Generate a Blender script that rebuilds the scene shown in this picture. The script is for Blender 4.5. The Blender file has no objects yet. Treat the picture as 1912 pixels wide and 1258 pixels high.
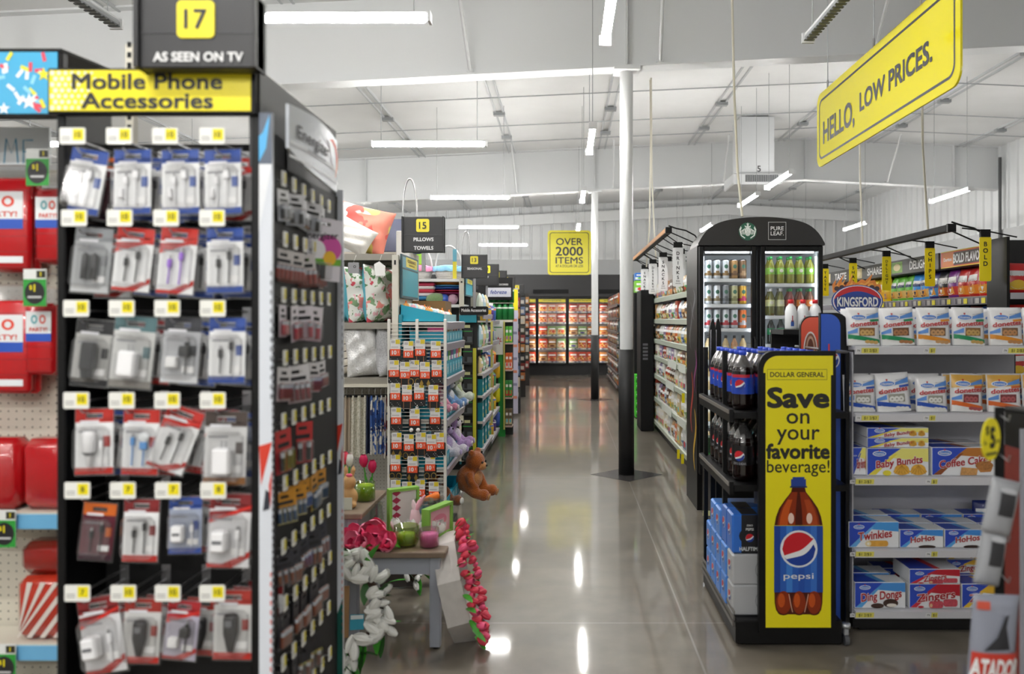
import bpy, math, random
from mathutils import Matrix, Vector
random.seed(11)
SC = bpy.context.scene
COL = SC.collection
PI = math.pi
R = math.radians

# ------------------------------------------------------------------ camera, world, exposure
F, CX, CY, H = 1487.0, 1055.0, 597.0, 1.56       # focal length in px, vanishing point in px, eye height in m
cam_data = bpy.data.cameras.new('camera')
cam = bpy.data.objects.new('camera', cam_data)
COL.objects.link(cam)
cam.location = (0, 0, H)
cam.rotation_euler = (R(90), 0, 0)
cam_data.sensor_width = 36.0
cam_data.lens = F / 1912 * 36
cam_data.shift_x = -(CX - 956) / 1912
cam_data.shift_y = (CY - 629) / 1912
cam_data.clip_start = 0.05
cam_data.clip_end = 200
cam_data.dof.use_dof = True
cam_data.dof.focus_distance = 6.4
cam_data.dof.aperture_fstop = 2.1
SC.camera = cam

world = bpy.data.worlds.new('world')
SC.world = world
world.use_nodes = True
world.node_tree.nodes['Background'].inputs[0].default_value = (0.85, 0.9, 1.0, 1)
world.node_tree.nodes['Background'].inputs[1].default_value = 0.3

vs = SC.view_settings
vs.view_transform = 'Standard'
vs.look = 'None'
vs.exposure = 0.0
vs.gamma = 1.0
vs.use_curve_mapping = False
LAMP = 140.0                                      # radiance of the LED tubes
try:
    SC.cycles.use_denoising = True
    SC.cycles.max_bounces = 7
    SC.cycles.diffuse_bounces = 3
    SC.cycles.glossy_bounces = 3
    SC.cycles.transmission_bounces = 4
    SC.cycles.transparent_max_bounces = 14
    SC.cycles.caustics_reflective = False
    SC.cycles.caustics_refractive = False
    SC.cycles.sample_clamp_indirect = 4.0
except Exception:
    pass

def at(u, v, d):
    "point of the place seen at photo pixel u,v at d metres in front of the camera"
    return ((u - CX) / F * d, d, H - (v - CY) / F * d)
def px(u, d): return (u - CX) / F * d
def pz(v, d): return H - (v - CY) / F * d

# ------------------------------------------------------------------ materials
MATS = {}
def lin(c):
    c = c.lstrip('#')
    out = []
    for i in (0, 2, 4):
        s = int(c[i:i+2], 16) / 255
        out.append(s / 12.92 if s <= 0.04045 else ((s + 0.055) / 1.055) ** 2.4)
    return (*out, 1.0)

def M(c, rough=0.5, metal=0.0, spec=0.5, var=0.0, scale=30.0, bump=0.0, coat=0.0, sheen=0.0, sub=0.0):
    key = (c, rough, metal, spec, var, scale, bump, coat, sheen, sub)
    if key in MATS: return MATS[key]
    m = bpy.data.materials.new('paint_' + c.lstrip('#') + '_%d' % int(rough * 100))
    m.use_nodes = True
    nt = m.node_tree
    b = nt.nodes['Principled BSDF']
    b.inputs['Base Color'].default_value = lin(c)
    b.inputs['Roughness'].default_value = rough
    b.inputs['Metallic'].default_value = metal
    b.inputs['Specular IOR Level'].default_value = spec
    if coat: b.inputs['Coat Weight'].default_value = coat; b.inputs['Coat Roughness'].default_value = 0.06
    if sheen: b.inputs['Sheen Weight'].default_value = sheen
    if sub:
        b.inputs['Subsurface Weight'].default_value = sub
        b.inputs['Subsurface Radius'].default_value = (0.02, 0.02, 0.02)
    if var or bump:
        tc = nt.nodes.new('ShaderNodeTexCoord')
        nz = nt.nodes.new('ShaderNodeTexNoise')
        nz.inputs['Scale'].default_value = scale
        nz.inputs['Detail'].default_value = 4
        nt.links.new(tc.outputs['Object'], nz.inputs['Vector'])
        if var:
            mr = nt.nodes.new('ShaderNodeMapRange')
            mr.inputs[1].default_value = 0.3; mr.inputs[2].default_value = 0.7
            mr.inputs[3].default_value = 1 - var; mr.inputs[4].default_value = 1 + var
            nt.links.new(nz.outputs[0], mr.inputs[0])
            mx = nt.nodes.new('ShaderNodeMix'); mx.data_type = 'RGBA'; mx.blend_type = 'MULTIPLY'
            mx.inputs[0].default_value = 1
            mx.inputs[6].default_value = lin(c)
            nt.links.new(mr.outputs[0], mx.inputs[7])
            nt.links.new(mx.outputs[2], b.inputs['Base Color'])
        if bump:
            bp = nt.nodes.new('ShaderNodeBump')
            bp.inputs['Strength'].default_value = bump
            bp.inputs['Distance'].default_value = 0.01
            nt.links.new(nz.outputs[0], bp.inputs['Height'])
            nt.links.new(bp.outputs[0], b.inputs['Normal'])
    MATS[key] = m
    return m

def ME(c, strength):
    key = ('E', c, strength)
    if key in MATS: return MATS[key]
    m = bpy.data.materials.new('glow_' + c.lstrip('#'))
    m.use_nodes = True
    b = m.node_tree.nodes['Principled BSDF']
    b.inputs['Base Color'].default_value = (0.8, 0.8, 0.8, 1)
    b.inputs['Emission Color'].default_value = lin(c)
    b.inputs['Emission Strength'].default_value = strength
    MATS[key] = m
    return m

def MG(name, tint='#ffffff', gloss=0.12, rough=0.05, veil=0.0):
    "clear plastic or glass: see-through with a surface shine"
    key = ('G', name)
    if key in MATS: return MATS[key]
    m = bpy.data.materials.new(name)
    m.use_nodes = True
    nt = m.node_tree
    for n in list(nt.nodes): nt.nodes.remove(n)
    out = nt.nodes.new('ShaderNodeOutputMaterial')
    tr = nt.nodes.new('ShaderNodeBsdfTransparent'); tr.inputs[0].default_value = lin(tint)
    gl = nt.nodes.new('ShaderNodeBsdfGlossy'); gl.inputs['Roughness'].default_value = rough
    lw = nt.nodes.new('ShaderNodeLayerWeight'); lw.inputs[0].default_value = 0.35
    mr = nt.nodes.new('ShaderNodeMapRange')
    mr.inputs[3].default_value = gloss; mr.inputs[4].default_value = min(0.9, gloss + 0.5)
    nt.links.new(lw.outputs['Facing'], mr.inputs[0])
    mx = nt.nodes.new('ShaderNodeMixShader')
    nt.links.new(mr.outputs[0], mx.inputs[0])
    nt.links.new(tr.outputs[0], mx.inputs[1]); nt.links.new(gl.outputs[0], mx.inputs[2])
    last = mx
    if veil:
        df = nt.nodes.new('ShaderNodeBsdfDiffuse'); df.inputs[0].default_value = (0.8, 0.8, 0.82, 1)
        m2 = nt.nodes.new('ShaderNodeMixShader'); m2.inputs[0].default_value = veil
        nt.links.new(mx.outputs[0], m2.inputs[1]); nt.links.new(df.outputs[0], m2.inputs[2])
        last = m2
    nt.links.new(last.outputs[0], out.inputs[0])
    MATS[key] = m
    return m

BLACK = M('#060607', 0.42, spec=.3)
BLACKM = M('#08080a', 0.6, spec=.25)
DARK = M('#2b2b2e', 0.5)
WHITE = M('#eeeeee', 0.45)
YEL = M('#f2e400', 0.4)
YELD = M('#f3e21a', 0.35)
STEEL = M('#b9b9bb', 0.3, 0.9)
GREYM = M('#a9a9ad', 0.45)
CREAM = M('#d8d3c4', 0.5)
CLEAR = MG('clear_plastic', gloss=0.08)
BLISTER = MG('blister_plastic', gloss=0.05, rough=0.10, veil=0.02)
GLASS = MG('door_glass', gloss=0.03, rough=0.02)

# ------------------------------------------------------------------ mesh builder
FONTC = {}
def glyphs(s, bold):
    key = (s, bold)
    if key in FONTC: return FONTC[key]
    cu = bpy.data.curves.new('lettering', 'FONT')
    cu.body = s; cu.size = 1; cu.resolution_u = 3; cu.fill_mode = 'FRONT'
    ob = bpy.data.objects.new('lettering', cu)
    me = bpy.data.meshes.new_from_object(ob)
    vs_ = [(v.co.x, v.co.y) for v in me.vertices]
    fs_ = [tuple(p.vertices) for p in me.polygons]
    bpy.data.objects.remove(ob); bpy.data.curves.remove(cu); bpy.data.meshes.remove(me)
    if bold:                                     # heavier strokes: the letters struck several times, a little apart
        b = bold * 0.012
        n0 = len(vs_)
        base_v, base_f = vs_, fs_
        vs_, fs_ = [], []
        for dx, dy in ([(-b, -b), (b, -b), (b, b), (-b, b)] if bold <= 2 else [(b * 1.3 * math.cos(PI * q / 4), b * 1.3 * math.sin(PI * q / 4)) for q in range(8)]):
            o = len(vs_)
            vs_ = vs_ + [(p[0] + dx, p[1] + dy) for p in base_v]
            fs_ = fs_ + [tuple(q + o for q in f) for f in base_f]
    FONTC[key] = (vs_, fs_)
    return FONTC[key]
_h = glyphs('H', 0)[0]
CAP = max(y for x, y in _h) - min(y for x, y in _h)

def rrect(u0, u1, v0, v1, r, n=5):
    pts = []
    for cx, cy, a0 in ((u1 - r, v0 + r, -90), (u1 - r, v1 - r, 0), (u0 + r, v1 - r, 90), (u0 + r, v0 + r, 180)):
        for k in range(n + 1):
            a = R(a0 + 90 * k / n)
            pts.append((cx + r * math.cos(a), cy + r * math.sin(a)))
    return pts
def ell(cu, cv, ru, rv, n=24, rot=0.0):
    c, s = math.cos(rot), math.sin(rot)
    out = []
    for k in range(n):
        a = 2 * PI * k / n
        x, y = ru * math.cos(a), rv * math.sin(a)
        out.append((cu + x * c - y * s, cv + x * s + y * c))
    return out
def star(cu, cv, r, n=5, k=0.42, rot=PI / 2):
    return [(cu + (r if i % 2 == 0 else r * k) * math.cos(rot + PI * i / n), cv + (r if i % 2 == 0 else r * k) * math.sin(rot + PI * i / n)) for i in range(2 * n)]

class MB:
    def __init__(s, mx=None):
        s.v = []; s.f = []; s.m = []; s.s = []; s.mats = []; s.M = mx
    def add(s, vs_, fs_, mat, smooth=False):
        o = len(s.v)
        if s.M is not None:
            vs_ = [tuple(s.M @ Vector(p)) for p in vs_]
        s.v.extend(vs_)
        if mat not in s.mats: s.mats.append(mat)
        i = s.mats.index(mat)
        for f in fs_:
            s.f.append(tuple(k + o for k in f)); s.m.append(i); s.s.append(smooth)
        return s
    def box(s, x0, x1, y0, y1, z0, z1, mat):
        v = [(x0, y0, z0), (x1, y0, z0), (x1, y1, z0), (x0, y1, z0), (x0, y0, z1), (x1, y0, z1), (x1, y1, z1), (x0, y1, z1)]
        f = [(0, 3, 2, 1), (4, 5, 6, 7), (0, 1, 5, 4), (1, 2, 6, 5), (2, 3, 7, 6), (3, 0, 4, 7)]
        return s.add(v, f, mat)
    def cbox(s, x0, x1, y0, y1, z0, z1, c, mat, smooth=False):
        c = min(c, (x1 - x0) / 2.01, (y1 - y0) / 2.01, (z1 - z0) / 2.01)
        X, Y, Z = (x0, x1), (y0, y1), (z0, z1)
        v = []; idx = {}
        for i in (0, 1):
            for j in (0, 1):
                for k in (0, 1):
                    sx, sy, sz = (1, -1)[i], (1, -1)[j], (1, -1)[k]
                    idx[i, j, k, 0] = len(v); v.append((X[i], Y[j] + sy * c, Z[k] + sz * c))
                    idx[i, j, k, 1] = len(v); v.append((X[i] + sx * c, Y[j], Z[k] + sz * c))
                    idx[i, j, k, 2] = len(v); v.append((X[i] + sx * c, Y[j] + sy * c, Z[k]))
        f = []
        q = ((0, 0), (1, 0), (1, 1), (0, 1))
        for i in (0, 1):
            a = [idx[i, j, k, 0] for j, k in q]; f.append(tuple(a if i else a[::-1]))
            a = [idx[j, i, k, 1] for j, k in q]; f.append(tuple(a[::-1] if i else a))
            a = [idx[j, k, i, 2] for j, k in q]; f.append(tuple(a if i else a[::-1]))
        for i in (0, 1):
            for j in (0, 1):
                a = [idx[i, j, 0, 0], idx[i, j, 1, 0], idx[i, j, 1, 1], idx[i, j, 0, 1]]; f.append(tuple(a if i != j else a[::-1]))
                a = [idx[i, 0, j, 0], idx[i, 1, j, 0], idx[i, 1, j, 2], idx[i, 0, j, 2]]; f.append(tuple(a[::-1] if i != j else a))
                a = [idx[0, i, j, 1], idx[1, i, j, 1], idx[1, i, j, 2], idx[0, i, j, 2]]; f.append(tuple(a if i != j else a[::-1]))
        for i in (0, 1):
            for j in (0, 1):
                for k in (0, 1):
                    a = [idx[i, j, k, 0], idx[i, j, k, 1], idx[i, j, k, 2]]
                    f.append(tuple(a if (i + j + k) % 2 else a[::-1]))
        return s.add(v, f, mat, smooth)
    def prism(s, poly, y0, y1, mat, axis='y', smooth=False):
        "poly in (x,z) pushed along y (axis y), in (y,z) along x (axis x), in (x,y) along z (axis z)"
        n = len(poly)
        if axis == 'y': P = lambda p, t: (p[0], t, p[1])
        elif axis == 'x': P = lambda p, t: (t, p[0], p[1])
        else: P = lambda p, t: (p[0], p[1], t)
        v = [P(p, y0) for p in poly] + [P(p, y1) for p in poly]
        f = [tuple(range(n)), tuple(range(2 * n - 1, n - 1, -1))]
        s.add(v, f, mat)
        o = [(i, i + n, (i + 1) % n + n, (i + 1) % n) for i in range(n)]
        return s.add(v, o, mat, smooth)
    def tube(s, pts, r, mat, n=6, closed=False, smooth=True):
        pts = [Vector(p) for p in pts]
        m = len(pts)
        v = []
        prev = None
        for i, p in enumerate(pts):
            a = pts[(i - 1) % m] if (i > 0 or closed) else p
            b = pts[(i + 1) % m] if (i < m - 1 or closed) else p
            t = (b - a)
            if t.length < 1e-9: t = Vector((0, 0, 1))
            t.normalize()
            if prev is None:
                up = Vector((0, 0, 1)) if abs(t.z) < 0.9 else Vector((1, 0, 0))
                e = t.cross(up).normalized()
            else:
                e = (prev - t * prev.dot(t))
                e = e.normalized() if e.length > 1e-6 else t.cross(Vector((0, 0, 1))).normalized()
            prev = e
            g = t.cross(e)
            rr = r[i] if isinstance(r, (list, tuple)) else r
            for k in range(n):
                an = 2 * PI * k / n
                v.append(tuple(p + e * (rr * math.cos(an)) + g * (rr * math.sin(an))))
        f = []
        for i in range(m if closed else m - 1):
            j = (i + 1) % m
            for k in range(n):
                f.append((i * n + k, i * n + (k + 1) % n, j * n + (k + 1) % n, j * n + k))
        s.add(v, f, mat, smooth)
        if not closed:
            s.add(v, [tuple(range(n - 1, -1, -1)), tuple(range((m - 1) * n, m * n))], mat)
        return s
    def lathe(s, prof, mat, n=16, cx=0, cy=0, cz=0, smooth=True, a0=0.0, a1=None, sx=1, sy=1):
        "prof: list of (r, z[, mat for the segment that starts here])"
        full = a1 is None
        m = n if full else n + 1
        v = []
        for p in prof:
            for k in range(m):
                a = 2 * PI * k / n if full else a0 + (a1 - a0) * k / n
                v.append((cx + sx * p[0] * math.cos(a), cy + sy * p[0] * math.sin(a), cz + p[1]))
        groups = {}
        for i in range(len(prof) - 1):
            mt = prof[i][2] if len(prof[i]) > 2 else mat
            for k in range(n):
                k2 = (k + 1) % m
                groups.setdefault(mt, []).append((i * m + k, i * m + k2, (i + 1) * m + k2, (i + 1) * m + k))
        o = len(s.v)
        first = True
        for mt, fs_ in groups.items():
            if first: s.add(v, fs_, mt, smooth); first = False
            else:
                if mt not in s.mats: s.mats.append(mt)
                i = s.mats.index(mt)
                for f in fs_:
                    s.f.append(tuple(q + o for q in f)); s.m.append(i); s.s.append(smooth)
        return s
    def ball(s, c, r, mat, n=10, m=7, sc=(1, 1, 1), smooth=True):
        prof = [(r * math.sin(PI * i / m), -r * math.cos(PI * i / m)) for i in range(m + 1)]
        v = []
        for p in prof:
            for k in range(n):
                a = 2 * PI * k / n
                v.append((c[0] + sc[0] * p[0] * math.cos(a), c[1] + sc[1] * p[0] * math.sin(a), c[2] + sc[2] * p[1]))
        f = [(i * n + k, i * n + (k + 1) % n, (i + 1) * n + (k + 1) % n, (i + 1) * n + k) for i in range(m) for k in range(n)]
        return s.add(v, f, mat, smooth)
    # --- flat print facing -y (or bent over a surface y = surf(u, v))
    def flat(s, poly, y, mat):
        if callable(y):
            cu = sum(p[0] for p in poly) / len(poly); cv = sum(p[1] for p in poly) / len(poly)
            n = len(poly)
            rings = 3
            v = [(cu, y(cu, cv), cv)]
            for k in range(1, rings + 1):
                t = k / rings
                for p in poly:
                    a, b = cu + (p[0] - cu) * t, cv + (p[1] - cv) * t
                    v.append((a, y(a, b), b))
            f = [(0, 1 + i, 1 + (i + 1) % n) for i in range(n)]
            for k in range(rings - 1):
                o = 1 + k * n
                f += [(o + i, o + n + i, o + n + (i + 1) % n, o + (i + 1) % n) for i in range(n)]
            return s.add(v, f, mat, True)
        return s.add([(p[0], y, p[1]) for p in poly], [tuple(range(len(poly)))], mat)
    def rect(s, u0, u1, v0, v1, y, mat):
        if callable(y): return s.band(u0, u1, lambda u: v0, lambda u: v1, y, mat)
        return s.flat([(u0, v0), (u1, v0), (u1, v1), (u0, v1)], y, mat)
    def band(s, u0, u1, lo, hi, y, mat, n=10, m=4):
        Y = y if callable(y) else (lambda a, b: y)
        v = []; f = []
        for i in range(n + 1):
            u = u0 + (u1 - u0) * i / n
            a, b = lo(u), hi(u)
            for j in range(m + 1):
                w = a + (b - a) * j / m
                v.append((u, Y(u, w), w))
        for i in range(n):
            for j in range(m):
                f.append((i * (m + 1) + j, (i + 1) * (m + 1) + j, (i + 1) * (m + 1) + j + 1, i * (m + 1) + j + 1))
        return s.add(v, f, mat, callable(y))
    def ring(s, poly_out, poly_in, y, mat):
        n = len(poly_out)
        v = [(p[0], y, p[1]) for p in poly_out] + [(p[0], y, p[1]) for p in poly_in]
        return s.add(v, [(i, (i + 1) % n, n + (i + 1) % n, n + i) for i in range(n)], mat)
    def line(s, pts, w, y, mat, closed=False):
        "a printed line of width w"
        n = len(pts)
        L, Rr = [], []
        for i, p in enumerate(pts):
            a = pts[i - 1] if (i > 0 or closed) else p
            b = pts[(i + 1) % n] if (i < n - 1 or closed) else p
            dx, dy = b[0] - a[0], b[1] - a[1]
            l = math.hypot(dx, dy) or 1
            nx, ny = -dy / l * w / 2, dx / l * w / 2
            L.append((p[0] + nx, p[1] + ny)); Rr.append((p[0] - nx, p[1] - ny))
        Y = y if callable(y) else (lambda a, b: y)
        v = [(p[0], Y(*p), p[1]) for p in L + Rr]
        return s.add(v, [(n + i, n + (i + 1) % n, (i + 1) % n, i) for i in range(n if closed else n - 1)], mat)
    def text(s, t, cu, cv, cap, y, mat, bold=0, width=None, align='c', rot=0.0, shear=0.0, valign='c', arc=0.0):
        vs_, fs_ = glyphs(t, bold)
        if not vs_: return s
        k = cap / CAP
        x0 = min(p[0] for p in vs_); x1 = max(p[0] for p in vs_)
        kx = k if width is None else width / max(1e-6, (x1 - x0))
        off = {'c': (x0 + x1) / 2, 'l': x0, 'r': x1}[align]
        dv = CAP / 2 if valign == 'c' else 0
        c_, s_ = math.cos(rot), math.sin(rot)
        Y = y if callable(y) else (lambda a, b: y)
        out = []
        q4 = max(1, len(vs_) // (4 if bold <= 2 else 8))
        for i_, p in enumerate(vs_):
            lift = .00015 * (i_ // q4) if bold else 0          # the strikes lie a hair apart, so none shades another
            a, b = (p[0] - off) * kx, (p[1] - dv) * k
            a += shear * b
            b += arc * a * a
            uu, vv = cu + a * c_ - b * s_, cv + a * s_ + b * c_
            out.append((uu, Y(uu, vv) - lift, vv))
        return s.add(out, fs_, mat)
    def mesh(s, name):
        me = bpy.data.meshes.new(name)
        me.from_pydata(s.v, [], s.f)
        for m in s.mats: me.materials.append(m)
        me.polygons.foreach_set('material_index', s.m)
        me.polygons.foreach_set('use_smooth', s.s)
        me.update()
        return me

# ------------------------------------------------------------------ objects
def tag(o, label=None, cat=None, group=None, kind=None):
    if label: o['label'] = label[:200]
    if cat: o['category'] = cat
    if group: o['group'] = group
    if kind: o['kind'] = kind
    return o
def obj(name, mb, parent=None, label=None, cat=None, group=None, kind=None, loc=(0, 0, 0), rot=(0, 0, 0)):
    me = mb.mesh(name) if isinstance(mb, MB) else mb
    o = bpy.data.objects.new(name, me)
    COL.objects.link(o)
    o.location = loc; o.rotation_euler = rot
    if parent: o.parent = parent
    return tag(o, label, cat, group, kind)
def thing(name, label, cat, loc=(0, 0, 0), rz=0.0, group=None, rot=None, scale=None):
    o = bpy.data.objects.new(name, None)
    o.empty_display_size = 0.05
    COL.objects.link(o)
    o.location = loc
    o.rotation_euler = rot if rot else (0, 0, rz)
    if scale: o.scale = scale if isinstance(scale, tuple) else (scale,) * 3
    return tag(o, label, cat, group)
SPEC = {}
def spawn(name, key, make, label, cat, loc, rz=0.0, group=None, rot=None, scale=None):
    """one thing of a kind. make() gives its parts as (part name, MB, [sub-parts], label); a kind made once is copied after that
    (each copy shares the mesh data). make() may also give one MB: a thing that is a single mesh."""
    if key not in SPEC:
        SPEC[key] = [make(), None]
    spec, first = SPEC[key]
    if isinstance(spec, MB):
        if first is None:
            o = obj(name, spec); SPEC[key][1] = o
        else:
            o = first.copy(); COL.objects.link(o)
        for p in ('label', 'category', 'group'):
            if p in o: del o[p]
        tag(o, label, cat, group)
        o.location = loc; o.rotation_euler = rot if rot else (0, 0, rz)
        o.scale = (1, 1, 1) if not scale else (scale if isinstance(scale, tuple) else (scale,) * 3)
        return o
    root = thing(name, label, cat, loc, rz, group, rot, scale)
    if first is None:
        tree = []
        for part in spec:
            p = obj(part[0], part[1], root, label=part[3] if len(part) > 3 else None)
            subs = []
            for sp in (part[2] if len(part) > 2 and part[2] else []):
                subs.append(obj(sp[0], sp[1], p, label=sp[3] if len(sp) > 3 else None))
            tree.append((p, subs))
        SPEC[key][1] = tree
    else:
        for p, subs in first:
            c = p.copy(); COL.objects.link(c); c.parent = root
            for q in subs:
                e = q.copy(); COL.objects.link(e); e.parent = c
    return root
def struct(name, mb, parent=None, kind='structure'):
    return obj(name, mb, parent, kind=None if parent else kind)
ORD = ['first', 'second', 'third', 'fourth', 'fifth', 'sixth', 'seventh', 'eighth', 'ninth', 'tenth', 'eleventh', 'twelfth', 'thirteenth', 'fourteenth', 'fifteenth', 'sixteenth', 'seventeenth', 'eighteenth', 'nineteenth', 'twentieth', 'twenty first', 'twenty second', 'twenty third', 'twenty fourth']

# ------------------------------------------------------------------ the building
def concrete():
    m = bpy.data.materials.new('polished_concrete'); m.use_nodes = True
    nt = m.node_tree; b = nt.nodes['Principled BSDF']
    tc = nt.nodes.new('ShaderNodeTexCoord')
    def noise(scale, detail, stretch=None):
        n = nt.nodes.new('ShaderNodeTexNoise'); n.inputs['Scale'].default_value = scale; n.inputs['Detail'].default_value = detail
        nt.links.new(tc.outputs['Object'], n.inputs['Vector'])
        return n
    a, c = noise(0.8, 4), noise(5, 4)
    r1 = nt.nodes.new('ShaderNodeValToRGB')
    r1.color_ramp.elements[0].position = 0.3; r1.color_ramp.elements[0].color = (0.140, 0.120, 0.095, 1)
    r1.color_ramp.elements[1].position = 0.7; r1.color_ramp.elements[1].color = (0.240, 0.212, 0.174, 1)
    nt.links.new(a.outputs[0], r1.inputs[0])
    r2 = nt.nodes.new('ShaderNodeMapRange'); r2.inputs[1].default_value = 0.3; r2.inputs[2].default_value = 0.7
    r2.inputs[3].default_value = 0.82; r2.inputs[4].default_value = 1.15
    nt.links.new(c.outputs[0], r2.inputs[0])
    mx = nt.nodes.new('ShaderNodeMix'); mx.data_type = 'RGBA'; mx.blend_type = 'MULTIPLY'; mx.inputs[0].default_value = 1
    nt.links.new(r1.outputs[0], mx.inputs[6]); nt.links.new(r2.outputs[0], mx.inputs[7])
    # saw-cut joints
    sp = nt.nodes.new('ShaderNodeSeparateXYZ'); nt.links.new(tc.outputs['Object'], sp.inputs[0])
    def joint(sock, off, period, w):
        ad = nt.nodes.new('ShaderNodeMath'); ad.operation = 'ADD'; ad.inputs[1].default_value = off; nt.links.new(sock, ad.inputs[0])
        pp = nt.nodes.new('ShaderNodeMath'); pp.operation = 'PINGPONG'; pp.inputs[1].default_value = period / 2; nt.links.new(ad.outputs[0], pp.inputs[0])
        lt = nt.nodes.new('ShaderNodeMath'); lt.operation = 'LESS_THAN'; lt.inputs[1].default_value = w; nt.links.new(pp.outputs[0], lt.inputs[0])
        return lt
    j1 = joint(sp.outputs[0], 7.6 * 3 - 0.62, 3.8, 0.005)
    j2 = joint(sp.outputs[1], 7.6 * 3 - 8.05 + 0.15, 3.8, 0.004)
    mxm = nt.nodes.new('ShaderNodeMath'); mxm.operation = 'MAXIMUM'
    nt.links.new(j1.outputs[0], mxm.inputs[0]); nt.links.new(j2.outputs[0], mxm.inputs[1])
    m3 = nt.nodes.new('ShaderNodeMix'); m3.data_type = 'RGBA'
    nt.links.new(mxm.outputs[0], m3.inputs[0]); nt.links.new(mx.outputs[2], m3.inputs[6]); m3.inputs[7].default_value = (0.3, 0.28, 0.25, 1)
    nt.links.new(m3.outputs[2], b.inputs['Base Color'])
    rr = nt.nodes.new('ShaderNodeMapRange'); rr.inputs[1].default_value = 0.3; rr.inputs[2].default_value = 0.7
    rr.inputs[3].default_value = 0.31; rr.inputs[4].default_value = 0.38
    nt.links.new(c.outputs[0], rr.inputs[0]); nt.links.new(rr.outputs[0], b.inputs['Roughness'])
    b.inputs['Specular IOR Level'].default_value = 0.35
    b.inputs['Coat Weight'].default_value = 0.85; b.inputs['Coat Roughness'].default_value = 0.06; b.inputs['Coat IOR'].default_value = 1.45
    return m

XL, XR, YB, YF = -14.0, 8.5, 23.2, -6.0
RIDGE = 4.7
def roof_z(x): return 5.12 - 0.046 * abs(x - RIDGE)
def beam_z(x): return 4.30 - 0.052 * abs(x - RIDGE)
CONC = concrete()
m = MB(); m.box(XL, XR, YF, YB, -0.2, 0, CONC)
struct('floor', m)
RWHITE = M('#eff0f0', 0.6, var=0.03, scale=1.5, bump=0.25)
m = MB()
m.add([(XL, YF, roof_z(XL)), (RIDGE, YF, roof_z(RIDGE)), (XR, YF, roof_z(XR)), (XL, YB, roof_z(XL)), (RIDGE, YB, roof_z(RIDGE)), (XR, YB, roof_z(XR)),
       (XL, YF, roof_z(XL) + .15), (RIDGE, YF, roof_z(RIDGE) + .15), (XR, YF, roof_z(XR) + .15), (XL, YB, roof_z(XL) + .15), (RIDGE, YB, roof_z(RIDGE) + .15), (XR, YB, roof_z(XR) + .15)],
      [(0, 3, 4, 1), (1, 4, 5, 2), (6, 7, 10, 9), (7, 8, 11, 10)], RWHITE)
struct('ceiling', m)
# the strapping and purlins under the roof lining
PUR = M('#c9ccce', 0.5)
for k in range(-5, 6):
    x = 0.72 + 1.76 * k
    if x > XR - .2: continue
    m = MB()
    z = roof_z(x)
    for dx in (-0.06, 0.06):
        m.box(x + dx - .012, x + dx + .012, YF, YB, z - .03, z + .01, PUR)
    for y in (10.3, 12.6, 14.2, 18.4, 21):
        m.box(x - .09, x + .09, y - .05, y + .05, z - .07, z - .02, M('#9fa2a4', 0.5))
    struct('purlin', m)
for y in (4.2, 6.1, 10.1, 11.7, 13.4, 14.6, 17.6, 20.0):
    m = MB()
    xs = [XL, RIDGE, XR]
    m.tube([(x, y, roof_z(x) - .035) for x in xs], 0.009, M('#b4b8bb', 0.5), n=5)
    struct('roof_strap', m)
# walls
WALLW = M('#dcdedf', 0.5, var=0.02, scale=2)
WALLG = M('#b7b9ba', 0.5, var=0.02, scale=2)
def ribs(m, a0, a1, z0, z1, axis, pos, inward, pitch, mat):
    n = int((a1 - a0) / pitch)
    for k in range(n + 1):
        a = a0 + k * pitch
        q = [(a - .035, 0), (a + .035, 0), (a + .018, .035), (a - .018, .035)]
        if axis == 'x': m.prism([(p[0], pos + inward * p[1]) for p in q], z0, z1, mat, 'z')
        else: m.prism([(pos + inward * p[1], p[0]) for p in q], z0, z1, mat, 'z')
m = MB()
m.box(XL - .1, XR + .1, YB, YB + .1, 0, 5.3, WALLW)
m.box(XL, XR, YB - .05, YB, 2.2, 3.31, WALLG)
ribs(m, XL + .2, XR - .1, 3.31, 4.95, 'x', YB, -1, 0.305, WALLW)
struct('wall_back', m)
m = MB()
m.box(XR, XR + .1, YF, YB, 0, 5.3, WALLW)
m.box(XR - .05, XR, YF, YB, 2.2, 3.31, WALLG)
ribs(m, YF + .2, YB - .1, 3.31, 4.95, 'y', XR, -1, 0.305, WALLW)
struct('wall_right', m)
m = MB(); m.box(XL - .1, XL, YF, YB, 0, 5.3, WALLW); struct('wall_left', m)
m = MB(); m.box(XL - .1, XR + .1, YF - .1, YF, 0, 5.3, WALLW); struct('wall_front', m)
# rigid frames
STEELW = M('#e9ebec', 0.4)
def frame_beam(y, xc):
    m = MB()
    seg = [XL, RIDGE, XR]
    for a, b in zip(seg[:-1], seg[1:]):
        za, zb = beam_z(a), beam_z(b)
        for (h0, h1, w) in ((0, .02, .11), (-1, -1, .006), (-2, -2, .1)):
            if h0 == 0:
                pts = [(a, za), (b, zb), (b, zb + .02), (a, za + .02)]
            elif h0 == -1:
                pts = [(a, za + .02), (b, zb + .02), (b, roof_z(b) - .02), (a, roof_z(a) - .02)]
            else:
                pts = [(a, roof_z(a) - .02), (b, roof_z(b) - .02), (b, roof_z(b) + .02), (a, roof_z(a) + .02)]
            m.prism(pts, y - w, y + w, STEELW)
    for x in (-8.4, -3.9, xc, RIDGE, 7.6):
        m.box(x - .006, x + .006, y - .1, y + .1, beam_z(x) + .02, roof_z(x) - .02, STEELW)
    return struct('roof_beam', m)
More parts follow.
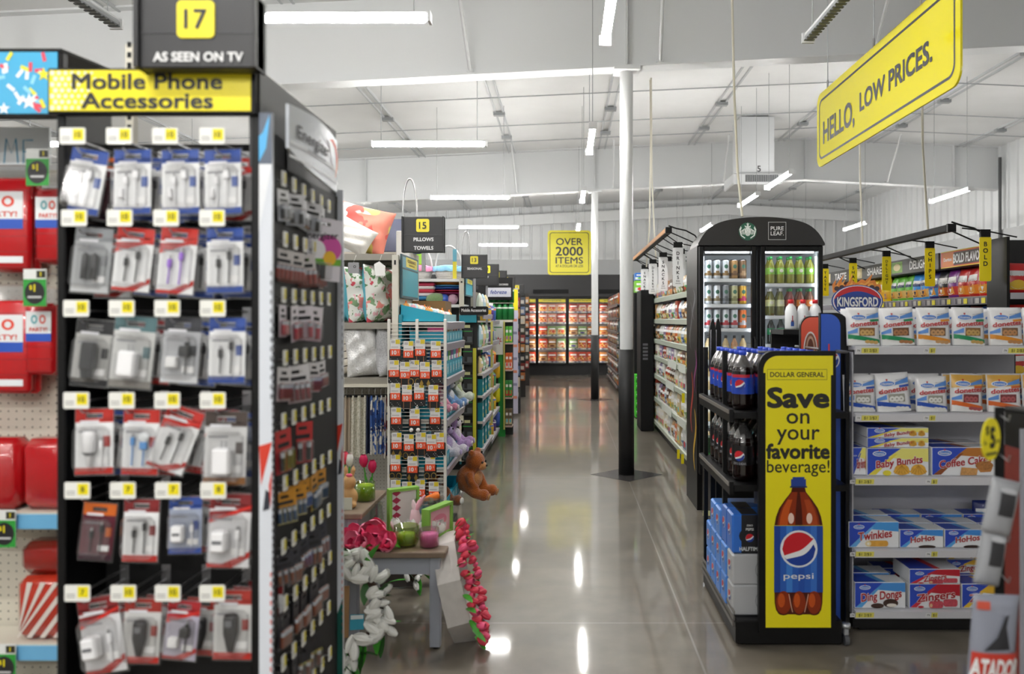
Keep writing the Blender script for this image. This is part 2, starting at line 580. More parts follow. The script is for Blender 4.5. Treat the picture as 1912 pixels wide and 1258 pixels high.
for y, xc in ((8.05, .62), (15.65, .585), (0.3, .62)):
    frame_beam(y, xc)
    for x in (-5.4, -0.95, 0.95, 3.1, 6.3):
        m = MB()
        for s_ in (-1, 1):
            m.tube([(x, y + s_ * .1, beam_z(x) + .04), (x - .05, y + s_ * .85, roof_z(x) - .04)], 0.018, STEELW, n=4)
        m.cbox(x - .03, x + .03, y - .11, y + .11, beam_z(x) + .02, beam_z(x) + .06, .005, STEELW)
        struct('flange_brace', m)
m = MB()
for a, b in ((XL, RIDGE), (RIDGE, XR)):
    za, zb = beam_z(a) + .3, beam_z(b) + .3
    m.prism([(a, za), (b, zb), (b, zb + .3), (a, za + .3)], YB - .2, YB - .12, STEELW)
struct('trim_1', m)
for k, (x, y) in enumerate(((.62, 8.05), (.585, 15.65))):
    root = obj('column', MB().lathe([(0.066, 1.25), (0.066, beam_z(x) - .03)], M('#e9ebec', 0.3), n=24).box(-.13, .13, -.13, .13, beam_z(x) - .03, beam_z(x), STEELW),
               kind='structure', loc=(x, y, 0))
    obj('column_wrap', MB().lathe([(0.0, 0.0), (0.079, 0.0), (0.079, 1.26), (0.066, 1.262)], M('#131315', 0.55), n=24), root)
    dm = MB()
    dm.add([(x - .37, y - .02, .0015), (x, y - .37, .0015), (x + .37, y - .02, .0015), (x, y + .33, .0015)], [(0, 1, 2, 3)], M('#3d3b3b', 0.25, var=.08, scale=20))
    struct('trim_%d' % (k + 2), dm)
# pipe at the right wall
m = MB(); m.tube([(XR - .09, 15.4, 0), (XR - .09, 15.4, 4.7)], .03, M('#4a4a4c', .5), n=8)
tag(obj('drain_pipe', m), 'dark vertical pipe running up the white ribbed right wall', 'pipe')

# ------------------------------------------------------------------ LED strip lights
TUBE = ME('#fdfbf7', LAMP)
LH = 3.43
def light_spec(L, lit=True, drop=1.3):
    hs = MB()
    hs.cbox(-L / 2, L / 2, -.022, .022, .02, .045, .008, M('#d8dadb', .4))
    for s_ in (-1, 1):
        hs.box(s_ * L / 2 - .008, s_ * L / 2 + .008, -.04, .04, -.026, .04, M('#e3e4e5', .4))
    tb = MB()
    if lit:
        tb.cbox(-L / 2 + .015, L / 2 - .015, -.03, .03, -.022, .022, .018, TUBE, True)
    else:
        tb.cbox(-L / 2 + .015, L / 2 - .015, -.03, .03, -.015, .02, .01, M('#8d9092', .4))
        for k in range(int(L / .05)):
            x = -L / 2 + .03 + k * .05
            tb.box(x, x + .02, -.034, .034, -.018, -.012, M('#5f6264', .4))
    cb = []
    for s_ in (-1, 1):
        c = MB(); c.tube([(s_ * L * .42, 0, .05), (s_ * L * .42, 0, drop)], .0035, M('#a5a8aa', .5), n=4)
        cb.append(('hanger_wire', c))
    return [('housing', hs), ('led_tube' if lit else 'louver', tb)] + cb
YL = [1.2, 4.95, 8.5, 12.2, 16.1, 19.9]
def strip(x, y, along, label, lit=True, L=1.22, z=LH, group=None):
    drop = roof_z(x) - z
    key = ('strip', lit, round(L, 2), round(drop, 2))
    return spawn('strip_light', key, lambda: light_spec(L, lit, drop), label, 'ceiling light', (x, y, z), 0 if along == 'x' else PI / 2, group)
NEAR = ['nearest', 'second nearest', 'third nearest', 'fourth nearest', 'farthest']
for k, y in enumerate(YL[1:]):
    strip(-1.45 if k < 3 else -1.54, y, 'x', 'white LED strip light hung crosswise over the left aisles, %s of its row' % NEAR[k], group='crosswise strip lights')
    strip(.27, y - .2, 'y', 'white LED strip light hung lengthwise over the main aisle, %s of its row' % NEAR[k], group='main aisle strip lights')
    strip(-5.2, y, 'x', 'white LED strip light far left over the shelving, %s of its row' % NEAR[k], group='far left strip lights')
    if k: strip(2.87, y - (1.45 if k == 2 else 0) + (2.2 if k == 1 else 1.7 if k == 2 else 0), 'y', 'white LED strip light over the coolers on the right, %s of its row' % NEAR[k - 1], group='right aisle strip lights')
    if k: strip(5.8, y - .2, 'y', 'white LED strip light over the chip shelves at right, %s of its row' % NEAR[k - 1], group='far right strip lights')
    strip(-9.2, y, 'x', 'white LED strip light beside the left wall, %s of its row' % NEAR[k], group='left wall strip lights')
for x in (-5.2, -1.45, .27, 2.87, 5.8):
    for y in (-3.4, -1.1, .9):  # unseen rows; the middle one is added to brighten faces turned to the camera
        if (y > 0 and x > 0) or (y == -1.1 and x > 2): continue
        strip(x, y, 'y' if x > 0 else 'x', 'white LED strip light hung near the front of the store', group='front strip lights')
strip(-2.85, 4.45, 'y', 'unlit grey strip light fixture hanging above the party goods', lit=False)
strip(1.62, 4.7, 'y', 'unlit grey louvered strip fixture hanging left of the yellow hanging sign', lit=False)
# ================================================================== phone accessory gondola in the left foreground
PEG = None
def pegboard(c, hole, pitch=0.0254):
    m = bpy.data.materials.new('pegboard_' + c.lstrip('#')); m.use_nodes = True
    nt = m.node_tree; b = nt.nodes['Principled BSDF']; b.inputs['Roughness'].default_value = .6
    tc = nt.nodes.new('ShaderNodeTexCoord'); sp = nt.nodes.new('ShaderNodeSeparateXYZ'); nt.links.new(tc.outputs['Object'], sp.inputs[0])
    sm = nt.nodes.new('ShaderNodeMath'); sm.operation = 'ADD'
    nt.links.new(sp.outputs[0], sm.inputs[0]); nt.links.new(sp.outputs[1], sm.inputs[1])
    sq = []
    for o in (sm.outputs[0], sp.outputs[2]):
        p = nt.nodes.new('ShaderNodeMath'); p.operation = 'PINGPONG'; p.inputs[1].default_value = pitch / 2; nt.links.new(o, p.inputs[0])
        q = nt.nodes.new('ShaderNodeMath'); q.operation = 'POWER'; q.inputs[1].default_value = 2; nt.links.new(p.outputs[0], q.inputs[0]); sq.append(q)
    a = nt.nodes.new('ShaderNodeMath'); a.operation = 'ADD'
    nt.links.new(sq[0].outputs[0], a.inputs[0]); nt.links.new(sq[1].outputs[0], a.inputs[1])
    lt = nt.nodes.new('ShaderNodeMath'); lt.operation = 'LESS_THAN'; lt.inputs[1].default_value = .0028 ** 2; nt.links.new(a.outputs[0], lt.inputs[0])
    mx = nt.nodes.new('ShaderNodeMix'); mx.data_type = 'RGBA'
    nt.links.new(lt.outputs[0], mx.inputs[0]); mx.inputs[6].default_value = lin(c); mx.inputs[7].default_value = lin(hole)
    nt.links.new(mx.outputs[2], b.inputs['Base Color'])
    return m
PEGBLACK = pegboard('#070708', '#020202')
PEGCREAM = pegboard('#cfcabb', '#57534a')
PEGGREY = pegboard('#b9b6ac', '#55524c')

GX0, GX1 = -1.29, -0.775            # the phone section
def gondola_front():
    root = thing('gondola_shelf', 'black pegboard gondola in left foreground carrying rows of phone accessories', 'store shelf', (0, 0, 0))
    b = MB(); b.box(GX0, GX1, 2.20, 2.22, .12, 2.045, PEGBLACK); obj('pegboard', b, root)
    for x in (GX0, GX1 - .022):
        u = MB(); u.cbox(x, x + .022, 2.02, 2.23 if x < -1 else 2.7, 0, 2.2, .003, BLACK); obj('upright', u, root)
    k = MB(); k.cbox(GX0, GX1, 1.95, 2.22, 0, .14, .005, BLACK); obj('base', k, root)
    # slotted centre post, seen through the gap below the header and beside the number sign
    p = MB(); xx = px(245, 2.32)
    p.box(xx - .012, xx + .012, 2.31, 2.335, 0, 2.36, CREAM)
    for i in range(12): p.box(xx - .006, xx + .006, 2.309, 2.311, 2.02 + i * .03, 2.036 + i * .03, BLACK)
    obj('slotted_post', p, root)
    # dark cap board on the aisle side, over the battery end
    c = MB(); c.prism([(2.03, 1.95), (2.72, 1.95), (2.72, 2.165), (2.03, 2.19)], GX1 - .03, GX1 - .018, M('#3a3a3d', .5), 'x'); obj('end_cap_board', c, root)
    return root
gondola_front()
def header_sign():
    root = thing('header_sign', 'yellow header sign reading Mobile Phone Accessories above the phone pegboard', 'sign', (0, 2.0, 0))
    x0, x1, z0, z1 = px(92, 2), px(468, 2), pz(207, 2), pz(131, 2)
    f = MB(); f.cbox(x0 - .008, x1 + .01, .004, .03, z0 - .007, z1 + .007, .003, BLACK); obj('sign_frame', f, root)
    s = MB(); s.box(x0, x1, 0, .006, z0, z1, YELD)
    w = M('#f4eda0', .4)
    for i in range(9):
        for j in range(7):
            if i > 4 + (j * 7) % 4: continue
            r = .0062 * (1 - i * .075)
            s.flat(ell(x0 + .008 + i * .0165 + (j % 2) * .008, z0 + .008 + j * .0145, r, r, 10), -.0006, M('#f3f0d8', .4))
    s.text('Mobile Phone', px(275, 2), pz(152, 2), .037, -.001, M('#242424'), 2, width=px(415, 2) - px(134, 2))
    s.text('Accessories', px(275, 2), pz(188, 2), .037, -.001, M('#242424'), 2, width=px(399, 2) - px(153, 2))
    obj('sign_face', s, root)
header_sign()
def aisle_sign(label, no, lines, x0, x1, y, z0, z1, hoop=False, pole=0):
    "black aisle number board: a yellow number tile above one or two lines of white words"
    W, Hh = x1 - x0, z1 - z0
    root = thing('aisle_sign', label, 'sign', ((x0 + x1) / 2, y, z0))
    b = MB(); b.cbox(-W / 2, W / 2, 0, .05, 0, Hh, .004, M('#29292b', .45))
    b.box(-W / 2, -W / 2 + W * .04, -.012, .06, 0, Hh, M('#1d1d1f', .5)); b.box(W / 2 - W * .03, W / 2, -.012, .06, 0, Hh, M('#1d1d1f', .5))
    b.box(-W / 2, W / 2, -.002, 0, Hh * .48, Hh * .49, M('#4a4a4d', .4))
    for i, (t, zz, cap) in enumerate(lines): b.text(t, W * .02, zz * Hh, cap * Hh, -.003, WHITE, 2.2)
    obj('board', b, root)
    s = W * .31
    t = MB(); t.prism([(p[0], p[1]) for p in rrect(-s / 2, s / 2, Hh * .93 - s, Hh * .93, s * .14)], -.004, 0, YELD)
    t.text(no, 0, Hh * .93 - s / 2, s * .50, -.005, M('#242424'), 1.2)
    obj('number_tile', t, root)
    if pole:
        q = MB(); q.box(-.012, .012, .02, .04, -pole, .02, M('#8d8d90', .4, .4)); obj('mount_pole', q, root)
    if hoop:
        h = MB(); pts = []
        for k in range(17):
            a = PI * k / 16
            pts.append((-W * .33 + W * .165 * math.cos(PI - a), .03, Hh + W * .95 * math.sin(a) ** .75 - .01))
        h.tube([(pts[0][0], .03, .02)] + pts, .006, STEEL, n=6); obj('hoop', h, root)
    return root
aisle_sign('black aisle sign 17 AS SEEN ON TV standing above the phone accessories header', '17', [('AS SEEN ON TV', .15, .12)], px(253, 1.95), px(480, 1.95), 1.95, pz(127, 1.95), pz(-8, 1.95))

TAGPAPER = M('#f2f2ec', .5)
def tag_face(m, w, h, y, no='10', cx=0, cz=0):
    m.prism(rrect(cx - w / 2, cx + w / 2, cz - h / 2, cz + h / 2, h * .1, 3), y, y + .003, TAGPAPER)
    m.rect(cx + w * .02, cx + w * .44, cz - h * .26, cz + h * .42, y - .0005, YELD)
    m.text(no, cx + w * .22, cz + h * .08, h * .32, y - .001, M('#3a3a20'), 1.0)
    for k in range(2): m.rect(cx - w * .42, cx - w * .08, cz - h * (.1 + .16 * k), cz - h * (.04 + .16 * k), y - .0005, M('#9c9c98'))
def hook_spec(L, w, h, no='10'):
    r = MB()
    r.tube([(0, L, 0), (0, .006, 0)], .0025, STEEL, n=5)
    r.tube([(0, L, -.028), (0, .03, -.028), (0, .018, -.02)], .0025, STEEL, n=5)
    r.box(-.012, .012, L - .002, L, -.04, .012, STEEL)
    t = MB(); tag_face(t, w, h, 0, no, 0, .006)
    return [('hook_rod', r), ('price_tag', t)]
def slot_card(m, w, h, y, mat, t=.0015):
    "hang card with a slot cut out at the top"
    hw, hh, zc = w * .22, .005, -.018
    zt, zb = 0, -h
    for (a, b, c, d) in ((-w/2, w/2, zc + hh, zt), (-w/2, w/2, zb, zc - hh), (-w/2, -hw, zc - hh, zc + hh), (hw, w/2, zc - hh, zc + hh)):
        m.box(a, b, y, y + t, c, d, mat)
def item(kind):
    "what is inside a blister: its own little object, centred, about 10 cm tall, facing -y"
    m = MB(); w = M('#f4f4f6', .3); k = M('#161618', .4); g = M('#6f7074', .4)
    def cable(x, z0, z1, c, plug=.011):
        m.cbox(x - plug / 2, x + plug / 2, -.008, 0, z1 - .022, z1, .002, c); m.cbox(x - plug * .3, x + plug * .3, -.006, -.002, z1, z1 + .01, .001, STEEL)
        m.tube([(x, -.004, z1 - .022), (x + .001, -.004, (z0 + z1) / 2), (x, -.004, z0)], .0022, c, n=5)
    if kind == 'cable_white':
        cable(-.014, -.045, .03, w); cable(.012, -.045, .045, w, .016); m.cbox(-.03, -.018, -.012, 0, -.03, .0, .003, w)
    elif kind == 'cable_black': cable(-.015, -.045, .02, k); cable(.014, -.045, .04, k)
    elif kind == 'cable_purple':
        v = M('#9a62d8', .4); cable(-.016, -.045, .02, v); cable(.014, -.045, .04, v)
    elif kind == 'cable_blue':
        v = M('#4d8fd0', .4); cable(-.018, -.045, .03, v); cable(.012, -.045, .02, v, .02); m.ball((.012, -.004, .03), .016, M('#dfe3e6', .3), sc=(1, .4, 1))
    elif kind == 'car_black':
        m.lathe([(0, -.048), (.008, -.046), (.014, -.02), (.019, .0), (.019, .04), (.015, .048), (0, .048)], k, 12, cy=-.008, sy=.7)
        m.box(-.008, .008, -.024, -.02, .02, .034, g)
    elif kind == 'car_white':
        m.lathe([(0, -.048), (.006, -.044), (.008, -.02, g), (.018, -.01), (.019, .035), (.015, .045), (0, .045)], w, 12, cx=-.008, cy=-.008, sy=.7)
        cable(.022, -.045, .02, w)
    elif kind == 'cube_white':
        m.cbox(-.034, .004, -.03, 0, -.03, .022, .006, w); m.box(-.026, -.004, -.0315, -.03, -.008, .0, g); cable(.022, -.045, .02, w)
    elif kind == 'plug_white':
        m.cbox(-.022, .022, -.03, 0, -.045, .02, .006, w); m.box(-.004, -.001, -.016, -.012, .02, .036, STEEL); m.box(.006, .009, -.016, -.012, .02, .036, STEEL)
    elif kind == 'adapter_black':
        m.cbox(-.019, .019, -.025, 0, -.03, .045, .006, k); m.lathe([(.013, -.05), (.016, -.03), (.016, -.028)], k, 10, cy=-.012)
    elif kind == 'box_grey':
        m.cbox(-.03, .0, -.02, 0, -.03, .0, .003, M('#efefef', .4)); cable(.018, -.045, .04, k); m.cbox(.002, .03, -.02, 0, .0, .03, .004, k)
    elif kind == 'cylinder_pair':
        for x in (-.012, .012): m.lathe([(0, -.035), (.009, -.035), (.009, .03), (.004, .032), (.004, .036), (0, .036)], k, 10, cx=x, cy=-.006)
    return m
def pack_spec(top, body, bot, it, diag, w=.094, h=.165, name=True):
    c = MB(); slot_card(c, w, h, .002, M(body, .4))
    y = .0012
    tp, bt = M(top, .35), M(bot, .35)
    c.rect(-w / 2, -w * .22 , -.028, 0, y, tp); c.rect(w * .22, w / 2, -.028, 0, y, tp); c.rect(-w * .22, w * .22, -.011, 0, y, tp)
    c.rect(-w / 2, w / 2, -.034, -.0235, y, tp)
    if diag:
        c.flat([(-w / 2, -h * .40), (w / 2, -h * .2), (w / 2, -.04), (-w / 2, -.04)], y - .0001, tp)
        c.flat([(-w / 2, -h * .355), (w / 2, -h * .145), (w / 2, -h * .185), (-w / 2, -h * .4)], y - .0003, M('#d83228', .35) if top != '#c8231f' else M('#f0f0f0', .4))
        c.flat([(-w / 2, -h), (w * .1, -h), (w / 2, -h * .86), (w / 2, -h * .78), (-w * .12, -h * .95), (-w / 2, -h * .95)], y - .0001, bt)
    else:
        c.rect(-w / 2, w / 2, -h, -h * .9, y, bt)
        c.rect(w * .24, w * .42, -h * .58, -h * .42, y - .0001, M(top, .4) if it != 'cable_white' else M('#3f5fae', .4))
    c.rect(-w * .38, w * .12, -.036, -.029, y - .0004, M('#e9e9ee', .4))
    c.rect(-w * .42, w * .05, -h * .36, -h * .335, y - .0004, M('#8f9096', .4))
    c.rect(w * .06, w * .4, -h * .84, -h * .74, y - .0004, M('#f4f4f4', .4))
    a = item(it); a.v = [(p[0] * .95, p[1] - .002, p[2] * .95 - h * .60) for p in a.v]
    bl = MB(); bl.cbox(-w * .47, w * .47, -.03, .001, -h * .95, -h * .26, .012, BLISTER); bl.cbox(-w / 2 - .004, w / 2 + .004, .0036, .005, -h - .005, .004, .0003, BLISTER)
    return [('backing_card', c), ('accessory', a), ('blister', bl)]
BLU = '#33509e'; RED = '#c03028'; WHT = '#f6f7f8'
DESIGN = {
 'bw': (BLU, WHT, BLU, 'cable_white', False), 'bk': (BLU, WHT, BLU, 'cable_black', False),
 'rk': (RED, WHT, RED, 'cable_black', True), 'rp': (RED, WHT, RED, 'cable_purple', True),
 'gk': ('#8a8d90', '#a9acae', '#c9cbcc', 'cylinder_pair', False), 'dk': ('#2a2a2c', '#b9b9b6', '#2a2a2c', 'adapter_black', False),
 'tw': ('#58777c', '#cfd0ce', '#8d8a84', 'plug_white', False), 'cb': ('#3a3b40', '#b6b8bc', '#d7d9dc', 'box_grey', False),
 'rc': (RED, WHT, RED, 'car_white', False), 'rb': (RED, WHT, RED, 'cable_blue', False),
 'hw': ('#4a3f3a', '#d9d9d9', '#8d5f34', 'plug_white', False), 'or': ('#d0661c', '#5c1a2c', '#3a1428', 'cable_black', False),
 'rw': ('#8a2a2c', '#e4e4e6', RED, 'cube_white', True), 'rr': ('#8a2a2c', WHT, RED, 'cable_black', False),
 'bc': (BLU, '#9fa8bd', BLU, 'cube_white', False), 'ra': ('#a5352c', '#d5d5d3', RED, 'car_black', False),
 'rs': ('#b02a30', '#b9b4c4', RED, 'box_grey', True)}
SAY = {'bw': 'blue and white charging cable pack', 'bk': 'blue pack with two black cables', 'rk': 'red striped pack with black cables', 'rp': 'red striped pack with purple cables',
 'gk': 'clear pack with twin black cylinders', 'dk': 'dark pack with black adapter', 'tw': 'teal topped pack with white wall plug', 'cb': 'clear pack with charger set',
 'rc': 'red topped pack with white car charger', 'rb': 'red pack with blue cable', 'hw': 'brown topped pack with white wall plug', 'or': 'narrow orange and maroon pack',
 'rw': 'large diagonal red pack with cube charger', 'rr': 'red topped pack with two black cables', 'bc': 'blue pack with white cube charger', 'ra': 'red footed pack with black car charger', 'rs': 'red slanted pack with black holder'}
ROWV = [258, 411, 580, 752, 920, 1112]
COLU = [[135, 222, 308, 396], [138, 223, 310, 396], [142, 227, 312, 397], [142, 227, 312, 397], [144, 229, 313, 398], [144, 230, 313, 396]]
# (front design, tilt in degrees, dx px, dz px, scale, designs behind)
GRID = [
 [('bw', -9, 12, 0, 1, ['or']), ('bw', 1, 5, 0, 1, ['bk', 'bk']), ('bw', 2, 10, 0, 1, ['bk']), ('bw', 2, 3, 0, 1, ['rk'])],
 [('gk', -4, 17, 0, 1, ['rk']), ('rk', -5, 12, 0, .98, ['bk']), ('rp', -4, 8, 0, 1.02, ['bk', 'bk']), ('bk', 1, 8, 0, 1, ['bk'])],
 [('dk', -5, 15, 8, 1, []), ('tw', -5, 8, 0, 1.1, ['rr']), ('cb', -3, 12, 3, 1, ['bk']), ('bk', 0, 12, 3, 1, ['bk'])],
 [('rc', 1, 12, 5, 1.0, ['bk']), ('rb', -1, 18, 6, 1, ['rr']), ('rk', -20, 20, 4, 1.0, ['rr', 'rs']), ('hw', -1, 10, 10, 1.12, ['bc'])],
 [('or', -5, 22, 18, .86, []), ('rr', -1, 16, 10, .95, []), ('bc', 0, 16, 6, .86, ['rr']), ('rw', -2, 18, 0, 1.12, ['rw'])],
 [('rw', 10, 14, 6, 1.15, ['rw']), ('ra', -2, 18, 8, .98, ['rr']), ('rs', -5, 14, 12, .9, ['ra']), ('ra', 0, 24, -8, 1.05, ['rr', 'rr'])]]
RN = ['top row', 'second row', 'third row', 'fourth row', 'fifth row', 'bottom row']
CN = ['leftmost peg', 'second peg', 'third peg', 'rightmost peg']
for r in range(6):
    for c in range(4):
        d = 1.985
        x, _, z = at(COLU[r][c], ROWV[r], d)
        no = '7' if (r == 5 and c == 0) or (r == 4 and 0 < c < 3) else '8' if r == 4 else '10'
        spawn('peg_hook', ('ph', no), lambda: hook_spec(.215, .064, .041, no), 'steel hook with yellow price tag, phone pegboard %s, %s' % (RN[r], CN[c]), 'peg hook', (x, d, z), group='phone pegboard hooks')
        f, tl, dx, dz, sc, behind = GRID[r][c]
        zz = z - .006 - (.0 if r else .004)
        spawn('phone_accessory_pack', ('pk', f), lambda: pack_spec(*DESIGN[f]), SAY[f] + ', front, %s, %s' % (RN[r], CN[c]), 'accessory pack',
              (x + dx * .00134, d + .05, zz - dz * .00134 - .008), rot=(R(-3), R(-tl) , R(random.uniform(-4, 4))), scale=sc, group='phone accessory packs')
        for b, bd in enumerate(behind):
            spawn('phone_accessory_pack', ('pk', bd), lambda: pack_spec(*DESIGN[bd]), '%s %sbehind front, %s, %s' % (SAY[bd], 'far ' if b else '', RN[r], CN[c]), 'accessory pack',
                  (x + (dx + 18 + 14 * b) * .00138, d + .1 + .05 * b, zz - .018 - dz * .00134), rot=(R(-2), R(-tl * .3 + random.uniform(1, 5)), R(random.uniform(-6, 2))), scale=min(sc, 1), group='phone accessory packs')

# ------------------------------------------------------------------ the battery end facing the aisle
def battery_end():
    root = thing('endcap_display', 'battery endcap with white framing boards on the aisle end of the phone gondola', 'endcap display', (0, 0, 0))
    b = MB(); b.box(GX1 + .0005, GX1 + .006, 2.045, 2.69, .12, 1.975, PEGBLACK); obj('pegboard', b, root)
    k = MB(); k.cbox(GX1 + .0005, GX1 + .04, 2.05, 2.69, 0, .12, .004, BLACK); obj('base', k, root)
    W = M('#dfe4ec', .35)
    def bezel(y, x1, nm):
        m = MB(); x0 = GX1 - .001; w = x1 - x0
        zt = 2.085 if y < 2.4 else 2.0
        m.box(x0, x1, y, y + .012, 0, zt, W)
        rd, nv, gy = M('#d6402e', .35), M('#2c2f3a', .4), M('#8f99a8', .35)
        if y < 2.4:
            m.rect(x0, x1, zt - .13, zt, y - .0006, M('#5f6878', .3))
            m.flat([(x0, zt - .125), (x0 + w * .55, zt - .09), (x1 - w * .2, zt - .02), (x1 - w * .2, zt - .005), (x0 + w * .3, zt - .05), (x0, zt - .06)], y - .001, M('#58b4ea', .35))
            m.flat([(x0, zt - .30), (x0, zt - .13), (x0 + w, zt - .13)], y - .0008, M('#eef1f5', .3))
            z = 1.24
        else: z = 1.20
        m.flat([(x0, z), (x1, z + .01), (x0 + w * .15, z - .1)], y - .0006, rd)
        m.flat([(x0 + w * .5, z - .11), (x0 + w * .9, z - .12), (x0 + w * .8, z - .16), (x0 + w * .3, z - .165)], y - .0006, nv)
        m.flat([(x0 + w * .75, z - .1), (x1, z - .06), (x0 + w * .9, z - .16)], y - .0007, rd)
        for i in range(18): m.rect(x0 + w * .86, x0 + w * .96, .5 + i * .024, .512 + i * .024, y - .0006, rd)
        for i in range(14): m.rect(x0 + w * .88, x0 + w * .97, 1.36 + i * .024, 1.372 + i * .024, y - .0006, M('#3a3f4a', .4))
        if y > 2.4: m.flat([(x0, .55), (x1, .62), (x1, .2), (x0, .12)], y - .0006, M('#1d5a50', .4))
        obj('framing_board', m, root, label=nm)
    bezel(2.02, px(508, 2.02), 'white framing board with red flash nearest the camera')
    bezel(2.695, px(641, 2.7), 'white framing board at the far edge')
    # toothed edge of hook holes along the boards
    e = MB()
    for i in range(70): e.box(px(508, 2.02), px(511, 2.02), 2.021, 2.03, .3 + i * .018, .309 + i * .018, M('#3f4046', .5))
    obj('toothed_strip', e, root)
battery_end()
def battery_sign():
    root = thing('brand_sign', 'curved silver battery sign with orange swoosh on top of the battery endcap', 'sign', (GX1 + .045, 2.29, 0), PI / 2)
    m = MB(); w = .22
    prof = []
    for i in range(13):
        t = i / 12
        u = -w + 2 * w * t
        prof.append((u, 1.972 + .035 * (1 - t) ** 4 - .012 * t, 2.122 + .012 * math.sin(PI * t)))
    sv = M('#c3c8d0', .3, .15)
    Y = lambda u, v: -.012 - .01 * math.cos(u / w * PI / 2)
    v = []; 
    for (u, a, b) in prof:
        for y in (0, .008): v += [(u, Y(u, a) + y, a), (u, Y(u, b) + y, b)]
    f = []
    for i in range(12):
        o, q = i * 4, i * 4 + 4
        f += [(o, q, q + 1, o + 1), (o + 2, o + 3, q + 3, q + 2), (o + 1, q + 1, q + 3, o + 3), (o, o + 2, q + 2, q)]
    f += [(0, 1, 3, 2), (48, 50, 51, 49)]
    m.add(v, f, sv)
    Z = lambda u, v: Y(u, v) - .002
    m.band(-w, w, lambda u: 2.02, lambda u: 2.03, Z, M('#e6e9ee', .3)); m.band(-w, w, lambda u: 1.985, lambda u: 1.992, Z, M('#e6e9ee', .3))
    m.text('Energizer', -.035, 2.062, .034, lambda u, v: Y(u, v) - .003, M('#2a2a33'), 1.2, width=.27, shear=.1)
    m.rect(-.1, .06, 2.025, 2.03, lambda u, v: Y(u, v) - .0035, M('#9aa0aa'))
    sw = [(.09, 2.10), (.13, 2.108), (.165, 2.095), (.18, 2.065), (.175, 2.03), (.155, 1.995), (.15, 1.995), (.158, 2.03), (.155, 2.06), (.14, 2.082), (.115, 2.095)]
    for i in range(5):
        q = [sw[i], sw[i + 1], sw[-(i + 1) - 1] if i < 4 else sw[6], sw[-(i + 1)] if i else sw[10]]
        m.flat([sw[i], sw[i + 1], sw[9 - i], sw[10 - i]], -.026, M('#e2492c' if i < 3 else '#f08a3c', .35))
    obj('sign_plate', m, root)
battery_sign()
def battery_pack_spec(top, low, n, cell, w=.075, h=.11):
    c = MB(); slot_card(c, w, h, .002, M(top, .4))
    c.rect(-w / 2, w / 2, -h, -h * .5, .0014, M(low, .4)); c.rect(-w * .35, w * .35, -h * .40, -h * .30, .0012, M('#26262a', .4))
    b = MB()
    for k in range(n):
        x = (k - (n - 1) / 2) * w * .9 / n
        r = min(.007, w * .42 / n)
        b.lathe([(0, -h * .92), (r, -h * .92), (r, -h * .62, M('#b9bdc4', .3, .5)), (r, -h * .50), (r * .4, -h * .49), (r * .4, -h * .475), (0, -h * .475)], M(cell, .35), 8, cx=x, cy=-.006)
    bl = MB(); bl.cbox(-w * .46, w * .46, -.016, .001, -h * .96, -h * .44, .006, BLISTER)
    return [('backing_card', c), ('battery', b), ('blister', bl)]
BZ = [1.93, 1.77, 1.62, 1.452, 1.285, 1.117, .95, .795, .64, .49]
BSTY = [('#e8e8ec', '#c8ccd4', 2, '#2a2a2a', 'white and silver battery pack'), ('#d8d4d2', '#7a3f38', 4, '#a3402f', 'brown and red battery pack'), ('#efe9f0', '#c8b0bd', 2, '#c43b4c', 'pink and white battery pack'),
        ('#e4e2e4', '#d3bfc4', 4, '#8a2f33', 'white and red battery pack'), ('#c43b3b', '#b03038', 2, '#2a2a2a', 'red battery pack'), ('#c98d2e', '#c9c16a', 4, '#38587a', 'amber and yellow battery pack'),
        ('#3a3a40', '#6c6a70', 3, '#8a4a2a', 'grey hearing aid battery pack'), ('#2c2c31', '#55535a', 4, '#8a4628', 'dark grey coin battery pack'), ('#28282d', '#4f4d54', 2, '#6a3028', 'charcoal coin battery pack'), ('#34343a', '#4d4b52', 3, '#7a4428', 'slate button battery pack')]
BRN = ['top row', 'second row', 'third row', 'fourth row', 'fifth row', 'sixth row', 'seventh row', 'eighth row', 'ninth row', 'bottom row']
for r, z in enumerate(BZ):
    n = 6
    for k in range(n):
        y = 2.125 + .081 * k + (.012 if r % 2 else 0)
        spawn('peg_hook', 'bh', lambda: hook_spec(.026, .030, .042, ''), 'short price hook on battery endcap, %s, %s from near edge' % (BRN[r], ORD[k]), 'peg hook', (GX1 + .026, y, z + (0 if r != 0 else -.003 * k)), PI / 2, group='battery endcap hooks')
        fill = {0: 5, 1: 5, 2: 4, 3: 5, 4: 3, 5: 5, 6: 5, 7: 5, 8: 4, 9: 4}[r]
        if (r == 4 and k == 1) or k >= fill: continue
        st = BSTY[r]
        spawn('battery_pack', ('bp', r), lambda: battery_pack_spec(*st[:4], h=.105 if r != 4 else .12), '%s on battery endcap, %s, %s from near edge' % (st[4], BRN[r], ORD[k]), 'battery pack', (GX1 + .02 + .004 * (k % 2), y + .012, z - .02), group='battery packs on the endcap', rot=(0, R(random.uniform(-6, 6)), PI / 2 + R(random.uniform(-45, 10))), scale=random.uniform(.78, 1.0))
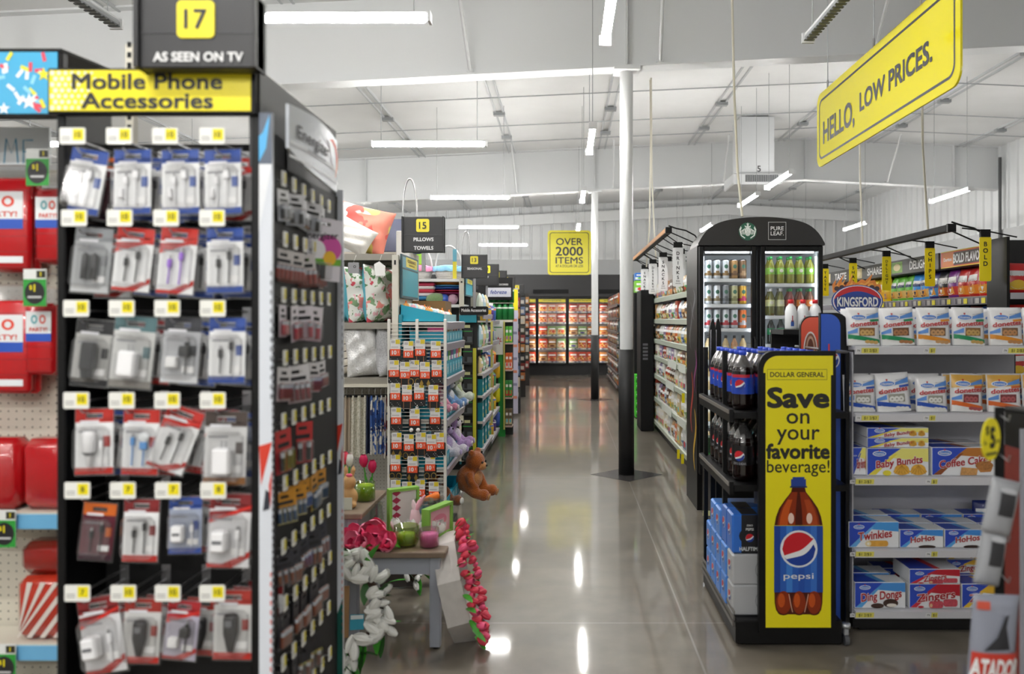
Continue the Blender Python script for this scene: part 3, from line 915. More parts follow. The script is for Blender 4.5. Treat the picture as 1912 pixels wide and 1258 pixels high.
def big_battery():
    w, h = .15, .19
    c = MB(); slot_card(c, w, h, .002, M('#e6e2ea', .4))
    c.flat(ell(.03, -.09, .045, .04), .0014, M('#d45aa8', .4)); c.flat(ell(-.01, -.10, .03, .03), .0012, M('#f0eef2', .4)); c.flat(ell(.035, -.12, .022, .022), .001, M('#f2c13c', .4))
    c.text('Energizer', 0, -.055, .02, .001, M('#23232a'), 1.2, width=.12, rot=.12)
    c.flat([(-.075, -.13), (.075, -.12), (.075, -.14), (-.075, -.15)], .0011, M('#6fae3a', .4))
    b = MB()
    for k in range(3): b.lathe([(0, -.185), (.008, -.185), (.008, -.145), (.003, -.143), (0, -.143)], M('#2d2f34', .35), 8, cx=-.03 + .02 * k, cy=-.005)
    bl = MB(); bl.cbox(-.05, .04, -.016, .001, -.187, -.135, .006, BLISTER)
    return [('backing_card', c), ('battery', b), ('blister', bl)]
spawn('battery_pack', 'bigbat', big_battery, 'big white and pink battery card hanging at far side of top row', 'battery pack', (GX1 + .04, 2.41, 1.87), rot=(0, R(4), .85))

# ------------------------------------------------------------------ party goods bay at the far left
PD = 2.38
def party_bay():
    root = thing('party_shelf', 'cream pegboard party goods bay with blue shelf edges at far left', 'store shelf', (0, 0, 0))
    x0, x1 = -2.3, GX0 - .004
    b = MB(); b.box(x0, x1, 2.53, 2.55, .1, 1.98, PEGCREAM); obj('pegboard', b, root)
    p = MB(); p.box(x0, x1, 2.5, 2.53, 1.985, 2.03, CREAM); obj('top_rail', p, root)
    for i, v in enumerate((970, 1215)):
        z = pz(v - 13, PD)
        s = MB(); s.box(x0, x1, PD, 2.52, z - .03, z, CREAM); obj('shelf', s, root)
        e = MB(); e.box(x0, x1, PD - .006, PD, z - .047, z - .004, M('#6fb2dc', .3)); obj('shelf_edge', e, root)
    k = MB(); k.box(x0, x1, PD, 2.52, 0, .12, BLACK); obj('base', k, root)
    return root
party_bay()
def party_header():
    root = thing('header_sign', 'light blue confetti header sign with white stars above the party goods', 'sign', (0, 2.22, 0))
    d = 2.22; x0, x1, z0, z1 = -2.1, px(107, d), pz(212, d), pz(97, d)
    f = MB(); f.cbox(x0, x1 + .012, .004, .03, z0 - .01, z1 + .008, .003, BLACK)
    f.prism([(x1 + .012, .0), (x1 + .06, .25), (x1 - .2, .25), (x1 - .2, 0)], z1 + .002, z1 + .01, BLACK, 'z'); obj('sign_frame', f, root)
    s = MB(); s.box(x0, x1, 0, .006, z0, z1, M('#3fa9d6', .35))
    rnd = random.Random(4)
    for i in range(110):
        u, v = rnd.uniform(x0 + .02, x1 - .02), rnd.uniform(z0 + .01, z1 - .012)
        c = rnd.choice(['#f2f5f8', '#f2f5f8', '#e0475c', '#e8e23a', '#8fd4ee'])
        a = rnd.uniform(0, 3)
        dx, dy, q = .013 * math.cos(a), .013 * math.sin(a), .005
        s.flat([(u - dx - q * math.sin(a), v - dy + q * math.cos(a)), (u - dx + q * math.sin(a), v - dy - q * math.cos(a)), (u + dx + q * math.sin(a), v + dy - q * math.cos(a)), (u + dx - q * math.sin(a), v + dy + q * math.cos(a))], -.0006 - i * .00001, M(c, .4))
    for (u, v, r, c) in ((55, 190, .024, '#f6f8fa'), (8, 203, .018, '#f6f8fa'), (82, 139, .02, '#efe42a'), (-60, 150, .022, '#f6f8fa')):
        s.flat(star(px(u, d), pz(v, d), r), -.0016, M(c, .4))
    obj('sign_face', s, root)
party_header()
m = MB(); m.box(-2.0, px(92, 2.44), 0, .01, 2.035, 2.15, M('#e8eef2', .4))
for (u, w) in ((-.0, 0),):
    m.line([(px(8, 2.44), 2.04), (px(12, 2.44), 2.115), (px(22, 2.44), 2.07), (px(30, 2.44), 2.115), (px(34, 2.44), 2.04)], .004, -.001, M('#3f9fc4', .4))
    m.line([(px(62, 2.44), 2.11), (px(44, 2.44), 2.11), (px(44, 2.44), 2.04)], .004, -.001, M('#3f9fc4', .4)); m.line([(px(44, 2.44), 2.075), (px(58, 2.44), 2.075)], .004, -.001, M('#3f9fc4', .4))
tag(obj('picture_board', m, loc=(0, 2.44, 0)), 'white board with thin blue letters ME on top of the party goods pegboard', 'board')
def tablecover_spec(w, h, big):
    b = MB(); rd = M('#c3161e', .25, coat=.6)
    b.cbox(-w / 2, w / 2, 0, .032, -h, -.05, .012, rd, True)
    for k in range(6): b.band(-w / 2 + .003, w / 2 - .003, lambda u, k=k: -h + .01 + k * h * .14, lambda u, k=k: -h + .012 + k * h * .14, -.0006, M('#9c0f18', .35), n=2, m=1)
    hd = MB(); hd.cbox(-w * .42, w * .42, .02, .024, -.055, 0, .003, CLEAR)
    hd.add([(-w / 2, .01, -.05), (w / 2, .01, -.05), (w * .35, .02, -.005), (-w * .35, .02, -.005)], [(0, 1, 2, 3)], CLEAR)
    l = MB(); lw = .8 if big else .86
    l.rect(-w * lw / 2, w * lw / 2, -h * .62, -h * .28, -.001, M('#eef0f2', .4)); l.rect(-w * lw / 2, w * lw / 2, -h * .62, -h * .53, -.0014, M('#2a55b8', .4))
    l.text('PARTY!', 0, -h * .485, h * .045, -.0016, M('#d8432c'), 1.6, width=w * .6)
    for i, c in enumerate(('#46a8b0', '#e2452c')): l.ring(ell(-w * .14 + i * w * .28, -h * .37, w * .11, h * .05), ell(-w * .14 + i * w * .28, -h * .37, w * .06, h * .03), -.0016, M(c, .4))
    out = [('folded_plastic', b), ('hang_header', hd), ('paper_label', l)]
    if big: out.append(('barcode_label', MB().rect(-w * .1, w * .4, -h * .93, -h * .87, -.001, M('#eceff2', .4))))
    return out
for i, (u, v0, v1, wd, nm) in enumerate(((0, 300, 505, 108, 'upper wide'), (90, 320, 490, 55, 'upper narrow'), (0, 530, 735, 108, 'lower wide'), (72, 535, 700, 55, 'lower narrow'))):
    d = 2.43 if i % 2 == 0 else 2.42
    w = wd / F * d; h = (v1 - v0) / F * d
    spawn('table_cover', ('tc', i), lambda: tablecover_spec(w, h, i % 2 == 0), 'bright red packaged plastic table cover with PARTY label, %s pack at far left' % nm, 'table cover', (px(u, d), d, pz(v0, d)), group='red party packs')
    spawn('table_cover', ('tc', i), None, 'red table cover pack hanging hidden behind the %s pack at far left' % nm, 'table cover', (px(u, d) + .004, d + .035, pz(v0, d) - .004), group='red party packs')
def shelf_talker_spec():
    m = MB(); m.rect(-.034, .034, .03, .058, 0, M('#e7e9e6', .4)); m.rect(.005, .032, .034, .055, -.0006, M('#2a2a1c', .4)); m.text('1', .018, .045, .013, -.001, YELD, 1.5)
    m.box(-.034, .034, .0005, .002, -.05, .06, M('#e7e9e6', .4)); m.tube([(0, .002, .05), (0, .16, .05)], .002, STEEL, n=5); m.rect(-.034, .034, -.05, .03, -.0006, M('#2f9a3a', .4))
    m.flat(ell(0, -.01, .03, .034), -.001, M('#1d1d1f', .4)); m.text('1', 0, .004, .02, -.0014, YELD, 2); m.rect(-.02, .02, -.026, -.02, -.0014, M('#c9c9c9', .4)); m.text('$', -.011, .006, .012, -.0014, YELD, 2)
    return m
for i, (u, v, d, nm) in enumerate(((70, 315, 2.36, 'upper pegs'), (65, 540, 2.36, 'lower pegs'), (8, 990, 2.36, 'upper blue shelf edge'), (8, 1240, 2.36, 'lower blue shelf edge'))):
    spawn('dollar_sign_card', 'stk', shelf_talker_spec, 'green and black one dollar tag at far left on the %s' % nm, 'price sign', (px(u, d), d, pz(v, d)), group='dollar tags')
def bag_spec(w, h, t, col, stripes=None):
    m = MB()
    v = []; n = 8
    m.cbox(-w / 2, w / 2, 0, t, 0, h, .025, M(col, .22, coat=.5, bump=.5, scale=14), True)
    if stripes:
        for k in range(-6, 12):
            a = -w / 2 + k * w / 9
            pts = [(a, 0.012), (a + w / 22, .012), (a + w / 22 + w * .34, h - .012), (a + w * .34, h - .012)]
            q = [(max(-w / 2 + .012, min(w / 2 - .012, p[0])), p[1]) for p in pts]
            if q[0][0] < w / 2 - .02 and q[2][0] > -w / 2 + .02: m.flat(q, -.001, M(stripes, .3))
    return m
z = pz(957, PD)
for i in range(2):
    spawn('table_cover', ('tcl', 0), lambda: bag_spec(.34, .215, .1, '#b3141b'), 'glossy dark red plastic packet on the upper blue edged shelf, %s' % ('right' if i == 0 else 'at frame edge'), 'table cover', (-1.475 - .345 * i, PD + .015, z + .001), group='red shelf packets')
z2 = pz(1202, PD)
spawn('gift_bag', 'gb1', lambda: bag_spec(.36, .19, .1, '#b3321f', '#ded5cc'), 'orange and white diagonal striped packet on the lower blue edged shelf', 'party packet', (-1.48, PD + .015, z2 + .001))
spawn('gift_bag', 'gb2', lambda: bag_spec(.36, .1, .1, '#8e1c14'), 'dark red packet stacked above the striped packet on the lower shelf', 'party packet', (-1.48, PD + .03, z2 + .192))
# ================================================================== shared makers
def blotch(name, base, layers, rough=.6, bump=0.0, coords='Object'):
    "printed pattern: each layer (colour, scale, threshold, seed) is a field of soft-edged blots over the base colour"
    key = ('B', name)
    if key in MATS: return MATS[key]
    m = bpy.data.materials.new(name); m.use_nodes = True
    nt = m.node_tree; b = nt.nodes['Principled BSDF']; b.inputs['Roughness'].default_value = rough
    tc = nt.nodes.new('ShaderNodeTexCoord')
    cur = None
    for (c, sc, th, seed) in layers:
        mp = nt.nodes.new('ShaderNodeMapping'); mp.inputs['Location'].default_value = (seed * 3.7, seed * 1.3, seed * 2.1)
        nt.links.new(tc.outputs[coords], mp.inputs[0])
        nz = nt.nodes.new('ShaderNodeTexNoise'); nz.inputs['Scale'].default_value = sc; nz.inputs['Detail'].default_value = 2.5
        nt.links.new(mp.outputs[0], nz.inputs['Vector'])
        mr = nt.nodes.new('ShaderNodeMapRange'); mr.inputs[1].default_value = th; mr.inputs[2].default_value = th + .02
        nt.links.new(nz.outputs[0], mr.inputs[0])
        mx = nt.nodes.new('ShaderNodeMix'); mx.data_type = 'RGBA'
        nt.links.new(mr.outputs[0], mx.inputs[0])
        if cur is None: mx.inputs[6].default_value = lin(base)
        else: nt.links.new(cur, mx.inputs[6])
        mx.inputs[7].default_value = lin(c)
        cur = mx.outputs[2]
    nt.links.new(cur, b.inputs['Base Color'])
    MATS[key] = m
    return m
def fuzz(c, rough=.95, bump=.9, scale=160, var=.18):
    return M(c, rough, 0, .1, var, scale, bump, 0, .4)
def cushion(m, w, h, t, mat, n=14, wr=.0, seed=0, pinch=.06):
    "soft stuffed square standing on z=0, thickness along y"
    rnd = random.Random(seed)
    ph = [rnd.uniform(0, 6) for _ in range(4)]
    v = []; f = []; side = {}
    for s_ in (-1, 1):
        for i in range(n + 1):
            for j in range(n + 1):
                a, b = -1 + 2 * i / n, -1 + 2 * j / n
                d = max(0, (1 - a ** 4)) ** .6 * max(0, (1 - b ** 4)) ** .6
                wob = wr * (math.sin(7 * a + 3 * b + ph[0]) + math.sin(9 * b - 4 * a + ph[1])) * d
                x = a * w / 2 * (1 - pinch * (1 - b * b) * abs(a) ** 3)
                z = h / 2 + b * h / 2 * (1 - pinch * (1 - a * a) * abs(b) ** 3)
                v.append((x, s_ * (t / 2 * d + .003) + wob, z))
    N = (n + 1) ** 2
    mats = {}
    for k in (0, 1):
        for i in range(n):
            for j in range(n):
                q = (i * (n + 1) + j, (i + 1) * (n + 1) + j, (i + 1) * (n + 1) + j + 1, i * (n + 1) + j + 1)
                q = tuple(p + k * N for p in q)
                mm = mat(-1 + (2 * i + 1) / n, -1 + (2 * j + 1) / n, k) if callable(mat) else mat
                mats.setdefault(mm, []).append(q if k == 0 else q[::-1])
    rim = [i * (n + 1) for i in range(n + 1)] + [n * (n + 1) + j for j in range(1, n + 1)] + [i * (n + 1) + n for i in range(n - 1, -1, -1)] + [j for j in range(n - 1, 0, -1)]
    mm0 = mat(0, 0, 0) if callable(mat) else mat
    mats.setdefault(mm0, []).extend([(rim[i], rim[i - 1], rim[i - 1] + N, rim[i] + N) for i in range(len(rim))])
    o = len(s.v) if False else len(m.v)
    first = True
    for mm, fs_ in mats.items():
        if first: m.add(v, fs_, mm, True); first = False
        else:
            if mm not in m.mats: m.mats.append(mm)
            i = m.mats.index(mm)
            for q in fs_: m.f.append(tuple(p + o for p in q)); m.m.append(i); m.s.append(True)
    return m
def soft(name, mb, parent, label=None, vox=.008):
    o = obj(name, mb, parent, label=label)
    r = o.modifiers.new('remesh', 'REMESH'); r.mode = 'VOXEL'; r.voxel_size = vox; r.use_smooth_shade = True
    sm = o.modifiers.new('smooth', 'SMOOTH'); sm.iterations = 4; sm.factor = .5
    return o

# ================================================================== pillow gondola (aisle 15)
PX0, PX1 = -3.2, -1.12
SHZ = [1.175, 1.54, 1.995]
def pillow_gondola():
    root = thing('gondola_shelf', 'beige gondola with pillow shelves and a hanging bay behind the phone gondola', 'store shelf', (0, 0, 0))
    b = MB(); b.box(PX0, PX1 - .001, 5.72, 5.74, .1, 2.0, PEGGREY); obj('back_panel', b, root)
    for z in SHZ:
        s = MB(); s.box(PX0, PX1 - .012, 5.28, 5.72, z - .022, z, M('#b3afa4', .5)); obj('shelf', s, root)
        e = MB(); e.box(PX0, PX1 - .012, 5.272, 5.279, z - .04, z + .002, M('#8f8b82', .4)); obj('shelf_edge', e, root)
    r = MB(); r.box(PX0, PX1 - .012, 5.26, 5.272, 1.115, 1.135, CREAM); obj('hanging_rail', r, root)
    p = MB(); p.box(PX1 - .01, PX1 + .03, 5.2, 5.24, .1, 1.985, M('#dad6ca', .5))
    p.box(PX1 + .004, PX1 + .016, 5.198, 5.2, 1.92, 1.95, BLACK)
    obj('upright', p, root)
    s = MB(); s.box(PX1 + .005, PX1 + .025, 5.245, 5.74, .1, 1.93, M('#c9c5b8', .5)); obj('side_panel', s, root)
    k = MB(); k.box(PX0, PX1, 5.25, 5.74, 0, .1, BLACK); obj('base', k, root)
pillow_gondola()
def blade_teal(label, x, y0, y1, z0, z1):
    root = thing('blade_sign', label, 'sign', (x, y0, z0), PI / 2)
    L, Hh = y1 - y0, z1 - z0
    f = MB(); f.box(0, L, 0, .012, 0, Hh, M('#2c4f58', .5)); obj('sign_frame', f, root)
    s = MB(); s.rect(.015, L - .015, .015, Hh * .66, -.001, M('#2fa3b8', .35)); s.rect(.015, L - .015, Hh * .7, Hh - .015, -.001, M('#4f9fb4', .35))
    s.rect(L * .22, L * .9, Hh * .73, Hh * .96, -.002, M('#e8d83c', .4))
    s.text('CLEARANCE', L * .56, Hh * .88, Hh * .07, -.003, M('#8a6a1c'), 2, width=L * .5); s.text('SAVINGS', L * .56, Hh * .79, Hh * .04, -.003, M('#8a6a1c'), 1, width=L * .36)
    obj('sign_face', s, root)
blade_teal('teal blade sign with yellow card standing right of the pillow gondola post', PX1 + .047, 5.24, 5.82, 1.705, 1.995)
# --- pillows
coral = blotch('coral_print', '#eef0f0', [('#f0dc7a', 4.0, .47, 2), ('#ee8f7c', 3.4, .49, 5), ('#e4625a', 6, .56, 9)], .8)
floral = blotch('floral_print', '#e9ebe4', [('#7f9f78', 12, .54, 1), ('#5d8a58', 19, .60, 3), ('#e98d86', 8, .57, 4), ('#cf4a5a', 10, .61, 7), ('#e8b7c0', 16, .62, 8)], .7)
TEALF = M('#5fb4c8', .45, var=.1, scale=6)
def stripes(name, base, line, pitch, wide):
    m = bpy.data.materials.new(name); m.use_nodes = True
    nt = m.node_tree; b = nt.nodes['Principled BSDF']; b.inputs['Roughness'].default_value = .85
    tc = nt.nodes.new('ShaderNodeTexCoord'); sp = nt.nodes.new('ShaderNodeSeparateXYZ'); nt.links.new(tc.outputs['Object'], sp.inputs[0])
    w = nt.nodes.new('ShaderNodeMath'); w.operation = 'WRAP'; w.inputs[1].default_value = pitch; w.inputs[2].default_value = 0; nt.links.new(sp.outputs[2], w.inputs[0])
    lt = nt.nodes.new('ShaderNodeMath'); lt.operation = 'LESS_THAN'; lt.inputs[1].default_value = wide; nt.links.new(w.outputs[0], lt.inputs[0])
    mx = nt.nodes.new('ShaderNodeMix'); mx.data_type = 'RGBA'; mx.inputs[6].default_value = lin(base); mx.inputs[7].default_value = lin(line)
    nt.links.new(lt.outputs[0], mx.inputs[0]); nt.links.new(mx.outputs[2], b.inputs['Base Color'])
    return m
stripe = stripes('striped_canvas', '#e6dfd2', '#33302c', .048, .006)
PLB = {}
def pillow(key, label, w, h, t, mat, loc, rot, tagc=None, wr=0.006, group='decorative pillows'):
    root = thing('throw_pillow', label, 'pillow', loc, rot=rot, group=group)
    c = MB(); cushion(c, w, h, t, mat, 16, wr, hash(key) % 50 if False else len(PLB), .05); obj('cushion', c, root)
    if tagc:
        g = MB(); g.box(-.045, .045, -t * .55 - .004, -t * .55 - .002, h * .66, h * .9, M(tagc, .5)); g.tube([(0, -t * .55 - .003, h * .9), (.0, -t * .2, h * .97)], .001, WHITE, n=4)
        if tagc == '#8d8d90': g.flat(ell(.01, h * .83, .014, .014), -t * .55 - .005, M('#2a2a2c')); g.flat(ell(.01, h * .83, .007, .007), -t * .55 - .006, M(tagc, .5))
        obj('paper_tag', g, root)
    PLB[key] = root
zt = SHZ[2] + .003
pillow('a', 'coral yellow and white print pillow leaning on top of the pillow gondola', .40, .33, .15, coral, (px(660, 5.42), 5.44, zt + .03), (R(-12), R(14), R(0)))
pillow('b', 'plain off white pillow lying under the coral print pillow', .26, .20, .12, M('#eeebe5', .85, bump=.2, scale=50), (px(648, 5.34), 5.31, zt + .035), (R(-16), R(28), R(0)))
z2 = SHZ[1] + .003
def tealfloral(a, b, k): return floral if k == 0 else TEALF
pillow('c', 'teal satin pillow standing at left on the second pillow shelf', .34, .34, .18, TEALF, (px(640, 5.40), 5.44, z2), (R(-6), R(-6), R(30)), None, .014)
pillow('d', 'white floral pillow with grey tag beside the teal satin pillow', .34, .385, .16, tealfloral, (px(682, 5.42), 5.44, z2), (R(-2), R(-5), R(64)), None, .008)
pillow('e', 'white floral pillow with teal edge and white tag beside the upright post', .34, .395, .15, tealfloral, (px(712, 5.42), 5.44, z2), (R(-2), R(-3), R(68)), None, .008)
for (u, v, c, nm) in ((660, 500, '#8d8d90', 'grey square paper tag hanging from the left floral pillow'), (708, 502, '#f2f2f0', 'white paper tag hanging from the right floral pillow')):
    m = MB(); w, hh = (.034, .045) if c != '#8d8d90' else (.036, .036)
    m.prism(rrect(-w, w, -hh, hh, .004, 2) if c == '#8d8d90' else [(-w * .7, -hh), (w * 1.1, -hh), (w * 1.2, hh * .4), (0, hh * 1.1), (-w, hh * .7)], 0, .002, M(c, .5))
    if c == '#8d8d90': m.flat(ell(.008, .008, .009, .009), -.001, M('#2a2a2c')); m.flat(ell(.008, .008, .005, .005), -.002, M(c, .5))
    m.tube([(0, .001, hh), (0.01, .03, hh + .05)], .001, WHITE, n=4)
    tag(obj('paper_tag', m, loc=at(u, v, 5.22)), nm, 'hang tag')
z3 = SHZ[0] + .003
pillow('f', 'cream pillow with thin dark stripes leaning on the third pillow shelf', .34, .34, .14, stripe, (px(645,5.34), 5.36, z3 + .012), (R(-10), R(-12), R(10)), None, .004)
pillow('g', 'white shaggy faux fur pillow in the middle of the third shelf', .22, .35, .15, fuzz('#f6f6f6', bump=1.0, scale=90, var=.1), (px(680,5.36), 5.36, z3), (R(-4), R(-5), R(20)), None, .012)
pillow('h', 'light grey plush pillow standing against the upright post', .22, .335, .13, fuzz('#cfd0d4', scale=120), (-1.178, 5.385, z3), (R(-5), R(3), R(60)), None, .006)
# dark lamp shade on top
m = MB(); m.lathe([(.168, 0), (.142, .235), (.139, .235), (.165, .0)], M('#565a70', .6), 28)
root = thing('lamp_shade', 'slate blue drum lamp shade standing on top behind the coral pillow', 'lamp shade', (-1.24, 5.95, 2.06))
obj('shade', m, root)
m = MB(); m.lathe([(.05, 0), (.05, -.055), (.0, -.055)], STEEL, 12); obj('fitting', m, root)
tag(obj('folded_packet', MB().cbox(-.05, .05, 0, .03, 0, .2, .006, M('#c9c9c6', .4)), loc=(-1.16, 5.7, 1.998)), 'pale grey packet standing between lamp shade and post', 'packet')
m = MB(); m.box(-1.6, -1.12, 5.75, 6.1, 0, 2.05, M('#b9b5aa', .6)); tag(obj('gondola_back_unit', m), 'plain beige rear unit of the pillow gondola under the lamp shade', 'store shelf')
# --- curtains on hangers below the shelves
def curtain_spec(w, h, mat, folds=5, seed=1):
    c = MB(); n = folds * 6
    v = []; f = []
    for j in range(9):
        z = -.05 - (h - .05) * j / 8
        for i in range(n + 1):
            u = -w / 2 + w * i / n
            v.append((u, .018 * math.sin(2 * PI * folds * i / n + seed + j * .1), z))
    for j in range(8):
        for i in range(n): f.append((j * (n + 1) + i, j * (n + 1) + i + 1, (j + 1) * (n + 1) + i + 1, (j + 1) * (n + 1) + i))
    c.add(v, f, mat, True)
    hg = MB(); hg.box(-w * .5, w * .5, -.006, .006, -.062, -.045, BLACK); hg.tube([(0, 0, -.05), (0, 0, -.012), (.012, 0, .004), (.022, 0, -.008)], .002, STEEL, n=5)
    return [('fabric', c), ('hanger', hg)]
lace = blotch('lace', '#dcd8ca', [('#bcb7a4', 90, .52, 1)], .9)
navy = blotch('navy_print', '#e2dfd6', [('#3d63a8', 14, .5, 2), ('#28355f', 22, .6, 3)], .8)
mar = blotch('maroon_print', '#dad3c8', [('#7d2f33', 13, .55, 5), ('#2f4f7d', 17, .6, 6)], .8)
for (u, w, mt, h, nm, k) in ((662, .07, lace, .46, 'cream lace curtain panel, left of two on the rail', 0), (676, .07, lace, .46, 'cream lace curtain panel, right of two on the rail', 1),
                          (689, .04, M('#2a3350', .8), .44, 'plain navy curtain panel on the rail', 2), (700, .06, navy, .44, 'blue and white print curtain panel on the rail', 3),
                          (711, .06, navy, .44, 'blue print curtain panel next to the maroon one', 4), (720, .05, mar, .47, 'maroon and blue print curtain panel beside the post', 5), (647, .05, M('#b7a893', .8), .42, 'tan curtain panel at the left end of the rail', 6)):
    x, y, z = at(u, 738, 5.29 + .012 * (k % 3))
    spawn('curtain_panel', ('cur', k), lambda: curtain_spec(w, h, mt, 2, k), nm, 'curtain', (x, y, 1.108), rz=.25)

# --- earring grid on the camera side of the end unit
EX0, EX1, EY = px(726, 5.17), px(831, 5.17), 5.17
def earring_grid():
    root = thing('wire_grid', 'white wire grid panel carrying orange tagged earring cards', 'display rack', (0, 0, 0))
    ZB, ZT = .36, 1.555
    w = MB(); mt = M('#dedad0', .4)
    n = int((ZT - ZB) / .024)
    for i in range(n + 1):
        z = ZB + i * .024; w.box(EX0, EX1, EY, EY + .004, z - .002, z + .002, mt)
    obj('cross_wires', w, root)
    for x in (EX0, (EX0 + EX1) / 2, EX1):
        p = MB(); p.cbox(x - .009, x + .009, EY - .004, EY + .014, (.1 if x != (EX0 + EX1) / 2 else ZB), ZT + .01, .002, M('#e4e1da', .4)); obj('post', p, root)
earring_grid()
def earring_spec(kind):
    c = MB(); c.prism(rrect(-.04, .04, -.105, -.02, .006, 3), .004, .0055, M('#141416', .5))
    t = MB(); t.box(-.032, .032, -.002, .0, -.02, .045, M('#e4e4e2', .5)); t.box(-.032, .032, -.004, -.001, -.062, -.018, M('#ee5a32', .45))
    t.rect(.002, .03, .015, .043, -.0026, M('#d9c32a')); t.rect(-.026, -.002, .02, .038, -.0026, M('#b9b6b8')); t.rect(-.026, .02, -.008, -.002, -.0026, M('#bdb9bc'))
    t.text('10', -.006, -.04, .024, -.005, WHITE, 2.4); t.text('1', .021, -.036, .014, -.005, WHITE, 1)
    e = MB(); gold = M('#b89a52', .3, .8); sil = M('#c9c9cc', .25, .8)
    for s_ in (-1, 1):
        x = s_ * .022
        if kind == 'hoop': e.tube([(x + .016 * math.cos(a), 0, -.095 + .02 * math.sin(a)) for a in [2 * PI * k / 12 for k in range(12)]], .0025, gold, n=5, closed=True)
        elif kind == 'leaf': e.prism([(x, -.07), (x + .012, -.095), (x, -.12), (x - .012, -.095)], -.002, .002, gold)
        elif kind == 'stud':
            for q in range(3): e.ball((x + (q - 1) * .008, .001, -.082 - q * .01), .0035, sil, 6, 5)
        elif kind == 'drop': e.box(x - .0015, x + .0015, -.001, .002, -.115, -.065, M('#c98f6a', .3, .7)); e.ball((x, 0, -.118), .005, sil, 6, 5)
        elif kind == 'pearl': e.ball((x, 0, -.09), .014, M('#e8e6e2', .2), 8, 6)
    return [('card', c), ('price_sticker', t), ('earrings', e)]
ERN = ['top row', 'second row', 'third row', 'fourth row', 'fifth row', 'sixth row', 'bottom row']
EK = [['stud', 'stud', 'drop', 'stud'], ['stud', 'drop', 'hoop', 'leaf', 'stud'], ['stud', 'drop', 'stud', 'drop'], ['stud', 'pearl', 'stud'], ['leaf', 'hoop', 'drop', 'stud', 'stud'], ['hoop', 'leaf', 'hoop'], ['stud', 'stud', 'drop', 'stud']]
EP = [(184, [437, 527, 607, 717]), (328, [428, 502, 567, 642, 722]), (487, [437, 517, 600, 700]), (655, [443, 570, 710]), (828, [447, 530, 613, 687, 740]), (980, [438, 555, 677]), (1155, [440, 518, 607, 703])]
for r, (v, us) in enumerate(EP):
    for k, u in enumerate(us):
        x, y, z = at(620 + u / 3.7, 600 + (v + (8 if k % 2 else -4)) / 3.7, EY - .02)
        spawn('earring_card', ('ear', EK[r][k]), lambda: earring_spec(EK[r][k]), 'black earring card with orange tag, %s, %s from left on the wire grid' % (ERN[r], ORD[k]), 'earring card', (x, y + .004 * (k % 3), z + .008), group='tagged earring cards')

# ================================================================== endcap shelving along the main aisle
def endcap(label, x1, y0, y1, shelves, back='#1f6f80', depth=.28, posts=CREAM, top=None, lip=.05, base=True, lipc='#aba7b4', strip=None):
    "shelving whose shelves face the main aisle (+x)"
    root = thing('endcap_shelf', label, 'store shelf', (0, 0, 0))
    xb = x1 - depth
    zt = top or max(shelves) + .05
    b = MB(); b.box(xb - .02, xb, y0, y1, .06, zt, M(back, .5)); obj('back_panel', b, root)
    for z in shelves:
        s = MB(); s.box(xb, x1, y0 + .002, y1, z - .02, z, M('#c9c6c0', .5)); obj('shelf', s, root)
        e = MB(); e.prism([(x1 - .002, z + .004), (x1 + .012, z - .002), (x1 + .004, z - lip), (x1 - .002, z - lip)], y0, y1, M(lipc, .35), 'y')
        obj('shelf_edge', e, root)
    if base:
        k = MB(); k.box(xb, x1 - .05, y0, y1, 0, .08, BLACK); obj('base', k, root)
    return root
S15 = [1.545, 1.405, 1.175, .905, .585, .285]
endcap('teal backed endcap of plush toys beside the earring grid', -.776, 5.2, 6.1, S15, '#1f7f92', .29)
def tray_spec(L, d, h, c, windows=True):
    m = MB(); mt = M(c, .4); t = .004
    m.box(-L / 2, L / 2, 0, t, 0, h, mt); m.box(-L / 2, L / 2, d - t, d, 0, h * 1.5, mt); m.box(-L / 2, -L / 2 + t, t, d - t, 0, h, mt); m.box(L / 2 - t, L / 2, t, d - t, 0, h, mt); m.box(-L / 2, L / 2, 0, d, 0, t, mt)
    if windows:
        n = max(2, int(L / .12))
        for k in range(n):
            u = -L / 2 + L * (k + .5) / n
            m.rect(u - L / n * .32, u + L / n * .32, h * .2, h * .85, -.001, M('#7ec8dc', .4)); m.text('$5', u, h * .5, h * .3, -.002, WHITE, 1)
    return m
for i, z in enumerate(S15[1:]):
    hh = [.075, .11, .085, .10, .09][i]
    spawn('display_tray', ('tray', i), lambda: tray_spec(.82, .24, hh, '#1598b4'), 'teal cardboard tray on the %s plush endcap shelf' % ORD[i + 1], 'tray', (-.782, 5.65, z + .001), PI / 2, group='teal plush trays')
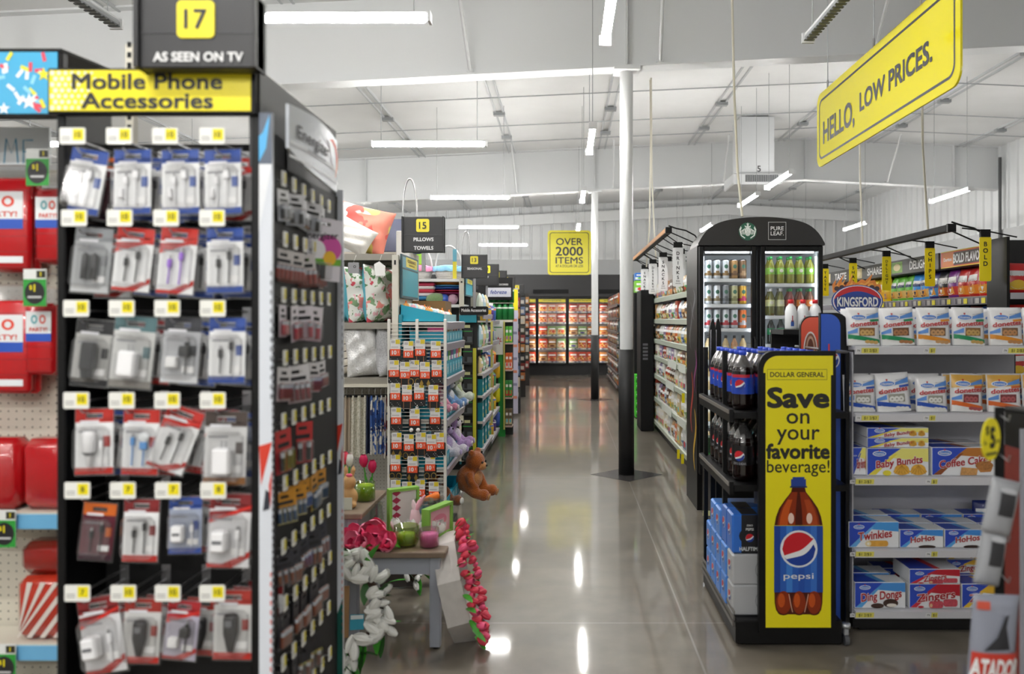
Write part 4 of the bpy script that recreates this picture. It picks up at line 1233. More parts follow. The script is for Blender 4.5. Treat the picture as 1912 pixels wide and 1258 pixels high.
# the sloped teal box of eggs on the top shelf
root = thing('display_tray', 'sloped teal box of chick and egg toys on top of the earring rack', 'tray', (-.955, 5.24, 1.546))
m = MB(); m.prism([(-.13, 0), (.16, 0), (.16, .05), (-.13, .115)], 0, .006, M('#0aa0bd', .4)); m.prism([(-.13, 0), (.16, 0), (.16, .05), (-.13, .115)], .5, .506, M('#0aa0bd', .4))
m.box(-.13, -.125, 0, .5, 0, .115, M('#0aa0bd', .4)); m.box(-.13, .16, 0, .5, 0, .004, M('#0aa0bd', .4)); m.box(.157, .17, 0, .506, .0, .05, M('#9fd4de', .4)); obj('box', m, root)
rnd = random.Random(5)
m = MB()
tag(obj('brown_carton', MB().box(-.2, .12, 0, .3, 0, .15, M('#7a5a30', .7)), loc=(-.98, 5.72, 1.546)), 'open brown carton behind the sloped teal box', 'carton')
for k in range(34):
    i, j = k % 6, k // 6
    c = rnd.choice(['#f2e0a0', '#f4f1e6', '#f0b8c4', '#bfe0ea', '#f0b060', '#f6f3ee'])
    x, y = -.1 + i * .048, .04 + j * .078
    mm = MB(); mm.ball((0, 0, .02), .022, M(c, .5), 10, 7, (1, 1, 1.15))
    if c == '#f0b060': mm.prism([(-.006, .045), (.006, .045), (0, .06)], -.004, .004, M('#e87a2a', .5))
    spawn('toy_egg', ('egg', c), lambda: mm, 'small pastel toy egg heaped in the sloped teal box', 'toy egg', (-.955 + x, 5.245 + y, 1.546 + .095 - i * .0115 - .012), rz=rnd.uniform(0, 3), group='toy eggs in the teal box')
# --- plush toys on the endcap shelves
def plush(label, body, belly, loc, rz, s=1.0, ears='long', nose='#2a2a2a', group='plush toys on the endcap', tilt=0):
    root = thing('plush_toy', label, 'plush toy', loc, rot=(R(tilt), 0, rz), group=group, scale=s)
    fb = fuzz(body); fl = fuzz(belly)
    b = MB()
    b.ball((0, 0, .09), .085, fb, 12, 9, (1, .9, 1.1)); b.ball((0, -.02, .215), .065, fb, 12, 9, (1.05, 1, 1))
    for q in (-1, 1):
        b.tube([(q * .06, -.02, .14), (q * .09, -.06, .10), (q * .075, -.09, .07)], [.03, .026, .024], fb, 8); b.ball((q * .075, -.09, .07), .027, fb, 8, 6)
        b.tube([(q * .05, -.03, .05), (q * .075, -.1, .035), (q * .08, -.15, .04)], [.04, .036, .034], fb, 8); b.ball((q * .08, -.16, .045), .04, fb, 8, 6)
        if ears == 'long': b.tube([(q * .03, -.01, .26), (q * .045, 0, .32), (q * .05, .01, .37)], [.02, .024, .012], fb, 8)
        elif ears == 'round': b.ball((q * .055, 0, .27), .026, fb, 8, 6)
        elif ears == 'cone': b.tube([(q * .04, -.01, .25), (q * .055, -.01, .32)], [.025, .004], fb, 8)
    soft('body', b, root, vox=.009)
    f = MB(); f.ball((0, -.075, .20), .036, fl, 10, 7, (1.1, .8, .8))
    obj('muzzle', f, root, label='paler muzzle')
    f = MB(); f.ball((0, -.06, .10), .055, fl, 10, 7, (1, .7, 1.1)); obj('belly', f, root, label='paler belly')
    for q in (-1, 1): obj('foot_pad', MB().ball((q * .08, -.197, .045), .024, fl, 8, 6, (1, .3, 1)), root)
    e = MB()
    for q in (-1, 1): e.ball((q * .028, -.078, .228), .008, M('#101012', .2), 8, 6)
    e.ball((0, -.103, .212), .009, M(nose, .4), 8, 6, (1.2, .8, .9)); obj('eyes_and_nose', e, root)
    return root
plush('blue plush bunny with white muzzle sitting in the middle teal tray', '#7fa8dc', '#e8eaf2', (-.86, 5.62, S15[3] + .035), PI / 2 - .1, .82)
plush('pink plush bunny beside the blue plush bunny', '#e89ab4', '#f4dfe6', (-.87, 5.38, S15[3] + .035), PI / 2 - .3, .7)
plush('white and green plush bunny at the far end of the middle tray', '#dfe6d8', '#c9d8a8', (-.84, 5.90, S15[3] + .05), PI / 2 + .1, .82)
plush('lilac plush cat with pointed ears in the fourth tray', '#c9a4dc', '#f0e8f4', (-.85, 5.84, S15[4] + .04), PI / 2, .9, 'cone')
plush('white and lavender plush unicorn in the fourth tray', '#e6e0ec', '#c4b0e0', (-.86, 5.50, S15[4] + .04), PI / 2 - .2, .88, 'cone')
plush('brown and white plush eagle in the bottom tray next to the bear', '#7a4320', '#ecebe6', (-.90, 5.42, S15[5] + .006), PI / 2 - .5, .95, 'none', '#e0a030')
plush('large russet teddy bear hanging out over the bottom endcap shelf', '#a85a22', '#c98a50', (-.745, 5.88, S15[5] + .012), PI / 2 - .25, 1.12, 'round', tilt=16)
PACKC = ['#e85a9a', '#3f7fd0', '#f0d23c', '#59b04a', '#e8e8ec', '#8a4fb0', '#e07a2a', '#58c0d4', '#d83a3a']
def carton_spec(w, d, h, c, c2):
    m = MB(); m.cbox(-w / 2, w / 2, 0, d, 0, h, .002, M(c, .4))
    m.rect(-w / 2 + .002, w / 2 - .002, h * .1, h * .42, -.0008, M(c2, .4)); m.rect(-w * .36, w * .36, h * .62, h * .78, -.0008, WHITE)
    m.flat(ell(0, h * .3, w * .26, h * .13, 14), -.0014, M(PACKC[(len(c2) + ord(c[1])) % 9], .4))
    return m
def pouch_mesh(w, h, t, c, c2, c3, crimp=True):
    "stand-up foil bag, front facing -y, print bands bent over its belly"
    m = MB(); n, k = 8, 10
    def D(u, v):
        a, b = min(1, abs(2 * u / w)), min(1, max(0, v / h))
        return t / 2 * max(0, 1 - a ** 2.6) ** .7 * max(0, math.sin(PI * min(1, b * .93 + .07))) ** .6 + .001
    v = []; f = []
    for s_ in (-1, 1):
        for i in range(n + 1):
            for j in range(k + 1):
                u = -w / 2 + w * i / n; z = h * j / k
                v.append((u, s_ * D(u, z) + t / 2, z))
    N = (n + 1) * (k + 1)
    for q in (0, 1):
        for i in range(n):
            for j in range(k):
                a = (i * (k + 1) + j, (i + 1) * (k + 1) + j, (i + 1) * (k + 1) + j + 1, i * (k + 1) + j + 1)
                f.append(tuple(p + q * N for p in (a if q == 0 else a[::-1])))
    rim = [i * (k + 1) for i in range(n + 1)] + [n * (k + 1) + j for j in range(1, k + 1)] + [i * (k + 1) + k for i in range(n - 1, -1, -1)] + [j for j in range(k - 1, 0, -1)]
    f += [(rim[i], rim[i - 1], rim[i - 1] + N, rim[i] + N) for i in range(len(rim))]
    m.add(v, f, M(c, .28, coat=.3), True)
    S = lambda u, z: t / 2 - D(u, z) - .0012
    S2 = lambda u, z: t / 2 - D(u, z) - .0024
    if c == c2: return m, S2, D
    m.band(-w * .48, w * .48, lambda u: h * .12, lambda u: h * (.38 + .08 * u / w), S, M(c2, .3), 8, 4)
    m.flat(ell(0, h * .24, w * .3, h * .1, 14), S2, M(c3, .35))
    m.band(-w * .4, w * .4, lambda u: h * .58, lambda u: h * .74, S, M('#f2f2f2' if c3 != '#f2f2f2' else c2, .3), 6, 3)
    return m, S2, D
def pouch_spec(w, h, t, c, c2, c3): return pouch_mesh(w, h, t, c, c2, c3)[0]
for i, z in enumerate(S15[1:3]):
    for k in range(6):
        c, c2 = PACKC[(k * 2 + i) % 9], PACKC[(k * 3 + 4 + i) % 9]
        spawn('toy_box', ('toyb', i, k), lambda: carton_spec(.11, .12, [.1, .17][i], c, c2), 'small bright toy carton in the %s teal tray of the plush endcap' % ORD[i + 1], 'toy box', (-.79, 5.32 + k * .13, z + .008), PI / 2, group='toy cartons in the %s tray' % ORD[i + 1])

# ================================================================== gondolas farther along the left side of the aisle
XE = -.854
G13 = [1.9, 1.64]
def seasonal():
    root = thing('gondola_shelf', 'beige seasonal gondola with Easter baskets on its top shelf', 'store shelf', (0, 0, 0))
    b = MB(); b.box(-4.2, XE - .18, 8.72, 8.74, .1, 1.95, M('#3a3a3a', .6)); obj('back_panel', b, root)
    zz = [pz(520, 8.25), pz(568, 8.25), 1.2, .75, .3]
    for z in zz:
        s = MB(); s.box(-4.2, XE - .2, 8.27, 8.72, z - .03, z, M('#e2e4e4', .4)); obj('shelf', s, root)
    p = MB(); p.box(px(858, 8.25), px(866, 8.25), 8.22, 8.27, .1, pz(517, 8.25), CREAM); p.box(px(861, 8.25), px(864, 8.25), 8.218, 8.22, pz(528, 8.25), pz(525, 8.25), BLACK); obj('upright', p, root)
    k = MB(); k.box(-4.2, XE - .2, 8.3, 8.74, 0, .1, BLACK); obj('base', k, root)
    return zz
Z13 = seasonal()
def basket_spec(frill):
    b = MB(); wv = M('#e8e4e0', .6, bump=.8, scale=60)
    b.lathe([(0, 0), (.17, 0), (.2, .06), (.215, .13), (.205, .13), (.19, .06), (.16, .01), (0, .01)], wv, 20)
    for k in range(5): b.tube([(q * math.cos(a), q * math.sin(a), .015 + .025 * k) for a in [2 * PI * i / 20 for i in range(20)] for q in [.178 + .009 * k]], .006, wv, n=5, closed=True)
    h = MB()
    for dy in (-.02, .02): h.tube([(.2 * math.cos(a), dy, .12 + .27 * math.sin(a)) for a in [PI * i / 14 for i in range(15)]], .012, M('#ecebe9', .5), n=6)
    f = MB(); pts = []; n = 40
    v = []
    for k in range(n):
        a = 2 * PI * k / n; w = .014 * math.sin(a * 10)
        for (r, z) in ((.19, .15), (.225 + w, .145), (.235 + w, .09)): v.append((r * math.cos(a), r * math.sin(a), z + w * .3))
    f.add(v, [(k * 3 + j, ((k + 1) % n) * 3 + j, ((k + 1) % n) * 3 + j + 1, k * 3 + j + 1) for k in range(n) for j in (0, 1)], M(frill, .8), True)
    f.lathe([(0, .17), (.12, .165), (.19, .15)], M(frill, .8), 20)
    return [('basket', b), ('handle', h), ('fabric_frill', f)]
spawn('easter_basket', 'bk1', lambda: basket_spec('#e88cae'), 'white wicker Easter basket with pink fabric frill on the top shelf', 'basket', (px(781, 8.45), 8.48, Z13[0]), scale=(.7, .7, .92))
spawn('easter_basket', 'bk2', lambda: basket_spec('#8fc8e8'), 'white wicker Easter basket with light blue frill on the top shelf', 'basket', (px(837, 8.45), 8.48, Z13[0]), .1, scale=(.7, .7, .92))
tag(obj('gift_tag', MB().box(-.02, .02, 0, .003, 0, .2, YELD).box(-.02, .02, -.001, .002, .2, .33, M('#5fb0c8', .4)), loc=at(849, 524, 8.30)), 'yellow and blue hang tag dangling from the blue Easter basket', 'hang tag')
tag(obj('toy_block', MB().cbox(-.06, .06, 0, .1, 0, .13, .01, M('#8fd43a', .5)), loc=(px(777, 8.6), 8.62, Z13[0] + .17)), 'lime green block standing in the pink Easter basket', 'toy')
for k in range(5):
    spawn('folded_mat', ('fm', k), lambda: MB().cbox(-.14, .14, 0, .3, 0, .035, .014, M(['#2f7fb0', '#e8e0e4', '#c8344f', '#f0e8ea', '#c23a58'][k], .6), True), '%s folded striped mat in the stack below the pink basket' % ['blue', 'pale', 'crimson', 'white', 'rose'][k], 'folded mat', (px(790, 8.45), 8.32, Z13[1] + .05 + .036 * k))
for k, c in enumerate(['#8a1f5a', '#c8344f', '#3a6fc8', '#58a8d8', '#f08a2a', '#f2c81e']):
    spawn('plastic_bowl', ('pb', k), lambda: MB().lathe([(0, 0), (.1, 0), (.185, .06), (.19, .06), (.19, .066), (.175, .064), (.095, .008), (0, .008)], M(c, .35), 24), '%s plastic bowl in the nested stack below the blue basket' % ['purple', 'crimson', 'blue', 'sky blue', 'orange', 'yellow'][k], 'bowl', (px(838, 8.45), 8.52, Z13[1] + .06 + .026 * k))
tag(obj('paper_grass', MB().ball((0, 0, .03), .09, fuzz('#8fae7a', bump=1), 14, 8, (1.2, 1, .7)), loc=(px(812, 8.3), 8.36, Z13[1] + .03)), 'bunch of green paper grass on the shelf below the baskets', 'paper grass')
for (u, c, nm) in ((828, '#3f62c0', 'blue'), (844, '#c9a0b4', 'pink and white')):
    tag(obj('toy_ball', MB().ball((0, 0, .05), .055, M(c, .4), 12, 9), loc=(px(u, 8.3), 8.36, Z13[1] + .005)), '%s toy ball on the shelf below the baskets' % nm, 'toy ball')
blade_teal('small teal blade sign with yellow card on the seasonal gondola post', px(869, 8.25), 8.27, 8.9, pz(552, 8.25), pz(518, 8.25))
# phone accessories side wing on the seasonal gondola
def wing():
    root = thing('peg_display', 'narrow black peg display with Mobile Accessories header facing the camera', 'peg display', (0, 0, 0))
    x0, x1, d = px(856, 8.2), px(890, 8.2), 8.2
    b = MB(); b.box(x0, x1, d + .06, d + .08, .1, pz(572, d), PEGBLACK); obj('pegboard', b, root)
    h = MB(); h.prism(rrect(px(858, d), px(912, d), pz(588, d), pz(572, d), .02), d - .02, d, BLACK); h.text('Mobile Accessories', px(885, d), pz(579, d), .03, d - .021, WHITE, 1.6, width=px(908, d) - px(862, d))
    h.rect(px(858, d), px(890, d), pz(602, d), pz(588, d), d - .015, M('#12889c', .4)); obj('header', h, root)
wing()
for r, v in enumerate((612, 650, 700, 745, 790, 830)):
    x, y, z = at(872, v, 8.2)
    spawn('accessory_card', 'wingc', lambda: MB().box(-.06, .06, 0, .02, -.17, 0, M('#1b1c1e', .4)).rect(-.05, .05, -.15, -.09, -.001, M('#4c5054', .3)).rect(-.05, .05, -.04, -.03, -.001, M('#2f8a3c', .4)).rect(-.03, .0, -.14, -.08, -.0016, M('#1a1a1c', .3)).rect(-.03, .03, .0, .03, -.002, M('#b9b98a', .4)), 'black phone cable card, %s from top on the narrow black peg display' % ORD[r], 'accessory pack', (x, y + .02, z), group='cards on the narrow peg display')
def vstrip(label, u, v0, v1, d, c, wpx=7, txt=None):
    m = MB(); x = px(u, d); w = wpx / F * d
    m.box(x - w / 2, x + w / 2, d, d + .02, pz(v1, d), pz(v0, d), M(c, .4))
    return tag(obj('price_strip', m), label, 'sign strip')
vstrip('tall yellow green strip at the near corner of the teal endcap', 886, 650, 875, 8.16, '#b9b52e', 6)
S13 = [1.62, 1.27, 1.0, .77, .5, .22]
endcap('teal backed endcap of gloves and wreath bags past the plush endcap', XE, 8.27, 9.3, S13, '#14707e', .22)
endcap('far endcap with teal tub shelf beyond the yellow green strip', -.87, 9.45, 10.5, [1.55, 1.3, 1.0, .72, .42, .14], '#3f4a44', .24)
endcap('green backed endcap in the middle of the left run', -.88, 11.0, 12.0, [1.66, 1.36, 1.06, .76, .46, .14], '#1f7a35', .26)
endcap('dark endcap of bottles beyond the green endcap', -.90, 13.4, 14.6, [1.66, 1.36, 1.06, .76, .46, .14], '#20262a', .26)
endcap('dark endcap next to the last left gondola', -.92, 16.2, 17.4, [1.66, 1.36, 1.06, .76, .46, .14], '#2a2622', .26)
endcap('last dark endcap before the freezers on the left', -.94, 19.0, 20.2, [1.66, 1.36, 1.06, .76, .46, .14], '#2a2622', .26)
vstrip('tall yellow strip at the corner of the pale green endcap', 918, 600, 790, 9.42, '#c9c36a', 4)
vstrip('tall yellow strip at the corner of the green endcap', 938, 600, 785, 10.95, '#c9c36a', 4)
for (nm, y0, y1, x1, sh, hs, cols, kind) in (
    ('pale gift bag', 8.32, 9.25, XE, S13, [.26, .28, .2, .18, .2, .2], ['#dfe8d8', '#bcd8e4', '#e8d8a0', '#9fc4a0', '#e0b8b8', '#dde6ea'], 'pouch'),
    ('cleaning bottle', 9.5, 10.45, -.87, [1.55, 1.3, 1.0, .72, .42, .14], [.26, .24, .24, .24, .22, .2], ['#e6b82a', '#5b3a8a', '#3f68b8', '#d9dde0', '#e07a3a', '#4fa06a'], 'bottle'),
    ('green air freshener box', 11.05, 11.95, -.88, [1.66, 1.36, 1.06, .76, .46, .14], [.24] * 6, ['#4f9a4a', '#d8682a', '#3f8a3c', '#7d5a3a', '#6a5c44', '#58b038'], 'carton'),
    ('household bottle', 13.5, 14.5, -.90, [1.66, 1.36, 1.06, .76, .46, .14], [.25] * 6, ['#b03a34', '#3f68b0', '#d8c23a', '#7d7f84', '#4a8a50', '#c07a3a'], 'bottle'),
    ('grocery carton', 16.3, 17.3, -.92, [1.66, 1.36, 1.06, .76, .46, .14], [.24] * 6, ['#c8502a', '#9a3a8a', '#d8b03a', '#3a5a8a', '#e0dcd4', '#c85a4a'], 'carton'),
    ('grocery box', 19.1, 20.1, -.94, [1.66, 1.36, 1.06, .76, .46, .14], [.24] * 6, ['#d06a2a', '#c03a34', '#e0c04a', '#5a6a8a', '#d8d4cc', '#b8904a'], 'carton')):
    for i, z in enumerate(sh):
        n = 6
        for k in range(n):
            c = cols[(i + k // 2) % len(cols)]; c2 = cols[(i + k // 2 + 2) % len(cols)]
            y = y0 + (y1 - y0) * (k + .5) / n
            w = (y1 - y0) / n * .92
            key = (nm, c, c2, hs[i])
            if nm == 'pale gift bag' and i >= 3: mk = lambda: carton_spec(w, .18, hs[i] * .95, '#14808f', '#1a93a4'); key = 'tealtub%d' % i
            elif kind == 'carton': mk = lambda: carton_spec(w, .14, hs[i] * .85, c, c2)
            elif kind == 'pouch': mk = lambda: pouch_spec(w, hs[i] * .85, .07, c, c2, '#c8404a' if k % 2 else '#4f8a50')
            else: mk = lambda: MB().lathe([(0, 0), (w * .45, 0), (w * .47, hs[i] * .5, M(c2, .4)), (w * .46, hs[i] * .58, M(c, .4)), (w * .2, hs[i] * .72, M('#f0f0f0', .4)), (w * .2, hs[i] * .85), (0, hs[i] * .85)], M(c, .35), 12, cy=w * .5)
            spawn(nm.replace(' ', '_'), key, mk, '%s on the %s shelf down of its endcap' % (nm, ORD[i]) if False else 'small %s, %s shelf from the top, left endcap run' % (nm, ORD[i]), nm.split()[-1], (x1 - .01 - (.02 if k % 2 else 0), y, z + .001), PI / 2, group='%ss, %s shelf' % (nm, ORD[i]))
# number boards going away
aisle_sign('black aisle sign 15 PILLOWS TOWELS with wire hoop above the pillow gondola', '15', [('PILLOWS', .36, .095), ('TOWELS', .12, .095)], px(753, 5.2), px(831, 5.2), 5.15, pz(471, 5.15), pz(404, 5.15), True, pole=.12)
aisle_sign('black aisle sign 13 SEASONAL with wire hoop above the seasonal gondola', '13', [('SEASONAL', .40, .09)], px(864, 8.2), px(911, 8.2), 8.1, pz(519, 8.1), pz(475, 8.1), True, pole=.3)
aisle_sign('small black aisle sign 12 half hidden behind the SEASONAL sign', '12', [('PET', .40, .07)], px(886, 9.4), px(931, 9.4), 9.4, pz(533, 9.4), pz(493, 9.4), pole=.5)
aisle_sign('small black LAUNDRY aisle sign behind sign 12', '11', [('LAUNDRY', .30, .08)], px(907, 10.8), px(946, 10.8), 10.8, pz(536, 10.8), pz(505, 10.8), pole=.6)
aisle_sign('small black PAPER aisle sign behind the laundry one', '9', [('PAPER', .30, .08)], px(927, 12.6), px(961, 12.6), 12.6, pz(538, 12.6), pz(516, 12.6), pole=2.06)
aisle_sign('black FOOD aisle sign farthest along the left gondola tops', '7', [('FOOD', .30, .08)], px(953, 16.0), px(978, 16.0), 16.0, pz(552, 16.0), pz(531, 16.0), pole=2.04)
m = MB(); x0, x1, d = px(893, 10.6), px(957, 10.6), 10.6
m.cbox(x0, x1, d, d + .24, pz(560, d), pz(518, d), .004, BLACK); m.rect(px(908, d), px(954, d), pz(554, d), pz(537, d), d - .001, M('#dfe0ea', .35)); m.text('febreze', px(931, d), pz(545, d), .05, d - .002, M('#3f4f9a'), 1.5, shear=.2)
m.text('SOAPS & GROCERIES', px(928, d), pz(531, d), .022, d - .001, WHITE, 1.5)
tag(obj('header_sign', m), 'black header with white lettered panel over the green endcap', 'sign')
for r in range(2):
    for k in range(5):
        spawn('spray_can', 'green_can', lambda: MB().lathe([(0, 0), (.045, 0), (.045, .15, M('#dfe6dc', .3)), (.045, .17), (.03, .19), (.03, .22), (0, .22)], M('#2c8a48', .3, .3), 12), 'green air freshener can, %s row under the white lettered panel' % ('upper' if r == 0 else 'lower'), 'can', (px(912, 10.7) + k * .075, 10.7, pz(597, 10.7) + (.23 if r == 0 else 0)), group='green cans under the header')
m = MB(); m.box(px(903, 10.7), px(957, 10.7), 10.65, 10.85, pz(597, 10.7) - .03, pz(597, 10.7), CREAM); m.box(px(903, 10.7), px(957, 10.7), 10.65, 10.85, pz(597, 10.7) + .222, pz(597, 10.7) + .229, CREAM); m.box(px(903, 10.7), px(957, 10.7), 10.835, 10.85, 0, 1.9, M('#2a2f2c', .6)); m.box(px(917, 10.6), px(939, 10.6), 10.62, 10.63, pz(662, 10.6), pz(598, 10.6), M('#e9ece8', .4)); m.rect(px(919, 10.6), px(937, 10.6), pz(612, 10.6), pz(610, 10.6), 10.619, M('#3f8a4a', .4)); m.flat(star(px(930, 10.6), pz(636, 10.6), .06, 7), 10.619, M('#c8404a', .4)); m.flat(ell(px(923, 10.6), pz(632, 10.6), .03, .04, 12), 10.618, M('#2f8f7a', .4)); m.box(px(930, 10.6), px(943, 10.6), 10.64, 10.65, 0, pz(662, 10.6), M('#1f8a34', .5)); m.box(px(940, 10.6), px(942.5, 10.6), 10.60, 10.62, .1, pz(600, 10.6), M('#c9c36a', .4))
for v_ in (640, 690, 742, 795): m.box(px(943, 10.6), px(956, 10.6), 10.62, 10.83, pz(v_, 10.6) - .02, pz(v_, 10.6), M('#cbb0a8', .5))
tag(obj('gondola_shelf', m), 'shelf unit holding the green cans under the white panel', 'store shelf')
for j, (v_, c, c2) in enumerate(((640, '#4faa3a', '#e0d23a'), (690, '#d8642a', '#e8e4dc'), (742, '#2f8a3c', '#c8302a'), (795, '#6a5a44', '#d8c8a0'))):
    for q in range(2):
        spawn('refill_pack', ('rfp', j), lambda: carton_spec(.042, .1, .22, c, c2), 'slim %s pack beside the tall green board, %s of its pair' % (['green', 'orange', 'dark green', 'brown'][j], ['left', 'right'][q]), 'refill pack', (px(946.5 + 6.4 * q, 10.62), 10.63, pz(v_, 10.6) + .001))
for j, (v_, c) in enumerate(((700, '#e8b82a'), (745, '#e0d81e'), (790, '#3f5fb0'))):
    spawn('hanging_toy', ('hgt', j), lambda: MB().cbox(-.06, .06, 0, .05, -.2, 0, .02, M(c, .4), True), '%s package hanging in front of the tall green board' % ['amber', 'bright yellow', 'blue'][j], 'package', (px(925, 10.6), 10.585, pz(v_ - 22, 10.6)))
m = MB(); d = 12.9; m.box(px(957, d), px(967, d), d, d + .04, pz(772, d), pz(538, d), M('#c9c6dc', .4)); m.rect(px(957, d), px(967, d), pz(579, d), pz(540, d), d - .002, YELD)
for k in range(7): m.rect(px(958.5, d), px(965.5, d), pz(600 + 24 * k, d), pz(595 + 24 * k, d), d - .002, M(['#d88a70', '#8a8aa8'][k % 2], .5))
tag(obj('tall_side_sign', m), 'tall lilac side sign with yellow top at the far left run', 'sign')
for k, (d, u) in enumerate(((13.3, 974), (16.1, 983), (18.9, 990))):
    m = MB(); m.box(px(u, d) - .35, px(u, d) - .02, d, d + .06, 0, pz(548, d), M(['#1f1f22', '#242120', '#26211e'][k], .6))
    for j in range(9):
        cc = ['#8a3a34', '#3a3f4a', '#a8743a', '#5a6a8a', '#2a2a2c', '#c8b8a0', '#7a2f2a', '#46463a', '#b06a3a'][(j * 2 + k) % 9]
        spawn('carded_item', ('cdi', cc), lambda: MB().box(-.06, .06, 0, .03, -.16, 0, M(cc, .4)).rect(-.04, .04, -.13, -.06, -.001, M('#b9b4ac', .4)), 'carded item on the %s dark side panel, %s from top' % (['first', 'second', 'third'][k], ORD[j]), 'carded item', (px(u, d) - .09, d - .031, pz(552, d) - .03 - .19 * j), group='carded items, %s side panel' % ['first', 'second', 'third'][k])
    tag(obj('gondola_end_panel', m), ['dark side panel behind the tall lilac sign', 'dark side panel of the second last left gondola', 'dark side panel of the last left gondola'][k], 'store shelf')
# long low runs behind, so that the gaps between the gondolas read as shelving
for k, (y, c, nm) in enumerate(((11.2, '#7d7a70', 'second'), (14.0, '#6d6a60', 'third'), (16.8, '#6d6a60', 'fourth'), (19.6, '#6d6a60', 'fifth'))):
    m = MB(); m.box(-7, -1.25, y, y + .5, 0, 1.95, M(c, .6))
    for z in (.4, .8, 1.2, 1.6): m.box(-7, -1.25, y - .3, y, z - .02, z, CREAM)
    tag(obj('gondola_shelf', m), '%s beige gondola run stretching left behind the seasonal gondola' % nm, 'store shelf')
# ================================================================== nesting tables and spring decorations
WOODT = M('#7d6c5c', .5, var=.12, scale=18)
TGREY = M('#a3a8b3', .5)
def nest_table(label, x0, x1, y0, y1, zt):
    root = thing('side_table', label, 'table', (0, 0, 0))
    t = MB(); t.cbox(x0, x1, y0, y1, zt - .028, zt, .004, WOODT); obj('tabletop', t, root)
    a = MB(); i = .03
    for (a0, a1, b0, b1) in ((x0 + i + .05, x1 - i - .05, y0 + i + .01, y0 + i + .03), (x0 + i + .05, x1 - i - .05, y1 - i - .03, y1 - i - .01), (x0 + i + .01, x0 + i + .03, y0 + i + .05, y1 - i - .05), (x1 - i - .03, x1 - i - .01, y0 + i + .05, y1 - i - .05)):
        a.box(a0, a1, b0, b1, zt - .115, zt - .028, TGREY)
    obj('apron', a, root)
    for x in (x0 + i, x1 - i - .05):
        for y in (y0 + i, y1 - i - .05):
            l = MB(); l.cbox(x, x + .05, y, y + .05, .008, zt - .028, .003, TGREY); l.lathe([(0, 0), (.014, 0), (.014, .008), (0, .008)], BLACK, 10, cx=x + .025, cy=y + .025); obj('leg', l, root)
TX1, TY0, TZ = -.562, 3.74, .468
nest_table('low grey table with brown top holding candles and pink flowers', -1.22, TX1, TY0, 4.31, TZ)
nest_table('taller grey table with brown top at the left behind the low one', -1.62, -.985, 3.86, 4.40, .62)
def jar_candle_spec(r, h, wax, glass, fill=.72, ribs_=False):
    w = MB(); w.lathe([(0, .006), (r * .93, .006), (r * .93, h * fill), (0, h * fill)], M(wax, .5), 20); w.tube([(0, 0, h * fill), (0.002, 0, h * fill + .012)], .0012, M('#f0ede4', .7), n=5)
    g = MB(); g.lathe([(0, 0), (r, 0), (r, h), (r * .96, h), (r * .95, .004), (0, .004)], glass, 24)
    return [('wax', w), ('glass_jar', g)]
GREENG = MG('green_glass', '#e3efb4', .06, .05); PINKG = MG('pink_glass', '#fae2ef', .06, .05); CLG = MG('jar_glass', '#f4f6f4', .06, .03)
def bigjar():
    g = MB(); r, h = .058, .10
    g.lathe([(0, 0), (r * .8, 0), (r, .02), (r * 1.06, h), (r, h), (r * .94, .02), (0, .008)], GREENG, 8)
    w = MB(); w.lathe([(0, .01), (r * .7, .01), (r * .72, h * .62), (0, h * .62)], M('#b9cc30', .45), 20)
    return [('glass_jar', g), ('wax', w)]
spawn('jar_candle', 'jc1', bigjar, 'faceted green glass candle jar on the low table', 'candle', (px(758, 3.84), 3.85, TZ))
spawn('jar_candle', 'jc2', lambda: jar_candle_spec(.0465, .088, '#f7a0cf', PINKG), 'pink candle in a glass jar at the right of the low table', 'candle', (px(801, 3.83), 3.84, TZ))
spawn('jar_candle', 'jc3', lambda: jar_candle_spec(.052, .095, '#b9d62a', GREENG, .85), 'lime green candle jar on the taller table', 'candle', (px(679, 4.12), 4.15, .62))
def petal_flower(m, c, d, r, mat, n=5, open_=.5, seed=0, long=2.6):
    "cup of overlapping petals at c pointing along d"
    d = Vector(d).normalized(); a = d.cross(Vector((0.3, 0.2, 1))).normalized(); b = d.cross(a)
    for k in range(n):
        an = 2 * PI * k / n + seed
        e = a * math.cos(an) + b * math.sin(an); t = d.cross(e)
        v = []
        for i in range(6):
            s_ = i / 5
            rad = r * (math.sin(PI * (.10 + .70 * s_)) * .8 + open_ * s_ * .9)
            wv = r * .78 * math.sin(PI * (.08 + .86 * s_)) ** .7
            p = Vector(c) + d * (r * long * s_ * (1 - .25 * open_ * s_)) + e * rad
            for q in (-1, -.5, 0, .5, 1): v.append(tuple(p + t * (q * wv) - e * (q * q * wv * .42)))
        f = [(i * 5 + j, i * 5 + j + 1, i * 5 + j + 6, i * 5 + j + 5) for i in range(5) for j in range(4)]
        m.add(v, f, mat, True)
def leaf(m, c, d, L, w, mat, bend=.3):
    d = Vector(d).normalized(); up = Vector((0, 0, 1)); s_ = d.cross(up)
    s_ = s_.normalized() if s_.length > .01 else Vector((1, 0, 0)); nrm = s_.cross(d)
    v = []
    for i in range(6):
        t = i / 5
        p = Vector(c) + d * (L * t) - nrm * (bend * L * t * t)
        ww = w * math.sin(PI * (.08 + .9 * t)) ** .8
        v += [tuple(p - s_ * ww), tuple(p + nrm * (-.2 * ww)), tuple(p + s_ * ww)]
    m.add(v, [(i * 3 + j, i * 3 + j + 1, i * 3 + j + 4, i * 3 + j + 3) for i in range(5) for j in (0, 1)], mat, True)
LEAFG = M('#3f9a2a', .45, var=.15, scale=20); LEAFD = M('#24581c', .5, var=.2, scale=20)
PINKP = M('#fa5f8c', .5, var=.12, scale=25, sub=.1); PINKQ = M('#ff9fbc', .5, var=.1, scale=25, sub=.1); REDP = M('#ee4a62', .5, var=.12, scale=25)
